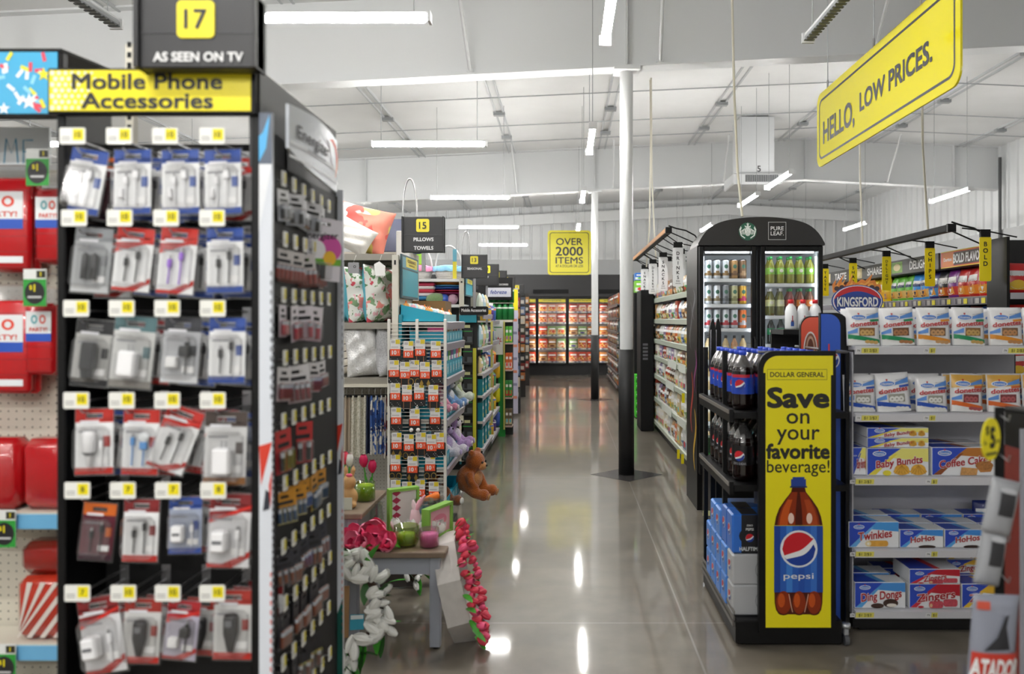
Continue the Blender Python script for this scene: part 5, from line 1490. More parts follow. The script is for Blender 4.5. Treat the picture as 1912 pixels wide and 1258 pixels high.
WHP = M('#f6f7f3', .5, var=.03, scale=30, sub=.15)
# pink silk flowers lying on the low table
root = thing('flower_bunch', 'bunch of big pink silk flowers lying on the low table', 'flowers', (0, 0, 0))
rnd = random.Random(8)
for k, (u, v, dd, r) in enumerate(((668, 1008, 3.85, .05), (690, 992, 3.92, .055), (712, 1005, 3.84, .05), (727, 1010, 3.8, .04), (658, 996, 3.95, .045), (705, 988, 3.98, .045), (680, 1015, 3.8, .04))):
    m = MB(); x, y, z = at(u, v, dd); z = max(z, TZ + .035)
    for q in range(3): petal_flower(m, (x, y, z - .025), (rnd.uniform(-.4, .4), -1, .5 + rnd.uniform(-.2, .4)), r * (1 - .22 * q), (PINKP, PINKQ, PINKP)[(k + q) % 3], 5, .8 - .3 * q, k + q * .6)
    obj('flower', m, root)
m = MB()
for k in range(4): leaf(m, (px(672 + k * 16, 3.8), 3.84, TZ + .015), (rnd.uniform(-1, 1), -.6, .25), .09, .014, LEAFG)
obj('leaf_spray', m, root)
# boxed pictures and figurines on the low table
def framed_sign(label, edge, face, loc, rz, w, h, pat=False):
    root = thing('box_sign', label, 'decorative sign', loc, rz)
    f = MB(); t = .014
    for (a, b, c, d) in ((-w/2, w/2, h - t, h), (-w/2, w/2, 0, t), (-w/2, -w/2 + t, t, h - t), (w/2 - t, w/2, t, h - t)): f.box(a, b, 0, .045, c, d, M(edge, .5))
    obj('frame', f, root)
    s = MB(); s.box(-w/2 + t, w/2 - t, .012, .018, t, h - t, M(face, .5))
    if pat:
        for k in range(5): s.flat([(-w * .25, h * (.14 + .17 * k)), (-w * .1, h * (.22 + .17 * k)), (-w * .25, h * (.30 + .17 * k)), (-w * .4, h * (.22 + .17 * k))], .011, M('#a02a48', .5))
    else: s.flat(ell(0, h * .5, w * .3, h * .22), .011, M('#e88aa4', .5)); s.text('SPRING', 0, h * .5, h * .1, .010, WHITE, 1)
    obj('panel', s, root)
framed_sign('green edged box sign with red diamond border behind the green jar', '#7fb24a', '#d9d8d2', (px(752, 4.05), 4.10, TZ), .55, .16, .225, True)
framed_sign('green edged pink box sign at the right end of the low table', '#7fb24a', '#eeb4c4', (px(826, 4.05), 4.02, TZ), 1.15, .22, .155)
def vase(label, u, d, h, r, mat, wax=None):
    root = thing('glass_vase', label, 'vase', (px(u, d), d, TZ))
    m = MB(); m.lathe([(0, 0), (r, 0), (r * 1.1, h * .4), (r * .9, h * .8), (r, h), (r * .92, h), (r * .82, h * .8), (r, h * .4), (0, .006)], mat, 18); obj('glass', m, root)
    if wax: w = MB(); w.lathe([(0, .008), (r * .85, .008), (r * .9, h * .45), (0, h * .45)], M(wax, .5), 14); obj('filling', w, root)
vase('clear glass jar with white filling behind the pink candle', 792, 4.12, .165, .05, CLG, '#e9d4d8')
vase('small clear glass jar at the back right of the low table', 815, 4.2, .16, .042, CLG, '#e8e4e0')
vase('clear glass vase standing between the pink flowers and the tall table', 703, 4.15, .14, .035, CLG)
root = thing('bunny_figure', 'pink and white bunny ear figure standing in the clear glass jar', 'figurine', (px(780, 4.1), 4.03, TZ))
m = MB(); fw = M('#e8c4cc', .6); m.lathe([(0, 0), (.03, 0), (.034, .05), (.026, .1), (.02, .13), (0, .14)], fw, 14); obj('body', m, root)
for q, (dx, dz) in enumerate(((.05, .085), (-.012, .06))):
    e = MB(); e.tube([(.0, 0, .12), (dx * .5, 0, .12 + dz * .6), (dx, 0, .12 + dz)], [.012, .014, .004], M('#ead2d8' if q else '#e7a9b8', .6), 8); obj('ear', e, root)
root = thing('carrot_decoration', 'orange carrot decoration with pale green top behind the jars', 'decoration', (px(806, 4.25), 4.22, TZ + .15), rot=(0, R(75), 0))
m = MB(); m.lathe([(0, -.05), (.012, -.03), (.022, .03), (.018, .045), (0, .05)], M('#f07a1e', .5), 14); obj('root', m, root)
m = MB(); m.lathe([(0, -.05), (.016, -.05), (.018, -.075), (0, -.085)], M('#9cc4bc', .6), 10); obj('top', m, root)
# white tulips standing in front of the box sign
root = thing('flower_bunch', 'white tulips bunched behind the green glass candle jar', 'flowers', (0, 0, 0))
for k in range(6):
    m = MB(); x, y, z = at(744 + 15 * k, 980 + 4 * (k % 2), 3.98 + .02 * (k % 3)); petal_flower(m, (x, y, z - .03), (rnd.uniform(-.4, .4), -.3, 1), .028, WHP, 4, .2, k); obj('flower', m, root)
    s_ = MB(); s_.tube([(x, y, z - .03), (x + .01, y + .01, TZ + .002)], .003, LEAFG, n=5); obj('stem', s_, root)
# things on the taller table
root = thing('bunny_figure', 'tan wooden bunny figure with pink bow on the taller table', 'figurine', (px(652, 4.0), 4.0, .62))
m = MB(); tn = M('#c79a62', .55, var=.08, scale=30); m.ball((0, 0, .05), .045, tn, 14, 10, (1, .8, 1.15)); m.ball((0, -.005, .125), .036, tn, 14, 10, (1, .9, .95))
for q in (-1, 1): m.ball((q * .028, -.03, .018), .018, tn, 10, 7, (1, 1.3, .9))
for q in (-1, 1): m.tube([(q * .012, 0, .15), (q * .02, .005, .185), (q * .018, .01, .21)], [.01, .013, .004], tn, 8)
soft('body', m, root, vox=.006)
m = MB(); m.ball((.008, -.03, .165), .012, M('#e8607c', .5), 8, 6, (1.4, .7, .8)); obj('bow', m, root)
m = MB(); m.box(-.03, .03, -.06, -.057, .0, .06, M('#cfd0c2', .5)); obj('tag', m, root)
def tulip_pot(label, u, d, z, cols, h):
    root = thing('potted_tulips', label, 'flowers', (px(u, d), d, z))
    for k, (c, dx, hh) in enumerate(cols):
        m = MB(); petal_flower(m, (dx, 0, hh), (dx, -.1, 1), .026, c, 5, .05, k); petal_flower(m, (dx, 0, hh), (dx, -.1, 1), .02, c, 4, .0, k + .5); obj('flower', m, root)
        s_ = MB(); s_.tube([(dx, 0, hh), (dx * .6, 0, hh * .5), (dx * .3, 0, 0)], .004, LEAFG, n=5); leaf(s_, (dx * .4, 0, .02), (dx * 2, -.1, 1), hh * .7, .014, LEAFG, .1); obj('stem', s_, root)
tulip_pot('two magenta tulips standing behind the lime candle', 692, 4.25, .62, [(M('#d31f5c', .5, var=.1, scale=30), -.035, .155), (M('#c91a56', .5, var=.1, scale=30), .01, .125)], .18)
tulip_pot('pale bunch with one red tulip at the left of the taller table', 646, 4.25, .62, [(REDP, -.005, .17), (WHP, .02, .16)], .18)
vase('tall clear glass bottle at the back of the taller table', 652, 4.3, .20, .026, CLG)

for o in list(COL.objects):
    if o.get('label', '').startswith('tall clear glass bottle'): o.location.z = .62
tag(obj('glass_dish', MB().lathe([(0, 0), (.03, 0), (.012, .02), (.012, .05), (.04, .09), (.037, .09), (.008, .05), (0, .05)], CLG, 16), loc=(px(665, 4.2), 4.2, .62)), 'clear stemmed glass beside the lime candle', 'glass')

# ------------------------------------------------------------------ wreaths
def wreath(label, cx, cy, cz, Rr, rot, blossom, n, r, seed, tagc=True, square=None):
    root = thing('floral_wreath', label, 'wreath', (cx, cy, cz), rot=rot)
    rnd = random.Random(seed)
    t = MB()
    for k in range(3):
        t.tube([((Rr + rnd.uniform(-.02, .02)) * math.cos(a), rnd.uniform(0, .03), (Rr + rnd.uniform(-.02, .02)) * math.sin(a)) for a in [2 * PI * i / 26 for i in range(26)]], .012, M('#3f2f22', .8, var=.2), n=5, closed=True)
    obj('twig_ring', t, root)
    for k in range(n):
        a = 2 * PI * k / n + rnd.uniform(-.1, .1)
        q = Rr + rnd.uniform(-.06, .045)
        m = MB(); b_ = a + rnd.uniform(-1.3, 1.6); d = (math.cos(b_), -.25 - .3 * rnd.random(), math.sin(b_))
        petal_flower(m, (q * math.cos(a), -.02, q * math.sin(a)), d, r * rnd.uniform(.85, 1.15), blossom, 5, .0, k, 3.3)
        petal_flower(m, (q * math.cos(a), -.02, q * math.sin(a)), d, r * .7, blossom, 4, -.1, k + .5, 4.4)
        obj('blossom', m, root)
    for k in range(int(n * .55)):
        a = 2 * PI * k / (n * .55) + rnd.uniform(-.2, .2); q = Rr + rnd.uniform(-.03, .04)
        m = MB(); leaf(m, (q * math.cos(a), -.012, q * math.sin(a)), (math.cos(a + rnd.uniform(-1.5, 1.5)), -.35, math.sin(a + rnd.uniform(-1.5, 1.5))), rnd.uniform(.09, .14), .02, LEAFG if k % 3 else LEAFD, .3)
        obj('leaf', m, root)
    return root
Wr = .205
w = wreath('white tulip wreath with green leaves leaning in front of the low table', px(616, 3.5), 3.52, .285, Wr, (R(-9), 0, R(8)), WHP, 92, .0245, 3)
m = MB(); m.box(-.03, .075, .012, .02, -.13, .09, M('#9a7650', .8)); obj('cardboard_backing', m, w)
m = MB(); m.box(.085, .145, -.03, -.027, -.09, -.025, M('#2f8fa8', .5)); m.rect(.088, .142, -.045, -.028, -.031, M('#cfd8da', .5)); obj('paper_tag', m, w)
wreath('small wreath of white buds lying under the low table', px(765, 4.55), 4.62, .19, .12, (R(-20), 0, R(70)), WHP, 18, .017, 9)
m = MB(); m.box(-.1, .1, 0, .02, 0, .3, M('#3c3733', .7)); tag(obj('dark_board', m, loc=(px(738, 4.6), 4.62, .01), rot=(R(-14), 0, .1)), 'dark board leaning under the low table beside the small wreath', 'board')
# white wooden octagon wreath of pink tulips seen from its side
root = thing('floral_wreath', 'white wooden octagon frame with pink tulips leaning beside the low table', 'wreath', (px(872, 3.98) + .055, 3.98, .002), rot=(R(-13), 0, PI / 2 + .10))
Ro = .27
oc = [(Ro * math.sin(PI / 8 + k * PI / 4), Ro * math.cos(PI / 8 + k * PI / 4)) for k in range(8)]
WOODW = M('#d4d0cc', .5, var=.05, scale=25)
for k in range(8):
    a, b = oc[k], oc[(k + 1) % 8]
    i0 = (a[0] * .93, a[1] * .93); i1 = (b[0] * .93, b[1] * .93)
    m = MB(); m.prism([(p[0], p[1] + Ro * .925) for p in (a, b, i1, i0)], 0, .11, WOODW); obj('board', m, root)
rnd = random.Random(12)
for k in range(74):
    a = 2 * PI * k / 74; q = Ro * .96 + rnd.uniform(-.035, .035)
    m = MB(); d = (math.cos(a) * .5 + rnd.uniform(-.4, .4), -.8, math.sin(a) * .5 + rnd.uniform(-.4, .4))
    petal_flower(m, (q * math.cos(a), -.004 + rnd.uniform(-.03, .004), Ro * .925 + q * math.sin(a)), d, .017 * rnd.uniform(.7, 1.35), REDP if k % 3 else PINKP, 5, .12, k); obj('blossom', m, root)
for k in range(26):
    a = 2 * PI * k / 26 + .1; q = Ro
    m = MB(); leaf(m, (q * math.cos(a), 0, Ro * .925 + q * math.sin(a)), (math.cos(a) + rnd.uniform(-.6, .6), -.7, math.sin(a) + rnd.uniform(-.6, .6)), .085, .016, LEAFG, .3); obj('leaf', m, root)
# ================================================================== freezer wall at the back
FY = 22.45
def freezer():
    doors = [(-1.62, -.83), (-.75, .02), (.11, .88), (.97, 1.74)]
    root = thing('freezer_case', 'black glass door freezer case lit inside along the back wall', 'freezer', (0, 0, 0))
    b = MB(); b.box(-4.5, 4.5, FY + .05, FY + .75, 2.22, 2.84, M('#1f1f22', .5)); b.box(-4.5, 4.5, FY + .05, FY + .75, 0, .3, M('#121214', .4))
    b.box(-4.5, doors[0][0] - .08, FY + .05, FY + .75, .3, 2.22, BLACK); b.box(doors[3][1] + .08, 4.5, FY + .05, FY + .75, .3, 2.22, BLACK)
    b.box(doors[0][0] - .08, doors[3][1] + .08, FY + .72, FY + .75, .3, 2.22, WHITE)
    for x in (-2.6, -.4, 1.3): b.box(x - .5, x + .5, FY + .03, FY + .05, 2.3, 2.42, BLACKM)
    obj('cabinet', b, root)
    for z in (1.80, 1.49, 1.136, .758, .386):
        s = MB(); s.box(doors[0][0] - .08, doors[3][1] + .08, FY + .14, FY + .7, z - .02, z, WHITE); s.box(doors[0][0] - .08, doors[3][1] + .08, FY + .13, FY + .14, z - .04, z + .005, M('#c9cbd0', .4))
        for k in range(30): s.rect(-1.6 + k * .11, -1.54 + k * .11, z - .034, z - .002, FY + .129, M(['#5a6a8a', '#e8e2c0', '#4a4c52'][k % 3], .4))
        obj('freezer_shelf', s, root)
    for (a, c) in doors:
        d = MB(); t = .045
        for (x0, x1, z0, z1) in ((a - t, a, .28, 2.2), (c, c + t, .28, 2.2), (a, c, .28, .31), (a, c, 2.15, 2.2)): d.box(x0, x1, FY, FY + .04, z0, z1, BLACK)
        dd = obj('door', d, root)
        g = MB(); g.box(a, c, FY + .015, FY + .02, .31, 2.15, GLASS); obj('glass_pane', g, dd)
        h = MB(); h.box(a, c, FY + .03, FY + .034, 2.06, 2.15, YELD); h.text('FROZEN FAVORITES', (a + c) / 2, 2.105, .035, FY + .028, M('#3a3a20'), 1.5, width=.5); obj('header_strip', h, dd)
        for x in (a - .018, c + .018):
            l = MB(); l.box(x - .014, x + .014, FY + .06, FY + .075, .35, 2.05, ME('#fff3e4', 8)); obj('door_light', l, dd)
    rnd = random.Random(21)
    FOODB = [blotch('frozen_art_%d' % k_, b_, l_, .5) for k_, (b_, l_) in enumerate((('#d8903a', [('#c8321f', 22, .5, 1), ('#f2dc9a', 30, .56, 2)]), ('#c23a26', [('#f0c060', 20, .52, 3), ('#f4ece0', 34, .6, 4)]), ('#b87038', [('#e8c890', 26, .5, 5), ('#7a2a1a', 30, .58, 6)]), ('#e8d8c0', [('#c8402a', 20, .52, 7), ('#d89a4a', 28, .55, 8)])))]
    cols = [('#d8907a', '#e8c8a8', '#b8402f'), ('#c2503f', '#e0c0a0', '#9a2a22'), ('#c8803a', '#e0b880', '#b8401f'), ('#c8452a', '#e0a060', '#a82418'), ('#a8743a', '#d8b888', '#6a2f20'), ('#7a9a5a', '#d0d4b0', '#4a3f8a')]
    for (a, c) in doors:
        for i, z in enumerate((1.80, 1.49, 1.136, .758, .386)):
            h = (.22, .25, .24, .26, .26)[i]
            n = 3
            for k in range(n):
                q = rnd.choice(cols[:2]) if i < 2 else rnd.choice(cols[2:5] if rnd.random() < .85 else cols[5:])
                w = (c - a) / n * .95
                boxy = rnd.random() < .5
                def mk():
                    if boxy:
                        bx_ = carton_spec(w, .2, h, q[0], q[1])
                        return bx_.rect(-w * .42, w * .42, h * .08, h * .6, -.002, FOODB[len(SPEC) % 4])
                    return pouch_spec(w, h, .1, q[0], q[1], q[2])
                spawn('frozen_food_bag' if not boxy else 'frozen_food_box', ('frz', boxy, q, round(h, 2), round(w, 2)), mk, 'frozen food %s on the %s lit freezer shelf' % ('box' if boxy else 'bag', ORD[i]), 'frozen food', (a + (c - a) * (k + .5) / n, FY + .17, z + .002), group='frozen %s, %s shelf' % ('boxes' if boxy else 'bags', ORD[i]))
freezer()
root = thing('hanging_sign', 'yellow hanging square sign OVER 2000 ITEMS above the freezers', 'sign', (px(1063, 18), 18, 0))
m = MB(); w, z0, z1 = .49, pz(513, 18), pz(430, 18)
m.prism(rrect(-w, w, z0, z1, .07), 0, .012, M('#d9cf2e', .4))
m.ring(rrect(-w + .045, w - .045, z0 + .045, z1 - .045, .06), rrect(-w + .06, w - .06, z0 + .06, z1 - .06, .05), -.001, DARK)
m.text('OVER', 0, pz(451, 18), .15, -.002, DARK, 1, width=.60); m.text('2000', 0, pz(469, 18), .19, -.002, DARK, 1.4, width=.62); m.text('ITEMS', 0, pz(486, 18), .14, -.002, DARK, 1, width=.62)
m.text('AT A DOLLAR OR LESS', 0, pz(496.5, 18), .055, -.002, DARK, .8, width=.62)
obj('sign_face', m, root)
m = MB()
for x in (-.35, .35): m.tube([(x, .006, z1), (x, .006, roof_z(1))], .006, M('#b9bcbe', .5), n=4)
obj('hanger_wire', m, root)
# far right gondola facing the aisle, and a dark rack with green cases
def left_facing(label, x0, y0, y1, shelves, depth=.3, back='#26262a', lipc='#b9bcb6', lip=.05, zt=None):
    root = thing('gondola_shelf', label, 'store shelf', (0, 0, 0))
    xb = x0 + depth; zt = zt or max(shelves) + .1
    b = MB(); b.box(xb, xb + .03, y0, y1, .05, zt, M(back, .6)); obj('back_panel', b, root)
    for z in shelves:
        s = MB(); s.box(x0, xb, y0, y1, z - .02, z, M('#d5d6d2' if y0 < 17 else '#4a4a4c', .5)); obj('shelf', s, root)
        e = MB(); e.prism([(x0, z + .012), (x0 - .014, z + .004), (x0 - .008, z - lip), (x0, z - lip)], y0, y1, M(lipc, .35), 'y'); obj('shelf_edge', e, root)
    k = MB(); k.box(x0 + .04, xb, y0, y1, 0, .08, BLACK); obj('base', k, root)
    return root
left_facing('far gondola of snack bags between the two columns', 1.12, 17.2, 21.2, [1.9, 1.6, 1.3, 1.0, .7, .4, .12], zt=2.1, lipc='#6a6a6c')
rnd = random.Random(31)
SN = ['#b85a2a', '#a89a84', '#6a523a', '#8a2f28', '#b8b4ac', '#3a6a8a', '#8a6a4a', '#a88a3a', '#5a6a6a', '#3a3a3c']
for i, z in enumerate([1.9, 1.6, 1.3, 1.0, .7, .4, .12]):
    for k in range(12):
        c, c2, c3 = rnd.choice(SN), rnd.choice(SN), rnd.choice(SN)
        spawn('snack_bag', ('fsn', c, c2, c3), lambda: pouch_spec(.29, .25, .08, c, c2, c3), 'snack bag on the %s shelf of the far gondola between columns' % ORD[i], 'snack bag', (1.13, 17.4 + k * .33, z + .002), -PI / 2, group='far snack bags, %s shelf' % ORD[i])
m = MB(); m.box(1.12, 1.5, 12.9, 13.6, 0, 2.0, BLACKM); tag(obj('drink_rack', m), 'dark drink rack behind the near column holding bright green cases', 'drink rack')
for k in range(5):
    spawn('drink_case', 'gcase', lambda: carton_spec(.10, .3, .13, '#3fd02a', '#1f8a1a'), 'bright green drink case, %s from the floor on the dark drink rack' % ORD[k], 'drink case', (1.165, 12.58, .02 + k * .135), 0, group='green drink cases')
m = MB(); m.box(1.115, 1.215, 12.58, 12.89, 0, .018, BLACK); tag(obj('pallet', m), 'low black pallet under the bright green cases', 'pallet')
for k, (c, z, h) in enumerate((('#2f6fc0', 2.2, .12), ('#7cc23a', 2.0, .195))):
    tag(obj('drink_case', carton_spec(.16, .3, h, c, '#e0e8e0'), loc=(1.22, 12.95, z + .004)), ['blue carton on top of the dark drink rack', 'green carton on top of the dark drink rack'][k], 'drink case')

# ================================================================== long snack gondola on the right of the aisle
SX, SY0, SY1 = 1.26, 8.05, 11.75
SNZ = [1.845, 1.56, 1.288, 1.06, .80, .48, .16]
left_facing('long snack gondola with pale shelf edges facing the main aisle', SX, SY0, SY1, SNZ, .36, '#3a3a3a', '#c3cdbf', .05, 2.0)
SC2 = [('#dfe2d8', '#8fae7a', '#e8e6da'), ('#e8e4d4', '#c8b46a', '#7a9a5a'), ('#d4d8d4', '#5a7a9a', '#e0d8c0'), ('#e9e6dc', '#5f9a58', '#c8704a'), ('#c9a070', '#6a4a2a', '#e0d8c4'), ('#e4e0d0', '#d8c23a', '#8a5a2a'), ('#d9dcd6', '#4a9a5a', '#b8402a'), ('#c8b48a', '#e0c040', '#7a8a4a'), ('#d06a2a', '#e8d8b8', '#a8341a'), ('#8a7aa0', '#e0dcd0', '#6a4a8a'), ('#b8c4d0', '#3f62a0', '#e4e4e0'), ('#5a4030', '#c89a5a', '#e8e0d0'), ('#a8402a', '#e0c880', '#f0ece0')]
rnd = random.Random(41)
for i, z in enumerate(SNZ):
    n = 16; y = SY0 + .1; k = 0
    gap = ([.28] + SNZ)[i] if False else (.27 if i == 0 else SNZ[i - 1] - z)
    while y < SY1 - .1:
        c, c2, c3 = rnd.choice(SC2)
        w = rnd.choice((.18, .20, .24)); h = min(gap - .07, rnd.choice((.2, .22, .26)))
        box = rnd.random() < (.15 if i < 3 else .4)
        key = ('sn', box, c, w, round(h, 2))
        spawn('snack_carton' if box else 'snack_bag', key, lambda: carton_spec(w, .18, h, c, c2) if box else pouch_spec(w, h, .09, c, c2, c3), 'snack %s on the %s shelf of the long snack gondola' % ('carton' if box else 'bag', ORD[i]), 'snack carton' if box else 'snack bag', (SX + .01, y + w / 2, z + .002), -PI / 2, group='%s shelf snack %s' % (ORD[i], 'cartons' if box else 'bags'))
        y += w + .008
for (i, y0, y1) in ((3, 8.9, 9.6), (3, 8.2, 8.7), (4, 9.1, 9.8), (5, 8.2, 8.8), (5, 9.3, 10.2)):
    m = MB(); m.box(SX - .022, SX - .016, y0, y1, SNZ[i] - .06, SNZ[i] + .03, M('#dfe6dd', .4)); tag(obj('shelf_sign', m), 'pale card strip clipped to the %s snack shelf edge, %s end' % (ORD[i], 'near' if y0 < 8.85 else 'far' if y0 > 9.25 else 'middle'), 'shelf sign')
for k, (y, i) in enumerate(((8.25, 4), (8.3, 6), (8.6, 6))):
    m = MB(); m.box(SX - .05, SX - .02, y, y + .004, SNZ[i] - .1, SNZ[i] + .0, YELD); tag(obj('shelf_flag', m), 'small yellow price flag on the snack shelf edge, %s' % ['fifth shelf', 'bottom shelf near end', 'bottom shelf second flag'][k], 'price flag')
m = MB(); m.cbox(1.06, 1.245, 11.15, 11.75, 0, 1.98, .01, BLACKM)
for k in range(5): m.rect(1.08 + .01, 1.16, 1.0 + k * .05, 1.03 + k * .05, 11.149, M('#55555a', .5))
tag(obj('gondola_end_panel', m), 'black end cabinet at the far end of the long snack gondola', 'store shelf')
def light_bar(label, x, y0, y1, z, side, under):
    root = thing('canopy_light_bar', label, 'light bar', (0, 0, 0))
    b = MB(); b.box(x - .03, x + .03, y0, y1, z - .025, z + .03, BLACKM); obj('housing', b, root)
    u = MB(); u.box(x - .036, x - .031, y0, y1, z - .02, z + .026, M(under, .6, spec=.2)); obj('side_cover', u, root)
    e = MB(); e.box(x - .034, x + .034, y0 - .03, y0 - .002, z - .03, z + .035, BLACK); obj('end_cap', e, root)
    c = MB(); c.tube([(x, y0 - .02, z + .05), (x + .08, y0 - .03, z + .02), (x + .18, y0 - .02, z), (x + .28, y0, z - .05), (x + .34, y0 + .05, z - .12)], .008, BLACK, n=5); obj('cable', c, root)
    a = MB()
    n = int((y1 - y0) / 1.2) + 1
    for k in range(n):
        y = y0 + .05 + k * (y1 - y0 - .1) / max(1, n - 1)
        a.tube([(x, y, z), (x + .42, y + .02, z - .18)], .007, BLACK, n=5)
    obj('arm', a, root)
light_bar('canopy light bar with tan side above the long snack gondola', 1.09, 8.4, 12.4, 2.50, 1, '#a8764a')  # tan of the side cover stands in for a warm reflection
def blade(label, word, x, y, z0, z1, w, face, ink, bar):
    root = thing('hanging_blade_sign', label, 'sign', (x, y, z0))
    h = z1 - z0
    b = MB(); b.prism(rrect(-w / 2, w / 2, 0, h, w * .14, 3), 0, .006, M(face, .4))
    n = len(word); cell = h * .74 / max(n, 5)
    for k, ch in enumerate(word): b.text(ch, 0, h * .90 - cell * (k + .4), cell * .66, -.001, ink, 2)
    if face != '#ffe818':
        b.text('DG', 0, h * .14, h * .045, -.001, M('#555558'), 1); b.rect(-w * .25, w * .25, h * .07, h * .085, -.001, M('#9a9a9c'))
    obj('sign_face', b, root)
    c = MB(); c.box(-w * .42, w * .42, -.004, .02, h, h + .06, BLACK); c.tube([(bar[0] - x, .008, bar[1] - z0), (0, .008, h + .05), (.25, .008, h + .0)], .006, BLACK, n=5); obj('clip_arm', c, root)
for (wd, y, nm) in (('DRINKS', 8.6, 'white vertical blade sign reading DRINKS beside the cooler'), ('SNACKS', 9.9, 'white vertical SNACKS blade sign, nearer of the two'), ('DESSERT', 11.05, 'white vertical blade sign reading DESSERT between the two SNACKS blades'), ('SNACKS', 12.2, 'white vertical SNACKS blade sign, farther of the two')):
    blade(nm, wd, 1.22, y, 1.92, 2.34, .115, '#f3f4f5', M('#2a2a2c'), (1.09, 2.48))
for k in range(4): blade('plain white blade sign hanging behind the %s lettered blade' % ORD[k], '', 1.30, 8.95 + 1.1 * k, 1.9, 2.3, .11, '#eef0f1', DARK, (1.09, 2.48))

# ================================================================== two-door drink cooler
CXL, CXR, CYF = 1.083, 2.112, 6.47
CW = CXR - CXL
def globe(m, cu, cv, r, y, ring=True):
    "round red, white and blue mark with a wave across it"
    Y = y if callable(y) else (lambda a, b: y)
    dy = .0006
    L = lambda q: (lambda a, b: Y(a, b) - dy * q) if callable(y) else y - dy * q
    if ring: m.flat(ell(cu, cv, r * 1.12, r * 1.12, 28), L(0), M('#e9edf2', .35))
    m.flat(ell(cu, cv, r, r, 28), L(1), M('#f1f3f5', .35))
    def seg(f_lo, f_hi, mat, q):
        pts_u = [cu + r * (-1 + 2 * i / 16) for i in range(17)]
        lo = [max(-math.sqrt(max(0, 1 - ((u - cu) / r) ** 2)), f_lo((u - cu) / r)) for u in pts_u]
        hi = [min(math.sqrt(max(0, 1 - ((u - cu) / r) ** 2)), f_hi((u - cu) / r)) for u in pts_u]
        v = []; f = []
        yy = L(q); yy = yy if callable(yy) else (lambda a, b, z=yy: z)
        for u, a, b in zip(pts_u, lo, hi):
            b = max(a, b)
            v += [(u, yy(u, cv + r * a), cv + r * a), (u, yy(u, cv + r * b), cv + r * b)]
        for i in range(16): f.append((2 * i, 2 * i + 2, 2 * i + 3, 2 * i + 1))
        m.add(v, f, mat)
    seg(lambda t: -.30 + .32 * (t + .6) + .55 * max(0, t) ** 1.6, lambda t: 2, M('#c8202c', .35), 2)
    seg(lambda t: -2, lambda t: -.62 + .22 * (t + .8) + .75 * max(0, t) ** 2.4, M('#1f3f98', .35), 2)
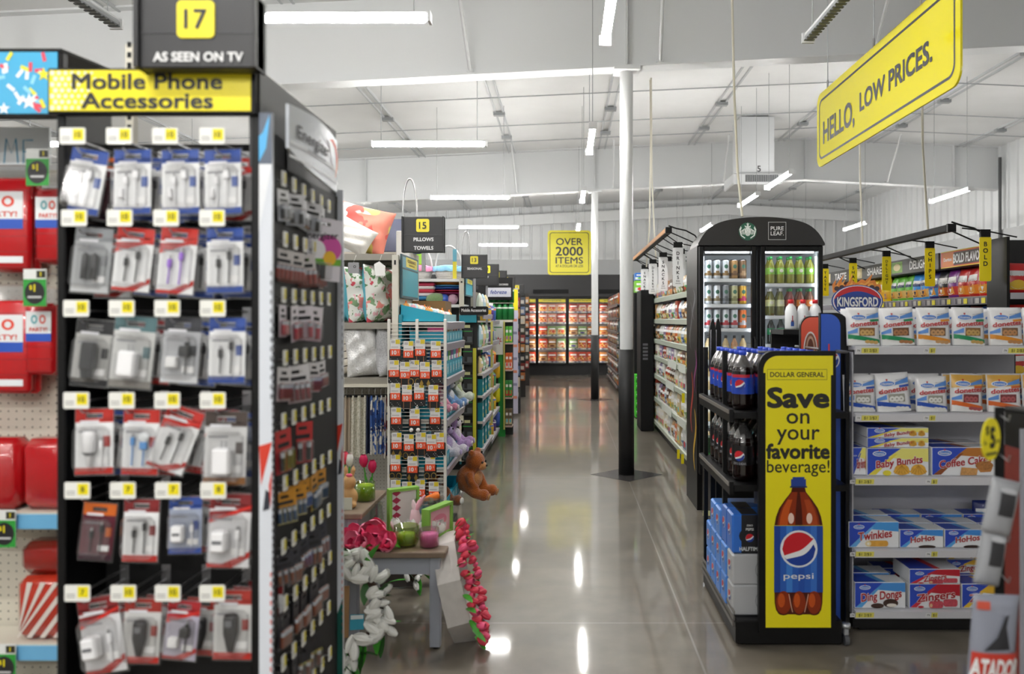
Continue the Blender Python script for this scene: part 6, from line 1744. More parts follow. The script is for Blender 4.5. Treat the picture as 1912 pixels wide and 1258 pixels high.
def cooler():
    root = thing('drink_cooler', 'black two door drink cooler with arched header and lit shelves of cans', 'cooler', (CXL, CYF, 0))
    D = .62
    b = MB(); t = .05
    b.box(0, .03, .06, D, 0, 2.165, BLACK); b.box(CW - .03, CW, .06, D, 0, 2.165, BLACK); b.box(.03, CW - .03, D - .03, D, 0, 2.165, BLACK); b.box(.03, CW - .03, .06, D - .03, 0, .3, BLACK); b.box(.03, CW - .03, .06, D - .03, 2.13, 2.165, BLACK)
    W = M('#e6ebee', .4)
    b.box(.03, .04, .07, D - .03, .3, 2.13, W); b.box(CW - .04, CW - .03, .07, D - .03, .3, 2.13, W); b.box(.04, CW - .04, D - .04, D - .03, .3, 2.13, W); b.box(.04, CW - .04, .07, D - .04, .3, .31, W)
    b.box(CW / 2 - .02, CW / 2 + .02, .06, .12, .3, 2.13, BLACK)
    # printed swirls on the left flank
    for (y0, z0, z1, c) in ((.15, .3, .8, '#c8a02a'), (.3, .6, 1.1, '#a8322a'), (.12, .95, 1.3, '#7a2f6a'), (.35, 1.3, 1.7, '#4a4c50'), (.2, 1.55, 1.8, '#6a6c70')):
        pts = [(-.001, y0 + .06 * math.sin(k * .8), z0 + (z1 - z0) * k / 8) for k in range(9)]
        b.add([p for q in pts for p in (q, (q[0], q[1] + .05, q[2] + .02))], [(2 * k, 2 * k + 1, 2 * k + 3, 2 * k + 2) for k in range(8)], M(c, .4))
    obj('cabinet', b, root)
    a = MB(); pts = [(0, 2.166)]
    for k in range(41):
        u = CW * k / 40; s_ = abs(2 * k / 40 - 1)
        pts.append((u, 2.396 - .085 * s_ ** 2 - .13 * s_ ** 7))
    pts.append((CW, 2.166))
    a.prism(pts, 0, .45, M('#1a1818', .35), 'y')
    obj('arched_header', a, root)
    # round siren mark and the square tea mark
    m = MB(); cu, cv, r = px(1396, CYF) - CXL, pz(432, CYF), .073
    G, Wt = M('#1f5a44', .4), M('#e6ebe8', .4)
    m.flat(ell(cu, cv, r, r, 32), -.002, G); m.flat(ell(cu, cv - r * .02, r * .36, r * .5, 20), -.003, Wt)
    m.flat(star(cu, cv + r * .80, r * .2), -.0035, Wt); m.flat([(cu - r * .3, cv + r * .45), (cu + r * .3, cv + r * .45), (cu + r * .36, cv + r * .7), (cu + r * .15, cv + r * .55), (cu, cv + r * .75), (cu - r * .15, cv + r * .55), (cu - r * .36, cv + r * .7)], -.0035, Wt)
    for s_ in (-1, 1):
        for q in range(3): m.line([(cu + s_ * r * (.32 + .13 * q), cv + r * (.35 - .1 * q)), (cu + s_ * r * (.5 + .13 * q), cv + r * .0), (cu + s_ * r * (.38 + .15 * q), cv - r * .35)], r * .075, -.0033, Wt)
        m.line([(cu + s_ * r * .3, cv - r * .75), (cu + s_ * r * .72, cv - r * .45), (cu + s_ * r * .86, cv + r * .05), (cu + s_ * r * .72, cv + r * .45)], r * .12, -.0034, Wt)
        m.flat([(cu + s_ * r * .72, cv + r * .3), (cu + s_ * r * .98, cv + r * .12), (cu + s_ * r * .75, cv + r * .62)], -.0036, Wt)
    for q in range(4): m.line([(cu - r * .22 + r * .15 * q, cv - r * .15), (cu - r * .22 + r * .15 * q, cv - r * .8)], r * .03, -.0038, G)
    m.flat(ell(cu - r * .12, cv + r * .16, r * .035, r * .035, 8), -.004, G); m.flat(ell(cu + r * .12, cv + r * .16, r * .035, r * .035, 8), -.004, G); m.line([(cu - r * .1, cv - r * .06), (cu + r * .1, cv - r * .06)], r * .03, -.004, G)
    obj('round_logo', m, root, label='round green and white siren logo')
    m = MB(); cu, cv, w = px(1451, CYF) - CXL, pz(431, CYF), .073
    m.ring(rrect(cu - w, cu + w, cv - w, cv + w, .002, 2), rrect(cu - w * .94, cu + w * .94, cv - w * .94, cv + w * .94, .002, 2), -.002, M('#b9b9b9', .4))
    m.text('PURE', cu, cv + w * .28, w * .42, -.0025, WHITE, .6, width=w * 1.45); m.text('LEAF.', cu, cv - w * .28, w * .42, -.0025, WHITE, .6, width=w * 1.45)
    obj('square_logo', m, root, label='square tea logo in white letters')
    for (u0, u1) in ((1306, 1412), (1421, 1537)):
        x0, x1 = px(u0, CYF) - CXL, px(u1, CYF) - CXL; t = .036
        d = MB()
        for (p, q, r0, r1) in ((x0, x0 + t, .3, 2.16), (x1 - t, x1, .3, 2.16), (x0 + t, x1 - t, .3, .34), (x0 + t, x1 - t, 2.118, 2.16)): d.cbox(p, q, 0, .045, r0, r1, .006, BLACK)
        dd = obj('door', d, root)
        g = MB(); g.box(x0 + t, x1 - t, .018, .024, .34, 2.118, GLASS); obj('glass_pane', g, dd)
        h = MB(); xh = x1 - .014 if u0 < 1400 else x0 + .014; h.tube([(xh, -.004, 1.0), (xh, -.03, 1.02), (xh, -.03, 1.4), (xh, -.004, 1.42)], .009, BLACK, n=8); obj('door_handle', h, dd)
    xs = ((.04, px(1410, CYF) - CXL), (px(1424, CYF) - CXL, CW - .04))
    for i, zz in enumerate((ZCL, ZCR)):
        for z in zz:
            s = MB()
            for k in range(14): s.box(xs[i][0] + k * (xs[i][1] - xs[i][0]) / 13.2, xs[i][0] + k * (xs[i][1] - xs[i][0]) / 13.2 + .004, .09, D - .05, z - .008, z, M('#e4e8ea', .4))
            s.box(xs[i][0], xs[i][1], .085, .094, z - .028, z, M('#eef2f4', .4)); s.box(xs[i][0], xs[i][1], D - .06, D - .05, z - .02, z, M('#eef2f4', .4)); obj('wire_shelf', s, root)
        for x in (xs[i][0] + .012, xs[i][1] - .012):
            l = MB(); l.box(x - .006, x + .006, .066, .076, .4, 2.08, ME('#eef6ff', 9)); obj('cooler_light', l, root)
        l = MB(); l.box(xs[i][0] + .03, xs[i][1] - .03, .07, .085, 2.108, 2.122, ME('#eef6ff', 14)); obj('cooler_light', l, root)
ZCL = [1.90, 1.69, 1.49, 1.23, .98, .72, .46]
ZCR = [1.86, 1.595, 1.36, 1.10, .84, .58, .32]
cooler()
def can_spec(c1, c2, r=.029, h=.162):
    m = MB(); m.lathe([(0, 0), (r * .8, 0), (r, .008), (r, h * .16, M(c2, .3, .3)), (r, h * .3, M(c1, .3, .3)), (r, h - .012, STEEL), (r * .82, h), (r * .78, h - .003), (0, h - .003)], M(c1, .3, .3), 14)
    m.flat(ell(0, h * .62, r * .55, r * .6, 12), lambda a, b: -math.sqrt(max(1e-6, r * r - a * a)) - .0006, M('#2f6a54', .4))
    m.rect(-r * .5, r * .5, h * .25, h * .4, lambda a, b: -math.sqrt(max(1e-6, r * r - a * a)) - .0006, M(c2, .4))
    return m
def bottle_spec(cap, label, liquid, r=.032, h=.225, clear=None):
    m = MB(); lq = M(liquid, .15, coat=.5)
    m.lathe([(0, 0), (r * .85, 0), (r, .01), (r, h * .34, M(label, .35)), (r, h * .58, lq), (r * .96, h * .66), (r * .6, h * .78), (r * .38, h * .86), (r * .38, h * .9)], lq, 14)
    c = MB(); c.lathe([(0, h * .89), (r * .44, h * .89), (r * .44, h), (0, h)], M(cap, .4), 12)
    l = MB(); l.flat(ell(0, h * .47, r * .5, h * .07, 12), lambda a, b: -math.sqrt(max(1e-6, r * r - a * a)) - .0008, M('#e8e6d0' if label != '#e8e6d0' else '#c04a2a', .4))
    return [('bottle_body', m), ('cap', c), ('label_mark', l)]
CANS = [[('#d9dde0', '#8a6a3a')] * 3 + [('#a8804a', '#6a4a2a'), ('#7a5a3a', '#b0906a')], [('#d9dde0', '#8a7a5a')] * 2 + [('#8a8f94', '#5a5f64'), ('#b8b88a', '#7a7a4a'), ('#d8a83a', '#c23a6a')], [('#c9ced2', '#b0303a')] * 4 + [('#e07a3a', '#c8c8cc')]]
for i in range(3):
    for k in range(5):
        for row in range(2):
            c = CANS[i][k]
            x = px(1323 + 16.2 * k, 6.6) - .0
            spawn('drink_can', ('can', c), lambda: can_spec(*c), 'slim coffee can, %s shelf of left cooler door, %s from left%s' % (ORD[i], ORD[k], ', rear' if row else ''), 'can', (x, CYF + .14 + .075 * row, ZCL[i] + .001), group='coffee cans in the cooler')
for i in range(3, 7):
    for k in range(5):
        c = [('#e8e0c8', '#d8c8a0', '#c8b080'), ('#d8c8a8', '#c89a6a', '#b8865a')][k % 2]
        spawn('drink_bottle', ('cbt', c), lambda: bottle_spec('#3a3a3c', c[1], c[2], .029, .2), 'glass coffee bottle, %s shelf of left cooler door, %s from left' % (ORD[i], ORD[k]), 'bottle', (px(1323 + 16.2 * k, 6.6), CYF + .14, ZCL[i] + .001), group='coffee bottles in the cooler')
BOT = [[('#2f9a4a', '#8cc63a', '#8a8a1a')] * 5, [('#e8e8e4', '#d8dc9a', '#6a6a2a'), ('#e8e8e4', '#e0e0b0', '#6a6a2a'), ('#2f9a4a', '#c84a2a', '#7a2a1a'), ('#3a9a5a', '#d8822a', '#7a3a1a'), ('#3a9a5a', '#e0863a', '#6a3a1a')]]
for i in range(7):
    for k in range(5):
        for row in range(2 if i < 2 else 1):
            c = BOT[i][k] if i < 2 else [('#e8e8e8', '#1f7a4a', '#202420'), ('#2f9a4a', '#2a8a58', '#1a2420')][k % 2]
            spawn('drink_bottle', ('bot', c), lambda: bottle_spec(*c), '%s bottle, %s shelf of right cooler door, %s from left%s' % ('green lidded tea' if i == 0 else 'tea' if i == 1 else 'dark', ORD[i], ORD[k], ', rear' if row else ''), 'bottle', (px(1439 + 18.3 * k, 6.62), CYF + .145 + .08 * row, ZCR[i] + .001), group='bottles behind the right cooler door')
# ================================================================== cola rack with yellow sign
def cola_rack():
    x0, x1, y0, y1 = .815, 1.36, 3.80, 4.70
    root = thing('beverage_rack', 'black beverage rack with two bottle shelves and a low base behind the yellow sign', 'display rack', (0, 0, 0))
    b = MB(); b.cbox(x0, x1 - .035, y0, y1, 0.012, .125, .006, BLACK); b.box(x0 + .03, x1 - .03, y0 + .03, y1 - .03, 0, .012, BLACK); obj('base', b, root)
    e = MB()
    for k in range(3): e.box(x0 - .012 + .004 * k, x0, y0 + .02, y1, .09 + .028 * k, .108 + .028 * k, M('#6d6a66', .35, .5))
    obj('base_trim', e, root)
    for (zs, nm) in ((1.115, 'upper'), (.765, 'lower')):
        s = MB(); s.box(x0 + .0, x1, y0 + .03, y1, zs - .03, zs, BLACK); s.box(x0 - .02, x0, y0 + .05, y1, zs - .05, zs + .012, BLACK); s.box(x0 - .024, x0 - .02, y0 + .06, y1, zs - .01, zs + .008, M('#a09c98', .3, .6)); obj('shelf', s, root)
    for x in (x0 + .012, x1 - .02):
        for y in (y0 + .32, y1 - .02):
            p = MB(); p.box(x - .012, x + .012, y - .012, y + .012, .12, 1.40, BLACK); obj('post', p, root)
    r = MB(); r.tube([(.93, y0 + .04, 1.405), (1.36, y0 + .04, 1.405), (1.36, y1, 1.405)], .007, M('#8b8b8e', .35, .6), n=6); obj('top_rail', r, root)
    g = MB(); g.box(x0 + .16, x1 - .05, y0 + .30, y0 + .31, .5, .74, M('#7c8092', .5)); obj('back_liner', g, root)
cola_rack()
def save_sign():
    d = 3.78
    root = thing('display_sign', 'tall yellow sign Save on your favorite beverage in black frame with bottle picture', 'sign', (0, d, 0))
    X = lambda u: px(u, d); Z = lambda v: pz(v, d)
    f = MB(); l, r, t, b = X(1417), X(1561), Z(655), Z(1182)
    rr = .075
    arc = [(l + rr - rr * math.cos(a), t - rr + rr * math.sin(a)) for a in [PI / 2 * k / 8 for k in range(9)]]
    f.prism([(l, b)] + arc + [(r, t), (r, b)], 0, .03, BLACK); obj('sign_frame', f, root)
    s = MB(); q = .07
    L, Rr, T, B = X(1425.5), X(1555), Z(664), Z(1171)
    arc = [(L + q - q * math.cos(a), T - q + q * math.sin(a)) for a in [PI / 2 * k / 8 for k in range(9)]]
    s.prism([(L + .010, B), (L + .010, Z(696)), (L, Z(696))] + arc + [(Rr, T), (Rr, Z(700)), (Rr - .010, Z(700)), (Rr - .010, B)], -.003, 0, M('#ede01a', .35))
    K = M('#20201c', .45); y = -.004
    s.ring(rrect(X(1432), X(1544), Z(709), Z(689), .001, 1), rrect(X(1432.8), X(1543.2), Z(708.2), Z(689.8), .001, 1), y, M('#7a7420'))
    s.text('DOLLAR GENERAL', X(1488), Z(699), .022, y, K, 1.2, width=X(1538) - X(1437))
    s.text('Save', X(1490), Z(742), .088, y, K, 2.7, width=X(1548) - X(1431))
    s.text('on', X(1489.5), Z(776), .072, y, K, .6, width=X(1511) - X(1468), valign='c')
    s.text('your', X(1490), Z(806), .072, y, K, .6, width=X(1530) - X(1450))
    s.text('favorite', X(1489.5), Z(842), .066, y, K, 2.4, width=X(1550) - X(1431))
    s.text('beverage!', X(1490), Z(870), .058, y, K, .4, width=X(1549) - X(1432))
    obj('sign_face', s, root)
    # bottle picture
    p = MB(); c = 1490.5
    def prof(rows): return [(X(c + w), Z(v)) for v, w in rows] + [(X(c - w), Z(v)) for v, w in rows[::-1]]
    neck = [(910, 12), (918, 14), (932, 25), (948, 36), (964, 42), (980, 45)]
    low = [(1105, 45), (1125, 44.5), (1138, 42), (1146, 36)]
    BR, BRD, BRL = M('#8a2f0e', .3), M('#4a1608', .3), M('#c2531c', .3)
    def stripwise(rows, mat, k0=-1, k1=1, yy=-.0045):
        v = []; 
        for (vv, w) in rows: v += [(X(c + w * k0), yy, Z(vv)), (X(c + w * k1), yy, Z(vv))]
        p.add(v, [(2 * i, 2 * i + 2, 2 * i + 3, 2 * i + 1) for i in range(len(rows) - 1)], mat)
    stripwise(neck, BRD); stripwise(neck[1:], BR, -.88, .88, -.0048); stripwise(neck[2:], BRL, -.8, -.45, -.0051); stripwise(neck[2:], M('#a8441a', .3), .4, .8, -.0051); stripwise(neck[1:], BRD, -.14, .16, -.0051)
    for du in (-14, 20): p.flat(ell(X(c + du), Z(967), .014, .026, 14), -.0054, M('#f0d0c0', .3))
    stripwise([(894, 14), (908, 14)], M('#24408f', .35)); p.rect(X(c - 16), X(c + 16), Z(910), Z(907), -.0048, M('#1a2a5c', .35)); p.rect(X(c - 11), X(c + 11), Z(894), Z(890), -.0046, M('#24408f', .35))
    BL = ['#1b3f92', '#2a5cb4', '#3f7fd0', '#2a5cb4', '#2450a8', '#2a5cb4', '#3a70c4', '#1f4698']
    p.rect(X(c - 45.5), X(c + 45.5), Z(1105), Z(981), -.0047, M('#2a56b0', .35))
    for k_, c_ in enumerate(BL): p.rect(X(c - 45.5 + 11.375 * k_), X(c - 45.5 + 11.375 * (k_ + 1)), Z(1105), Z(981), -.0049, M(c_, .35))
    stripwise(low, BRD)
    for du, ww in ((-28, 15), (1, 13), (29, 14)):
        p.flat(ell(X(c + du), Z(1124), ww / F * d * .95, .055, 16), -.0050, BR); p.flat(ell(X(c + du - 4), Z(1120), ww / F * d * .45, .034, 12), -.0053, BRL)
        p.flat(ell(X(c + du), Z(1140), ww / F * d * .8, .02, 12), -.0049, BRD)
    for du in (-14, 14): p.line([(X(c + du * 1.3), Z(1108)), (X(c + du), Z(1130)), (X(c + du * .8), Z(1142))], .004, -.0055, M('#d8a890', .3))
    globe(p, X(c + .5), Z(1024), .079, -.0055)
    p.text('pepsi', X(c), Z(1074), .028, -.0058, WHITE, .3, width=X(1519) - X(1463))
    obj('bottle_picture', p, root, label='printed cola bottle with blue label')
save_sign()
BLUP = M('#2b58c0', .35)
def wing_sign(label, d, u0, u1, v0, v1, frame_u, face, kind):
    root = thing('display_sign', label, 'sign', (0, d, 0))
    X = lambda u: px(u, d); Z = lambda v: pz(v, d)
    rr = .06
    def shape(l, r, b, t, left):
        if left:
            arc = [(l + rr - rr * math.cos(a), t - rr + rr * math.sin(a)) for a in [PI / 2 * k / 6 for k in range(7)]]
            return [(l, b)] + arc + [(r, t), (r, b)]
        arc = [(r - rr + rr * math.sin(a), t - rr + rr * math.cos(a)) for a in [PI / 2 * k / 6 for k in range(7)]]
        return [(l, b), (l, t)] + arc + [(r, b)]
    f = MB(); f.prism(shape(X(u0) - .004, X(frame_u), .02, Z(v0) + .006, kind == 'red'), .002, .03, BLACK); obj('sign_frame', f, root)
    s = MB(); s.prism(shape(X(u0), X(u1), Z(v1), Z(v0), kind == 'red'), -.002, .001, face)
    if kind == 'blue':
        globe(s, X(1550), Z(672), .042, -.003)
        s.flat([(X(1546), Z(642)), (X(1549), Z(642)), (X(1549), Z(662)), (X(1546), Z(662))], -.003, M('#d83a3a', .4))
    else:
        for (r1, r2, c, q) in ((.040, .11, '#e8e0dc', 0), (.034, .10, '#8a5a44', 1), (.026, .085, '#c8a088', 2), (.018, .07, '#6a3a2a', 3)):
            s.flat([(X(1513) + r1 * math.cos(PI * k / 12), Z(655) + r2 * math.sin(PI * k / 12)) for k in range(13)], -.003 - .0005 * q, M(c, .4))
    obj('sign_face', s, root)
wing_sign('blue sign panel with round cola mark standing behind the yellow sign', 4.0, 1533, 1569, 586, 1180, 1584, BLUP, 'blue')
wing_sign('orange red sign panel with arched picture left of the blue panel', 4.5, 1496, 1531, 592, 900, 1533, M('#e0573c', .4), 'red')
m = MB(); w = M('#c8ccd2', .3, .7)
m.lathe([(0, .0), (.022, .0), (.022, .02), (0, .02)], w, 12, cz=.085); m.cbox(-.012, .012, -.012, .02, .05, .085, .004, w); m.prism(ell(0, .027, .027, .027, 16), -.010, .010, M('#55575c', .4), 'x')
obj_c = thing('caster_wheel', 'silver caster wheel under the corner of the blue sign panel', 'caster', (1.347, 3.82, 0))
obj('caster', m, obj_c)
for k, (u, y) in enumerate(((1331, 4.78), (1341, 4.86))):
    m = MB(); pts = [(-.035, .05), (-.035, .28)] + [(-.035 + .07 * q / 8, .28 + .09 * math.sin(PI * q / 8) ** .8) for q in range(1, 8)] + [(.035, .28), (.035, .05)]
    m.prism([(p[0] * .55, p[1] + 1.2) for p in pts], 0, .03, BLACK); m.line([(-.014, 1.28), (-.012, 1.5)], .005, -.001, M('#c9c9cc', .2, .8)); m.box(-.012, .012, .005, .025, 0, 1.26, BLACK)
    tag(obj('rack_wing', m, loc=(px(u, y), y, 0)), 'black pointed rack wing behind the cola bottles, %s' % ('left one' if k == 0 else 'right one'), 'rack wing')
def cola_spec(cap, label, accent, dark=True, h=.29, r=.055):
    b = MB(); lq = M('#140807', .12, coat=.6)
    b.lathe([(0, .012), (r * .5, .004), (r * .85, 0), (r, .03), (r * .97, .06), (r, .075), (r, h * .62), (r * .97, h * .68), (r * .78, h * .78), (r * .42, h * .88), (r * .28, h * .92), (r * .28, h * .95)], lq, 16)
    l = MB(); l.lathe([(r * 1.012, .078), (r * 1.012, h * .60)], M(label, .35), 20)
    S = lambda a, z: -math.sqrt(max(1e-6, (r * 1.02) ** 2 - a * a))
    if accent: l.band(-r * .98, r * .98, lambda u: h * .55, lambda u: h * .60, S, M('#c0283a', .35), 10, 2)
    globe(l, 0, h * .43, r * .46, lambda a, z: S(a, z) - .0008, False)
    if not accent: l.text('ZERO SUGAR', 0, h * .30, .011, lambda a, z: S(a, z) - .001, M('#9a9aa0', .4), .8, width=r * 1.2)
    n = MB(); n.lathe([(r * .30, h * .925), (r * .34, h * .93), (r * .34, h), (0, h)], M(cap, .4), 14)
    nk = MB(); nk.lathe([(r * .985, h * .66), (r * .80, h * .78), (r * .44, h * .88), (r * .30, h * .925)], MG('bottle_shine', gloss=.16, rough=.08, veil=.06), 16)
    return [('bottle', b), ('paper_label', l), ('cap', n), ('clear_neck', nk)]
for j, (x, n, y0, dy) in enumerate(((.885, 6, 3.96, .118), (1.005, 6, 3.98, .118), (1.125, 6, 3.98, .118), (1.245, 5, 4.05, .118))):
    for k in range(n):
        spawn('cola_bottle', 'cola1', lambda: cola_spec('#2347c4', '#2347b4', True), 'blue capped two liter cola bottle, upper rack shelf, column %s from aisle, %s from front' % (['one', 'two', 'three', 'four'][j], ORD[k]), 'soda bottle', (x, y0 + k * dy, 1.117), rz=-.5 - .12 * j, group='blue capped cola bottles')
        if j < 3: spawn('cola_bottle', 'cola2', lambda: cola_spec('#1a1a1c', '#0f0f12', False), 'black capped two liter cola bottle, lower rack shelf, column %s from aisle, %s from front' % (['one', 'two', 'three'][j], ORD[k]), 'soda bottle', (x, y0 + k * dy, .767), rz=-.55 - .1 * j, group='black capped cola bottles')
def twelve_spec(c, halftime):
    w, d, h = .26, .13, .19 if halftime else .148
    m = MB(); m.cbox(0, w, 0, d, 0, h, .008, M(c, .35))
    if halftime:
        m.rect(.045, .125, .002, h - .002, -.001, M('#15151a', .4)); m.flat(ell(.085, h * .45, .052, .042, 16), -.0014, M('#15151a', .4))
        globe(m, .085, h * .40, .02, -.002, False); m.text('PEPSI', .085, h * .62, .012, -.002, WHITE, 1); m.text('ZERO', .085, h * .72, .008, -.002, WHITE, 1); m.text('HALFTIME', .085, h * .12, .018, -.002, M('#d9dde0', .4), 2, width=.10)
        m.rect(.19, .25, h * .9, h * .94, -.001, M('#c03a44', .4)); m.rect(.21, .25, h * .78, h * .82, -.001, M('#c03a44', .4))
        m.add([(.045, .0, h + .001), (.125, 0, h + .001), (.125, d, h + .001), (.045, d, h + .001)], [(0, 1, 2, 3)], M('#15151a', .4))
    else:
        m.ring(ell(.18, h * .5, .07, .065, 24), ell(.18, h * .5, .066, .061, 24), -.001, M('#8a8c90', .4)); m.flat(ell(.18, h * .5, .05, .045, 20), -.0012, M('#85878b', .4))
    # the end flap facing the aisle carries a small round mark
    e = MB(Matrix.Rotation(-PI / 2, 4, 'Z')); globe(e, -d * .5, h * .55, .026, -.001)
    m.v_ = None
    for f_i, f in enumerate(e.f):
        m.add([e.v[q] for q in f], [tuple(range(len(f)))], e.mats[e.m[f_i]])
    return m
def case_at(key, c, ht, label, x, y, z): spawn('soda_case', key, lambda: twelve_spec(c, ht), label, 'soda case', (x, y, z), group='soda cases on the rack base')
zb = .126
for lv in range(2): case_at('gc', '#b3b5b8', False, 'silver grey soda case nearest the yellow sign, %s layer' % ['bottom', 'second'][lv], .812, 3.86, zb + .149 * lv)
case_at('hc', '#2f6cc8', True, 'blue soda case with black band on top of the silver cases', .812, 3.87, zb + .299)
case_at('hc', '#2f6cc8', True, 'second black banded blue soda case behind the front one', .812, 4.005, zb + .299)
for k in range(4):
    for lv in range(2): case_at('bc', '#4a86d8', False, 'light blue soda case, %s layer, %s behind the silver cases' % (['bottom', 'second'][lv], ORD[k]), .807, 4.0 + .14 * k, zb + .149 * lv)
for k in range(2): case_at('bc', '#4a86d8', False, 'light blue soda case on the third layer, %s behind the black banded cases' % ORD[k], .807, 4.15 + .14 * k, zb + .299)

# cooler-side floor display behind the cola rack, with green and orange packs
m = MB(); m.box(1.11, 1.5, 6.1, 6.45, 0, .45, BLACK); m.rect(px(1312, 6.1), px(1328, 6.1), .06, .1, 6.099, M('#d8d8a0', .4)); tag(obj('floor_display', m), 'low black floor display at the foot of the cooler', 'display')
for k, (c, nm) in enumerate((('#1f3a24', 'dark green'), ('#1a1f2a', 'navy'), ('#2a1f1a', 'dark brown'))):
    spawn('drink_pack', ('dp', k), lambda: carton_spec(.13, .14, .2, c, '#2f8a3a'), '%s drink pack standing on the low display at the cooler foot' % nm, 'drink pack', (1.17 + .14 * k, 6.14, .451))
# bottles with red caps on a small dark rack
m = MB(); m.box(1.33, 1.64, 4.85, 5.15, 1.47, 1.50, BLACK); m.box(1.33, 1.64, 4.85, 5.15, 1.17, 1.2, BLACK); m.box(1.33, 1.64, 5.13, 5.15, 0, 1.5, BLACK); m.box(1.33, 1.36, 4.87, 5.13, 0, 1.17, BLACK); m.box(1.61, 1.64, 4.87, 5.13, 0, 1.17, BLACK)
tag(obj('bottle_rack', m), 'small dark rack holding the red capped white bottles behind the red panel', 'display rack')
def fluid_spec():
    b = MB(); b.lathe([(0, 0), (.032, 0), (.036, .01), (.036, .11), (.028, .14), (.014, .155), (.014, .165)], M('#eef0f1', .3), 16)
    l = MB(); S = lambda a, z: -math.sqrt(max(1e-6, .0365 ** 2 - a * a)) - .0006
    l.rect(-.01, .01, .02, .045, S, M('#1f4fa0', .4)); l.rect(-.003, .003, .05, .085, S, M('#b03a44', .4)); l.band(-.008, .008, lambda u: .045, lambda u: .055, S, M('#2a3a6a', .4), 4, 1)
    c = MB(); c.lathe([(0, .16), (.017, .16), (.017, .185), (0, .185)], M('#d8242c', .35), 12)
    return [('bottle', b), ('printed_label', l), ('cap', c)]
for k in range(3):
    spawn('fluid_bottle', 'flu', fluid_spec, 'white bottle with red cap, upper shelf of the small dark rack, %s from left' % ORD[k], 'bottle', (1.395 + .075 * k, 4.92, 1.501), group='red capped white bottles')
    spawn('fluid_bottle', 'flu', None, 'white bottle with red cap, lower shelf of the small dark rack, %s from left' % ORD[k], 'bottle', (1.395 + .075 * k, 4.92, 1.201), group='red capped white bottles')

# ================================================================== snack cake rack
HX0, HX1, HY, HB = 1.43, 2.46, 3.93, 4.36
HZ = [1.432, 1.10, .787, .43, .13]
def cake_rack():
    root = thing('snack_cake_rack', 'grey snack cake shelf rack with white price edges right of the cola rack', 'display rack', (0, 0, 0))
    b = MB(); b.box(HX0, HX1, HB, HB + .02, .1, 1.46, M('#bcbcc4', .55)); b.box(HX0 - .006, HX0, HY + .02, HB, .1, 1.40, M('#b4b4bc', .55))
    obj('back_panel', b, root)
    for z in HZ:
        s = MB(); s.box(HX0, HX1, HY + .01, HB, z - .02, z, M('#c4c4ca', .5))
        for k in range(60): s.box(HX0 + .02 + k * .022, HX0 + .024 + k * .022, HY + .03, HB - .02, z - .026, z - .02, M('#d5d5da', .4))
        obj('shelf', s, root)
        e = MB(); e.prism([(HY, z - .002), (HY - .012, z - .004), (HY - .004, z - .042), (HY + .004, z - .042)], HX0, HX1, M('#dcdce2', .3), 'x')
        Y = HY - .0125
        for (u, w) in ((1625, .085), (1741, .03), (1900, .09)) if z > .9 else ((1615, .09), (1745, .03)):
            x = px(u, HY - .01); yy = lambda a, b: HY - .013 + (z - .004 - b) * .21
            e.rect(x - w / 2, x + w / 2, z - .036, z - .01, yy, M('#e9e06a', .4)); y2 = lambda a, b: HY - .0142 + (z - .004 - b) * .21
            e.text('$1 2/$3' if w > .05 else '$1', x, z - .023, .014, y2, M('#6a6430'), .8)
            e.rect(x - w / 2 - .028, x - w / 2 - .004, z - .034, z - .014, yy, M('#f2f2f4', .4)); e.text('79', x - w / 2 - .016, z - .024, .011, y2, M('#55555a'), .6)
        obj('price_edge', e, root)
    for (x, y) in ((HX0 - .012, HY), (HX0 - .012, HB)):
        p = MB(); p.box(x - .022, x - .004, y + .03, y + .05, 0, 1.40, BLACK); obj('post', p, root)
    k = MB(); k.box(HX0, HX1, HY + .03, HB, .03, .085, BLACK); k.box(HX0 + .05, HX1 - .05, HY + .08, HB - .05, 0, .03, BLACK); obj('base', k, root)
cake_rack()
HBLUE, HRED, HLB = M('#2a49b8', .35), M('#b8232c', .35), M('#5a8fd8', .35)
def hostess(m, cu, cv, w, y, S=None):
    "small oval maker's mark with a heart"
    Y = (lambda q: (lambda a, b: S(a, b) - .0006 * q)) if S else (lambda q: y - .0004 * q)
    m.flat(ell(cu, cv, w / 2, w * .2, 18), Y(0), M('#f4f5f8', .35)); m.flat(ell(cu, cv, w * .44, w * .155, 18), Y(1), M('#4a7fd0', .35))
    m.text('Hostess', cu, cv, w * .15, Y(2), WHITE, 1, width=w * .68, shear=.15)
    hh = w * .1; m.flat([(cu, cv + w * .14), (cu + hh * .7, cv + w * .26), (cu + hh * .3, cv + w * .31), (cu, cv + w * .27), (cu - hh * .3, cv + w * .31), (cu - hh * .7, cv + w * .26)], Y(1), HRED)
def donut(m, cu, cv, r, mat, Y):
    m.flat(ell(cu, cv, r, r * .8, 14), Y, mat)
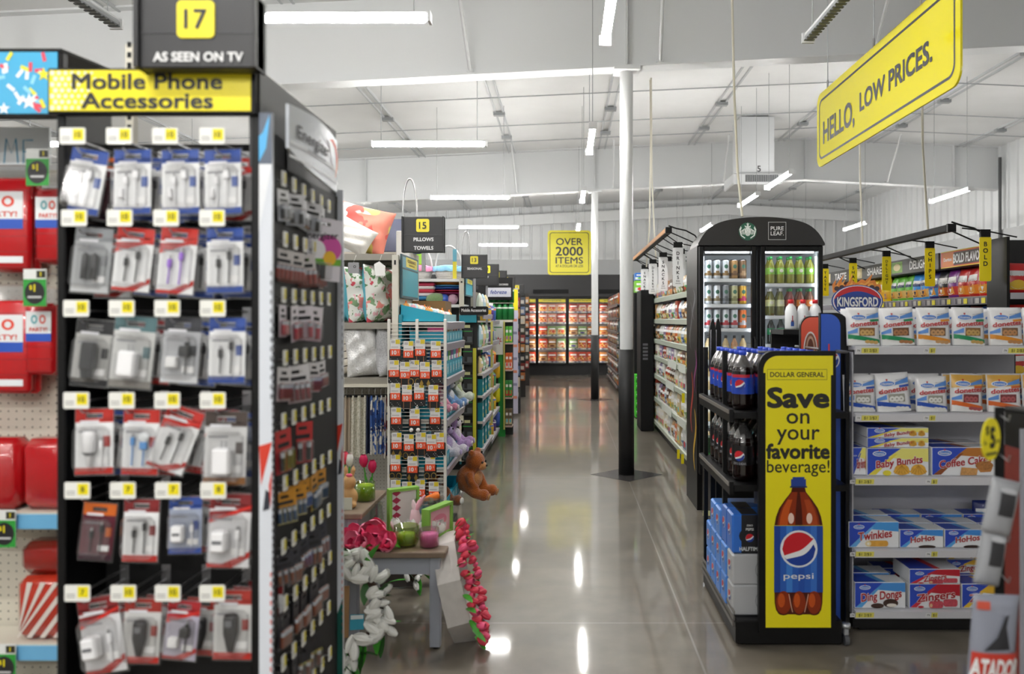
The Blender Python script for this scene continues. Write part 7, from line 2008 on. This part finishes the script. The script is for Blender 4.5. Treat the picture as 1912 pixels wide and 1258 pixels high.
def donettes_spec(foot, top, dn, win):
    w, h, t = .166, .192, .055
    b, S2, D = pouch_mesh(w, h, t, '#f1f1f3', '#f1f1f3', '#f1f1f3')
    b.f = b.f[:-0] if False else b.f
    S = lambda q: (lambda a, z: t / 2 - D(a, z) - .0028 - .0009 * q)
    p = MB()
    if top: p.band(-w * .48, w * .48, lambda u: h * .66 + .1 * u, lambda u: h * .965, S(0), M(top, .3), 12, 5)
    # blue sweep with a second colour under its tip
    p.band(-w * .05, w * .47, lambda u: h * (.68 + .75 * u), lambda u: h * (.735 + 1.75 * u), S(1), HLB, 10, 3)
    p.band(w * .16, w * .47, lambda u: h * (.60 + .5 * u), lambda u: h * (.66 + .45 * u), S(1), M(foot, .3), 6, 2)
    p.band(-w * .48, -w * .22, lambda u: h * (.30 + .6 * (u + w / 2)), lambda u: h * (.36 + 2.2 * (u + w * .48)), S(1), HLB, 6, 3)
    p.band(-w * .48, w * .48, lambda u: h * .02, lambda u: h * (.30 - .9 * (u + w / 2)), S(1), M(foot, .3), 12, 4)
    p.band(-w * .48, w * .48, lambda u: h * .01, lambda u: h * (.22 - .62 * (u + w / 2)) if False else max(h * .012, h * (.18 - .7 * (u + w / 2))), S(2), M('#f4f4f2', .3), 12, 3)
    hostess(p, -w * .17, h * .73, w * .46, 0, S(2))
    p.text('donettes', -w * .01, h * .565, h * .11, S(4), M('#f6f2f2', .35), 4.0, width=w * .86, rot=.1, shear=.12); p.text('donettes', -w * .01, h * .565, h * .11, S(5.5), HRED, 2.4, width=w * .84, rot=.1, shear=.12)
    p.text('MINI DONUTS', w * .22, h * .82, h * .022, S(3), M('#8a8a92', .4), .6, width=w * .3, rot=.15)
    # see-through window with donuts
    p.band(-w * .18, w * .30, lambda u: h * .25, lambda u: h * .46, S(2), M(win, .25), 8, 3)
    for k in range(3):
        q = S(3 + k * .4); cu = -w * .08 + k * w * .13
        p.flat(ell(cu, h * .33, w * .085, h * .075, 12), q, M(dn, .5)); p.flat(ell(cu, h * .335, w * .028, h * .02, 8), S(4 + k * .4), M(win, .4))
    for k in range(3): p.flat(ell(w * (.08 + .13 * k), h * (.10 - .01 * k), w * .085, h * .045, 12), S(3 + .3 * k), M(dn, .5))
    p.text('GLAZED', -w * .26, h * .135, h * .04, S(4), WHITE, 1.5, width=w * .3, rot=-.2)
    return [('bag', b), ('print', p)]
ROWB = [[('#1f8a58', None, '#cfa866', '#8a6238'), ('#1f8a58', None, '#a8744a', '#6a452a'), ('#e0922a', None, '#c89a68', '#7a5a40'), ('#1f8a58', None, '#c8a460', '#8a6238'), ('#e0922a', None, '#c08a58', '#7a5a40'), ('#e0922a', None, '#c08a58', '#7a5a40')],
        [('#2a52b0', None, '#e6e6e2', '#9a9a90'), ('#2a52b0', None, '#e8e8e4', '#9a9a90'), ('#2a52b0', None, '#e8e8e4', '#9a9a90'), ('#d8682a', '#d8a84a', '#b0585a', '#7a3438'), ('#d8682a', '#d8a84a', '#b0585a', '#7a3438'), ('#d8682a', '#d8a84a', '#b0585a', '#7a3438')]]
NB = ['green banded donut bag', 'green banded dark donut bag', 'orange banded donut bag', 'blue banded powdered donut bag', 'gold topped strawberry donut bag']
UB = [[1616, 1681, 1748, 1815, 1883, 1950], [1609, 1674, 1744, 1811, 1880, 1948]]
for r in range(2):
    for k in range(6):
        s = ROWB[r][k]
        nm = NB[4] if s[1] else NB[3] if s[0] == '#2a52b0' else NB[2] if s[0] == '#e0922a' else NB[1] if s[2] == '#a8744a' else NB[0]
        key = ('don', s)
        spawn('donut_bag', key, lambda: donettes_spec(*s), '%s, %s shelf of the cake rack, %s from left' % (nm, ['top', 'second'][r], ORD[k]), 'donut bag', (px(UB[r][k], HY + .03), HY + .03 + .006 * (k % 2), HZ[r] + .001), rot=(R(-5), R([0, -2, 0, 1, 0, 0][k] * (1 + r)), R([2, -3, 0, 3, -2, 0][k])), scale=1.0 if r == 0 else [.97, 1.02, .94, 1, 1, 1][k], group='donut bags on the cake rack')
        spawn('donut_bag', key, None, '%s standing in the second rank, %s shelf, %s from left' % (nm, ['top', 'second'][r], ORD[k]), 'donut bag', (px(UB[r][k], HY + .03), HY + .12, HZ[r] + .001), rot=(R(-4), 0, R(random.uniform(-4, 4))), scale=.97, group='donut bags on the cake rack')
def cake_box_spec(w, d, h, title, main, corner, kind, thin=False):
    m = MB(); m.cbox(0, w, 0, d, 0, h, .002, M('#eceef2', .35))
    m.add([(.003, .003, h + .0006), (w * .5, .003, h + .0006), (w * .35, d - .003, h + .0006), (.003, d - .003, h + .0006)], [(0, 1, 2, 3)], HBLUE); m.add([(w * .5, .003, h + .0006), (w * .62, .003, h + .0006), (w * .5, d - .003, h + .0006), (w * .35, d - .003, h + .0006)], [(0, 1, 2, 3)], M(main, .35))
    m.flat([(.002, h * .03), (.002, h - .002), (w * .55, h - .002), (w * .02, h * .03)], -.0008, HBLUE)
    m.flat([(w * .55, h - .002), (w - .002, h - .002), (w - .002, h * .62), (w * .40, h * .72)] if not corner[1] else [(w * .55, h - .002), (w - .002, h - .002), (w - .002, h * .5), (w * .34, h * .66)], -.0010, M(corner[0], .35))
    m.flat([(w * .02, h * .03), (w * .44, h * .78), (w * .50, h * .80), (w * .14, h * .03)], -.0012, M(main, .35))
    hostess(m, w * .20, h * (.80 if not thin else .7), w * (.22 if not thin else .17), -.0016)
    cv, cap = (h * .50, h * .20) if not thin else (h * .42, h * .26)
    cap *= 1.5 if title in ('HoHos', 'Ding Dongs', 'Zingers', 'Twinkies') else 1.25
    tx = w * (.52 if not thin else .50)
    tw = {'Twinkies': .68, 'HoHos': .56, 'Ding Dongs': .80, 'Zingers': .76, 'Baby Bundts': .76, 'Coffee Cakes': .82}[title] * w * (.6 if thin else 1)
    m.text(title, tx, cv, cap, -.0022, M('#f2eeee', .35), 3.8, width=tw * 1.02, rot=.12, shear=.12); m.text(title, tx, cv, cap, -.0036, M('#a81f28', .35), 1.8, width=tw, rot=.12, shear=.12)
    Y = lambda q: -.0038 - .0004 * q
    if kind == 'roll':
        c = M('#d8a040', .5, var=.1, scale=60); m.flat(rrect(w * .36, w * .78, h * .05, h * .28, h * .1), Y(0), c); m.flat(ell(w * .38, h * .16, w * .06, h * .11, 14), Y(1), M('#ead9a8', .5)); m.flat(ell(w * .38, h * .16, w * .025, h * .05, 10), Y(2), M('#f6f2e6', .5))
    elif kind == 'cake':
        c = M('#d8a43a', .5, var=.15, scale=60)
        for u, r in ((.56, .15), (.83, .15)) if not thin else ((.74, .07), (.88, .065)):
            hh = h * (.2 if not thin else .3); cvv = h * (.22 if not thin else .45)
            m.flat([(w * u + w * r * math.cos(a) * (1 if math.sin(a) < 0 else .8), cvv + hh * math.sin(a)) for a in [2 * PI * i / 16 for i in range(16)]], Y(0), c)
            for i in range(5): m.line([(w * u, cvv + hh * .8), (w * u + w * r * (-.8 + .4 * i), cvv - hh * .8)], .002, Y(1), M('#a8741f', .5))
        if not thin: m.flat(ell(w * .32, h * .10, w * .07, h * .10, 14), Y(1), M('#e0d23a', .5))
    elif kind == 'coffee':
        c = M('#a8703a', .6, var=.25, scale=120)
        m.flat(ell(w * .82, h * .36, w * .14, h * .16, 16), Y(1), c); m.flat([(w * .44, h * .02), (w * .70, h * .02), (w * .72, h * .26), (w * .46, h * .30)], Y(0), M('#c89458', .6, var=.2, scale=120)); m.flat([(w * .71, h * .26), (w * .76, h * .12), (w * .92, h * .14), (w * .95, h * .28)], Y(0), M('#b87a3a', .5))
    elif kind == 'puck':
        c = M('#3a241c', .4); m.flat(ell(w * .44, h * .10, w * .13, h * .10, 16), Y(0), c); m.flat(ell(w * .70, h * .20, w * .15, h * .17, 16), Y(1), c); m.flat(ell(w * .72, h * .12, w * .10, h * .07, 14), Y(2), M('#e8e2da', .5))
    elif kind == 'swirl':
        m.flat(ell(w * .62, h * .05, w * .2, h * .1, 16), Y(0), M('#30201a', .4))
    elif kind == 'pink':
        c = M('#c04a58', .6, var=.2, scale=120)
        for u, v in ((.52, .16), (.80, .24)): m.flat(rrect(w * (u - .14), w * (u + .14), h * max(.01, v - .17), h * (v + .14), h * .1), Y(u), c)
        m.flat(ell(w * .42, h * .12, w * .03, h * .08, 10), Y(2), M('#e0b890', .5)); m.flat(ell(w * .22, h * .06, w * .06, h * .05, 10), Y(1), M('#b82a3a', .5))
    elif kind == 'yellow':
        m.flat(rrect(w * .55, w * .95, h * .05, h * .32, h * .1), Y(0), M('#e0b44a', .5))
    return m
def cake(title, key, w, d, h, main, corner, kind, thin, label, u, z, dy=0.0, rz=0):
    spawn('cake_box', key, lambda: cake_box_spec(w, d, h, title, main, corner, kind, thin), label, 'snack cake box', (px(u, HY + .02), HY + .02 + dy, z + .001), rz, group='snack cake boxes')
z = HZ[2]
cake('Baby Bundts', 'bb', .305, .13, .136, '#e8d84a', ('#e9e27a', 1), 'cake', False, 'bundt cake box with yellow corner standing in front on the third cake rack shelf', 1619, z)
cake('Baby Bundts', 'bb', .305, .13, .136, '#e8d84a', ('#e9e27a', 1), 'cake', False, 'bundt cake box hidden in the rank behind the front bundt cake box', 1612, z, .15)
for k in range(2):
    cake('Baby Bundts', 'bbt', .305, .25, .048, '#e8d84a', ('#e9e27a', 1), 'cake', True, 'bundt cake box lying flat, %s of the two on top' % ['lower', 'upper'][k], 1620, z + .138 + .05 * k, .005)
for k in range(2): cake('Baby Bundts', 'bbs', .10, .30, .136, '#3a52b0', ('#e9e27a', 1), 'cake', True, 'blue cake box standing sideways %s at the left end of the third shelf' % ['in front', 'behind'][k], 1592 - 4 * k, z, .02 + .31 * k if k == 0 else .06) if k == 0 else None
cake('Coffee Cakes', 'cc', .315, .13, .14, '#8a4a22', ('#b8742f', 0), 'coffee', False, 'brown cornered coffee cake box standing in front on the third cake rack shelf', 1740, z)
cake('Coffee Cakes', 'cc', .315, .13, .14, '#8a4a22', ('#b8742f', 0), 'coffee', False, 'coffee cake box in the rank behind the front coffee cake box', 1741, z, .15)
z = HZ[3]
cake('Twinkies', 'tw', .248, .12, .128, '#6aaee8', ('#4a9ae0', 0), 'roll', False, 'golden sponge cake box at the left end of the fourth shelf', 1585, z)
cake('Twinkies', 'tw', .248, .12, .128, '#6aaee8', ('#4a9ae0', 0), 'roll', False, 'golden sponge cake box in the rank behind the front one', 1586, z, .14)
for k in range(3):
    for q in range(2): cake('HoHos', 'hh', .216, .12, .09, '#5aa4e0', ('#3f8ad8', 0), 'swirl', False, 'chocolate roll box on the fourth shelf, %s column, %s' % (['left', 'middle', 'right'][k], ['front', 'second rank'][q]), 1680 + 84 * k, z, .13 * q)
    cake('HoHos', 'hh', .216, .12, .09, '#5aa4e0', ('#3f8ad8', 0), 'swirl', False, 'chocolate roll box on the fourth shelf, %s column, third rank' % ['left', 'middle', 'right'][k], 1680 + 84 * k, z + .012, .262)
z = HZ[4]
cake('Ding Dongs', 'dd', .252, .12, .128, '#5aa4e0', ('#4a90d8', 0), 'puck', False, 'dark round cake box in front on the bottom cake shelf', 1596, z)
cake('Ding Dongs', 'dd', .252, .12, .128, '#5aa4e0', ('#4a90d8', 0), 'puck', False, 'dark round cake box behind the front dark round cake box', 1588, z, .15)
cake('Zingers', 'zr', .252, .12, .12, '#c8303c', ('#b81f30', 1), 'pink', False, 'raspberry cake box standing in front on the bottom cake shelf', 1698, z)
cake('Zingers', 'zrt', .252, .2, .072, '#c8303c', ('#b81f30', 1), 'pink', True, 'raspberry cake box lying on the front raspberry cake box', 1698, z + .1215)
cake('Zingers', 'zrt', .252, .2, .072, '#c8303c', ('#b81f30', 1), 'pink', True, 'raspberry cake box at the rear of the bottom shelf, on the rear stack', 1680, z + .20, .21)
cake('Zingers', 'zr', .252, .12, .12, '#c8303c', ('#b81f30', 1), 'pink', False, 'raspberry cake box at the rear of the bottom shelf', 1672, z, .25)
for k in range(2):
    cake('Zingers', 'zy', .252, .12, .12, '#e8c23a', ('#e8b83a', 1), 'yellow', False, 'yellow banded cake box on the bottom shelf, %s' % ['front', 'second rank'][k], 1796, z, .14 * k)
    cake('Zingers', 'zyt', .252, .12, .072, '#e8c23a', ('#e8b83a', 1), 'yellow', True, 'yellow banded cake box on the %s upper layer' % ['lower', 'topmost'][k], 1796, z + .1215 + .0735 * k, .16)
spawn('snack_pouch', 'navyp', lambda: pouch_spec(.13, .16, .04, '#1f2f78', '#2a3f98', '#c8d0e8'), 'navy blue pouch standing behind the chocolate rolls at right of the fourth shelf', 'snack pouch', (px(1845, 4.24), 4.26, HZ[3] + .002))

# ================================================================== charcoal display and chip gondola at the right
m = MB(); m.cbox(1.74, 2.75, 4.85, 5.5, 0, 1.44, .01, M('#2c2c30', .6)); tag(obj('display_table', m), 'dark display block behind the snack cake rack', 'display')
root = thing('display_sign', 'charcoal header card with flames and red white blue oval', 'sign', (px(1601, 5.1), 5.1, 1.575))
def kings():
    m = MB(); w = .165
    ov = lambda k, y, mat: m.prism(ell(0, .105, w * k, .105 * k, 32), y, y + .004, mat)
    fl = [(-.155, .16), (-.158, .21), (-.135, .245), (-.14, .20), (-.115, .235), (-.085, .275), (-.10, .23), (-.075, .205), (-.045, .24), (-.03, .285), (-.035, .24), (-.005, .22), (.03, .245), (.055, .235), (.10, .28), (.085, .235), (.115, .24), (.125, .21), (.15, .215), (.158, .16)]
    m.prism(fl, .006, .01, M('#e0863a', .4))
    m.flat([(p[0] * .88, .16 + (p[1] - .16) * .75) for p in fl], .0055, M('#f0a850', .4)); m.flat([(p[0] * .75, .16 + (p[1] - .16) * .5) for p in fl], .005, M('#b8552a', .4))
    for k in range(9): m.flat(ell(-.13 + k * .032, .185 + .008 * (k % 2), .018, .016, 8), .0045 - .0002 * k, M('#4a3a3a', .7))
    ov(1.0, .002, M('#24408f', .4)); ov(.955, .0, M('#e9ecef', .4)); ov(.91, -.002, M('#c0262e', .4))
    m.flat([(-.15, .10)] + [(-.15 + .3 * k / 12, .118 + .05 * math.sin(PI * k / 12)) for k in range(13)] + [(.15, .10), (.13, .045), (-.13, .045)], -.0025, M('#24408f', .4))
    m.text('KINGSFORD', 0, .10, .062, -.003, M('#1a2f6a'), 3.6, width=.272, arc=0); m.text('KINGSFORD', 0, .10, .056, -.0046, WHITE, 2, width=.262)
    m.box(-.01, .01, .011, .03, -.134, .1, BLACK)
    return m
obj('sign_card', kings(), root)
for k, u in enumerate((1694, 1735)):
    spawn('fluid_bottle', 'flu', None, 'white bottle with red cap standing behind the donut bags, %s' % ['left', 'right'][k], 'bottle', (px(u, 4.9), 4.9, 1.441), group='red capped white bottles')
GXF = 3.5
GZ = [1.75, 1.41, 1.07, .7, .3]
CHIPG = left_facing('black chip gondola with price edges facing the coolers at right', GXF, 6.42, 10.8, GZ, .45, '#1d1d20', '#8a8890', .06, 2.02)
m = MB()
for k in range(40): m.box(GXF - .018, GXF - .015, 6.5 + k * .1, 6.5 + k * .1 + (.06 if k % 3 else .03), 1.70, 1.745, M(['#8f8a90', '#e8dc3a', '#b8b4b0'][k % 3], .4))
tag(obj('price_label_strip', m), 'row of small price labels on the top chip shelf edge', 'price labels', kind='stuff')
CHIPS = [('#d8302a', '#e8a02a', '#f4f4f4', 2), ('#c02a2a', '#e88a2a', '#f2e2d0', 2), ('#7a2f8a', '#c03a30', '#f0f0f0', 1), ('#1f1f24', '#d8642a', '#f0f0f0', 1), ('#3a2f7a', '#5a9ad8', '#f0f0f0', 1), ('#3f9ae8', '#e8b86a', '#1f2a5a', 2), ('#6abf3e', '#e0b868', '#1f3a2a', 3), ('#f5d018', '#e8b020', '#2a5ab0', 3), ('#d8402a', '#f0e0b0', '#f0f0f0', 6)]
seq = [c for c in CHIPS for _ in range(c[3])]
rnd = random.Random(77)
def chip_spec(c, c2, c3, w=.175, h=.27):
    b, S2, D = pouch_mesh(w, h, .09, c, c2, c3)
    p = MB(); S = lambda q: (lambda a, z: .045 - D(a, z) - .0036 - .0008 * q)
    word = 'Tostitos' if c in ('#3f9ae8', '#6abf3e') else 'Lays' if c == '#f5d018' else 'Doritos'
    ink = M('#1f2f6a', .4) if word == 'Tostitos' else WHITE
    p.text(word, 0, h * .60, h * .13, S(0), ink, 2.6, width=w * .84)
    p.flat([(-w * .3, h * .18), (-w * .08, h * .5), (w * .02, h * .18)], S(1), M(c2, .4)); p.flat([(0, h * .16), (w * .22, h * .45), (w * .34, h * .16)], S(1), M('#e8a040', .4))
    return [('bag', b), ('print', p)]
for i, z in enumerate(GZ[:3]):
    for k in range(21):
        c = seq[k % len(seq)] if i == 0 else rnd.choice([('#24509a', '#7ac0e8', '#e8eef4', 0), ('#1f3a7a', '#e8e0d0', '#d84a3a', 0), ('#4a9ad8', '#e8e8e8', '#3f9a5a', 0), ('#8a2a2a', '#e0a04a', '#f0e8d8', 0)])
        spawn('chip_bag', ('chip', c[:3]), lambda: chip_spec(*c[:3]), 'chip bag on the %s chip gondola shelf, %s from the near end' % (ORD[i], ORD[k] if k < 21 else k), 'chip bag', (GXF + .01, 6.53 + k * .185, z + .002), rot=(R(-3), R(rnd.uniform(-4, 4)), -PI / 2 + R(rnd.uniform(-8, 8))), group='chip bags on the right gondola')
# header boards above the chips
def header_board(label, y0, y1, z0, z1, face, word, pic):
    root = thing('header_sign', label, 'sign', (GXF - .03, y1, 0), -PI / 2)
    L = y1 - y0
    b = MB(); b.box(0, L, 0, .02, z0, z1, M(face, .4)); h = z1 - z0
    if pic == 'dor':
        b.rect(0, L, z0, z0 + h * .06, -.001, M('#e8c83a', .4)); b.rect(0, L, z1 - h * .06, z1, -.001, M('#e8c83a', .4)); b.rect(L * .03, L * .25, z0 + h * .1, z1 - h * .1, -.001, M('#e07a1e', .4)); b.text('Doritos', L * .14, z0 + h * .5, h * .2, -.002, WHITE, 2, width=L * .16)
        b.rect(L * .26, L * .74, z0 + h * .12, z1 - h * .12, -.001, M('#3a2420', .4))
        b.text(word, L * .52, z0 + h * .5, h * .5, -.002, WHITE, 2.4, width=L * .54)
    else:
        b.rect(L * .04, L * .28, z0 + h * .12, z1 - h * .12, -.001, M(pic, .4)); b.flat(ell(L * .16, z0 + h * .5, L * .08, h * .25, 12), -.002, M('#e0d0a0', .4))
        b.text(word, L * .64, z0 + h * .5, h * .52, -.002, WHITE, 2, width=L * .40)
    obj('board', b, root)
z0, z1 = 2.03, 2.18
header_board('orange BOLD FLAVOR chip header board, nearest of the header boards', 6.42, 7.35, z0, z1, '#d8482a', 'BOLD FLAVOR', 'dor')
header_board('black header board with green picture reading DELIGHT', 7.4, 8.5, z0, z1, '#4a4a4c', 'DELIGHT', '#7aa84a')
header_board('black header board with pale picture reading SHARE', 8.55, 9.6, z0, z1, '#404042', 'SHARE', '#c8b88a')
header_board('black header board reading TASTE, farthest of the header boards', 9.65, 10.7, z0, z1, '#3a3a3c', 'TASTE', '#d8c89a')
m = MB(); m.box(GXF + .002, GXF + .48, 6.42, 10.8, 2.022, 2.05, M('#2a2a2c', .5)); obj('top_cover', m, CHIPG)
light_bar('black canopy light bar above the chip gondola', 3.12, 6.45, 10.6, 2.30, -1, '#1d1c1c')
for (wd, y, nm) in (('BOLD', 6.25, 'yellow vertical blade sign reading BOLD at the near chip end'), ('CHIPS', 7.2, 'yellow vertical blade sign reading CHIPS'), ('DELIGHT', 8.17, 'yellow vertical blade sign reading DELIGHT'), ('SHARE', 9.12, 'yellow vertical blade sign reading SHARE behind the charcoal sign'), ('TASTE', 10.1, 'yellow vertical blade sign half hidden behind the cooler')):
    blade(nm, wd, 3.3, y, 1.863, 2.21, .092, '#ffe818', M('#2a2a1c'), (3.12, 2.28))
# near end of the chip gondola, facing the camera
EY2 = 6.12
root = thing('endcap_shelf', 'black shelf end of red chip bags at the right edge of the frame', 'store shelf', (0, 0, 0))
m = MB(); m.box(3.42, 4.6, EY2 + .27, EY2 + .29, .05, 2.2, M('#1a1a1c', .5)); obj('back_panel', m, root)
for z in (1.765, 1.44, 1.1, .7, .3):
    s = MB(); s.box(3.42, 4.6, EY2, EY2 + .27, z - .02, z, M('#3a3a3e', .5)); obj('shelf', s, root)
    e = MB(); e.box(3.42, 4.6, EY2 - .008, EY2 - .001, z - .045, z + .004, M('#a8a6ac', .4)); obj('shelf_edge', e, root)
m = MB(); m.box(3.395, 3.418, EY2, EY2 + .29, 0, 2.2, BLACK); obj('upright', m, root)
for i, z in enumerate((1.765, 1.44, 1.1)):
    for k in range(5):
        c = ('#d0262a', '#e8b82a', '#f4f0e8') if i == 0 else ('#c8302a', '#e8e4dc', '#f0c83a')
        def mk():
            b, S2, D = pouch_mesh(.18, .24, .08, *c)
            p = MB(); p.text('Munchies', 0, .15, .028, lambda a, z: .04 - D(a, z) - .0038, WHITE, 2.4, width=.15); p.flat(ell(0, .07, .06, .035, 12), lambda a, z: .04 - D(a, z) - .0046, M('#e8c03a', .4))
            return [('bag', b), ('print', p)]
        spawn('chip_bag', ('mun', c), mk, 'red chip bag facing forward, %s shelf of the right edge shelf end, %s from left' % (ORD[i], ORD[k]), 'chip bag', (3.52 + .19 * k, EY2 + .06, z + .002), rot=(R(-4), R(rnd.uniform(-5, 5)), 0), group='red chip bags at the right edge')
m = MB(); pts = [(0, 1.9)] + [(.45 - .45 * math.cos(PI * k / 12), 2.02 + .30 * math.sin(PI * k / 12) ** .7) for k in range(13)] + [(.9, 1.9)]
m.prism(pts, 0, .16, M('#3c3d40', .25, .5), 'y'); m.box(0, .9, 0, .16, 0, 1.9, BLACK)
tag(obj('drink_cooler', m, loc=(3.97, 6.45, 0)), 'dark cooler with rounded metallic top at the right frame edge', 'cooler')

# ================================================================== clip strip hanging in the right foreground
FD = 1.95
def price_disc():
    root = thing('price_disc', 'yellow oval five dollar sign on the clip strip in right foreground', 'price sign', (px(1851, FD), FD, pz(820, FD)), .62)
    m = MB(); m.prism(ell(0, 0, .045, .0525, 32), 0, .003, M('#efe01c', .4)); K = M('#22221c')
    m.text('5', .004, .004, .046, -.001, K, 3, width=.026); m.text('$', -.02, .024, .02, -.001, K, 1.5); m.rect(-.027, .027, -.039, -.031, -.001, M('#6a6420'))
    for s_ in (-1, 1): m.text('2 for', s_ * .031, -.006, .009, -.001, K, 1, width=.016, rot=.35 * s_)
    obj('disc', m, root)
price_disc()
m = MB(); x = px(1867, FD + .06)
m.box(x - .012, x + .012, FD + .06, FD + .064, .55, 1.34, BLACK)
for k in range(8): m.tube([(x, FD + .06, .62 + k * .1), (x, FD + .02, .61 + k * .1), (x, FD + .015, .625 + k * .1)], .002, STEEL, n=5)
tag(obj('clip_strip', m), 'black clip strip hanging at the right edge of the frame', 'clip strip')
m = MB(); d = 2.25
x9 = px(1906, d); m.box(x9, x9 + .01, d, d + .10, 0, pz(840, d), M('#6e2018', .5)); m.box(x9 - .004, x9 + .01, d - .012, d - .001, 0, pz(800, d), M('#8a8c94', .4)); m.box(x9 + .011, x9 + .3, d - .001, d + .10, 0, pz(765, d), BLACK)
tag(obj('display_cabinet', m), 'dark red and black display cabinet cut by the right frame edge', 'display')
m = MB(); tag(obj('display_bracket', MB().tube([(px(1867, FD + .06), FD + .062, 1.335), (1.30, 2.235, 1.30)], .005, BLACK, n=6)), 'black arm holding the clip strip to the cabinet', 'bracket')
def clear_bag(w, h, tint, seed):
    rnd = random.Random(seed)
    b, S2, D = pouch_mesh(w, h, .035, tint, tint, tint)
    p = MB(); S = lambda q: (lambda a, z: .0175 - D(a, z) - .0036 - .0008 * q)
    p.band(-w * .25, w * .25, lambda u: h * .35, lambda u: h * .75, S(0), M('#2d2d30', .4), 6, 4); p.flat(ell(0, h * .8, w * .3, h * .05, 10), S(1), M('#b4b6ba', .3))
    return [('bag', b), ('print', p)]
for k, (u, v0, v1, w, rr_) in enumerate(((1868, 1000, 895, .085, 14), (1850, 1095, 985, .075, 12))):
    spawn('snack_pouch', ('clr', k), lambda: clear_bag(w, (v1 - v0) / -F * FD, '#9a9ca0', k), 'crinkled grey snack pouch on the clip strip, %s one' % ['upper', 'second'][k], 'snack pouch', (px(u, FD), FD, pz(v0, FD)), rot=(0, R(rr_), R(12)))
def jerky():
    w, h = .125, .24
    b, S2, D = pouch_mesh(w, h, .035, '#8b8f9c', '#8b8f9c', '#8b8f9c')
    p = MB(); S = lambda q: (lambda a, z: .0175 - D(a, z) - .0036 - .0008 * q)
    p.band(-w * .49, w * .49, lambda u: h * .05, lambda u: h * .44, S(0), M('#c23a2c', .35), 10, 5)
    p.flat([(-w * .3, h * .46), (-w * .05, h * .60), (w * .12, h * .80), (w * .2, h * .82), (w * .14, h * .70), (w * .24, h * .48)], S(1), M('#2a2a2e', .4))
    p.text('ATADOR', .0, h * .29, h * .17, S(2), WHITE, 2.6, width=w * 1.02)
    p.band(-w * .46, -w * .2, lambda u: h * .86, lambda u: h * .94, S(1), M('#c2503c', .4), 4, 2)
    return [('bag', b), ('print', p)]
spawn('jerky_bag', 'jerk', jerky, 'grey and red jerky bag with bull hanging lowest on the clip strip', 'jerky bag', (px(1856, FD - .05), FD - .05, pz(1302, FD - .05)), rot=(0, R(5), R(10)))

# ================================================================== things hung from the roof
root = thing('hanging_sign', 'long yellow hanging sign HELLO, LOW PRICES. at upper right', 'sign', (2.095, 6.62, 2.815), -PI / 2)
m = MB(); L, h = 2.40, .60
m.prism(rrect(0, L, 0, h, .09, 6), 0, .012, M('#f0e420', .12, coat=.5))
m.ring(rrect(.055, L - .055, .055, h - .055, .07, 6), rrect(.072, L - .072, .072, h - .072, .06, 6), -.001, M('#3a3a3c'))
m.text('HELLO,', .16, h * .43, .17, -.002, M('#3a3a3c', .4), 1.8, align='l', width=.70)
m.text('LOW PRICES.', .96, h * .48, .125, -.002, M('#3a3a3c', .4), 2, align='l', width=1.12)
obj('sign_face', m, root)
for x in (.25, L / 2, L - .25):
    c = MB(); c.tube([(x, .006, h - .01), (x, .006, roof_z(2.1) - 2.815)], .004, M('#b4b7ba', .5), n=4); c.tube([(x, .006, h - .01), (x, .006, h + .06)], .008, STEEL, n=5); obj('hanger_wire', c, root)
def cord(label, pts):
    m = MB(); q = []
    for i in range(len(pts) - 1):
        for k in range(6): t = k / 6; q.append(tuple(a + (b - a) * t for a, b in zip(pts[i], pts[i + 1])))
    q.append(pts[-1]); m.tube(q, .011, M('#d9d4c4', .6), n=6)
    tag(obj('power_cord', m), label, 'cord')
cord('white power cord hanging from the roof to the cooler top', [at(1366, -40, 7.0), at(1371, 180, 6.95), at(1377, 320, 6.9), at(1386, 404, 6.75)])
cord('left white power cord dropping to the snack gondola', [(px(1214, 11.3), 11.3, roof_z(1.2)), at(1215, 250, 11.3), at(1213, 420, 11.4), at(1207, 498, 11.6)])
cord('right white power cord dropping to the snack gondola', [(px(1216, 11.2), 11.2, roof_z(1.2)), at(1217, 330, 11.2), at(1222, 440, 11.2), at(1226, 505, 11.3)])
cord('white power cord dropping behind the HELLO sign to the light bar', [(px(1604, 9.6), 9.6, roof_z(3.5)), at(1606, 330, 9.6), at(1611, 462, 9.6)])
cord('white power cord dropping near the right wall to the chip gondola', [(px(1718, 7.5), 7.5, roof_z(3.4)), at(1723, 270, 7.5), at(1733, 436, 7.5)])
root = thing('air_duct', 'white boxed roof air unit with louver and number 5', 'air unit', (px(1415, 13.6), 13.6, 0))
m = MB(); m.box(-.30, .28, 0, .6, 4.05, roof_z(2.9) - .01, M('#dfe1e3', .5)); m.text('5', .02, pz(315, 13.6), .10, -.002, M('#3a3a3c'), 1.5); obj('duct', m, root)
m = MB(); m.cbox(-.44, .40, -.1, .7, 3.86, 4.05, .02, M('#d9dbdd', .5)); m.rect(-.24, .32, 3.90, 4.02, -.101, M('#5a5c5e', .5))
for k in range(18): m.box(-.24 + k * .031, -.232 + k * .031, -.108, -.1, 3.90, 4.02, M('#a9abad', .4))
obj('louver', m, root)
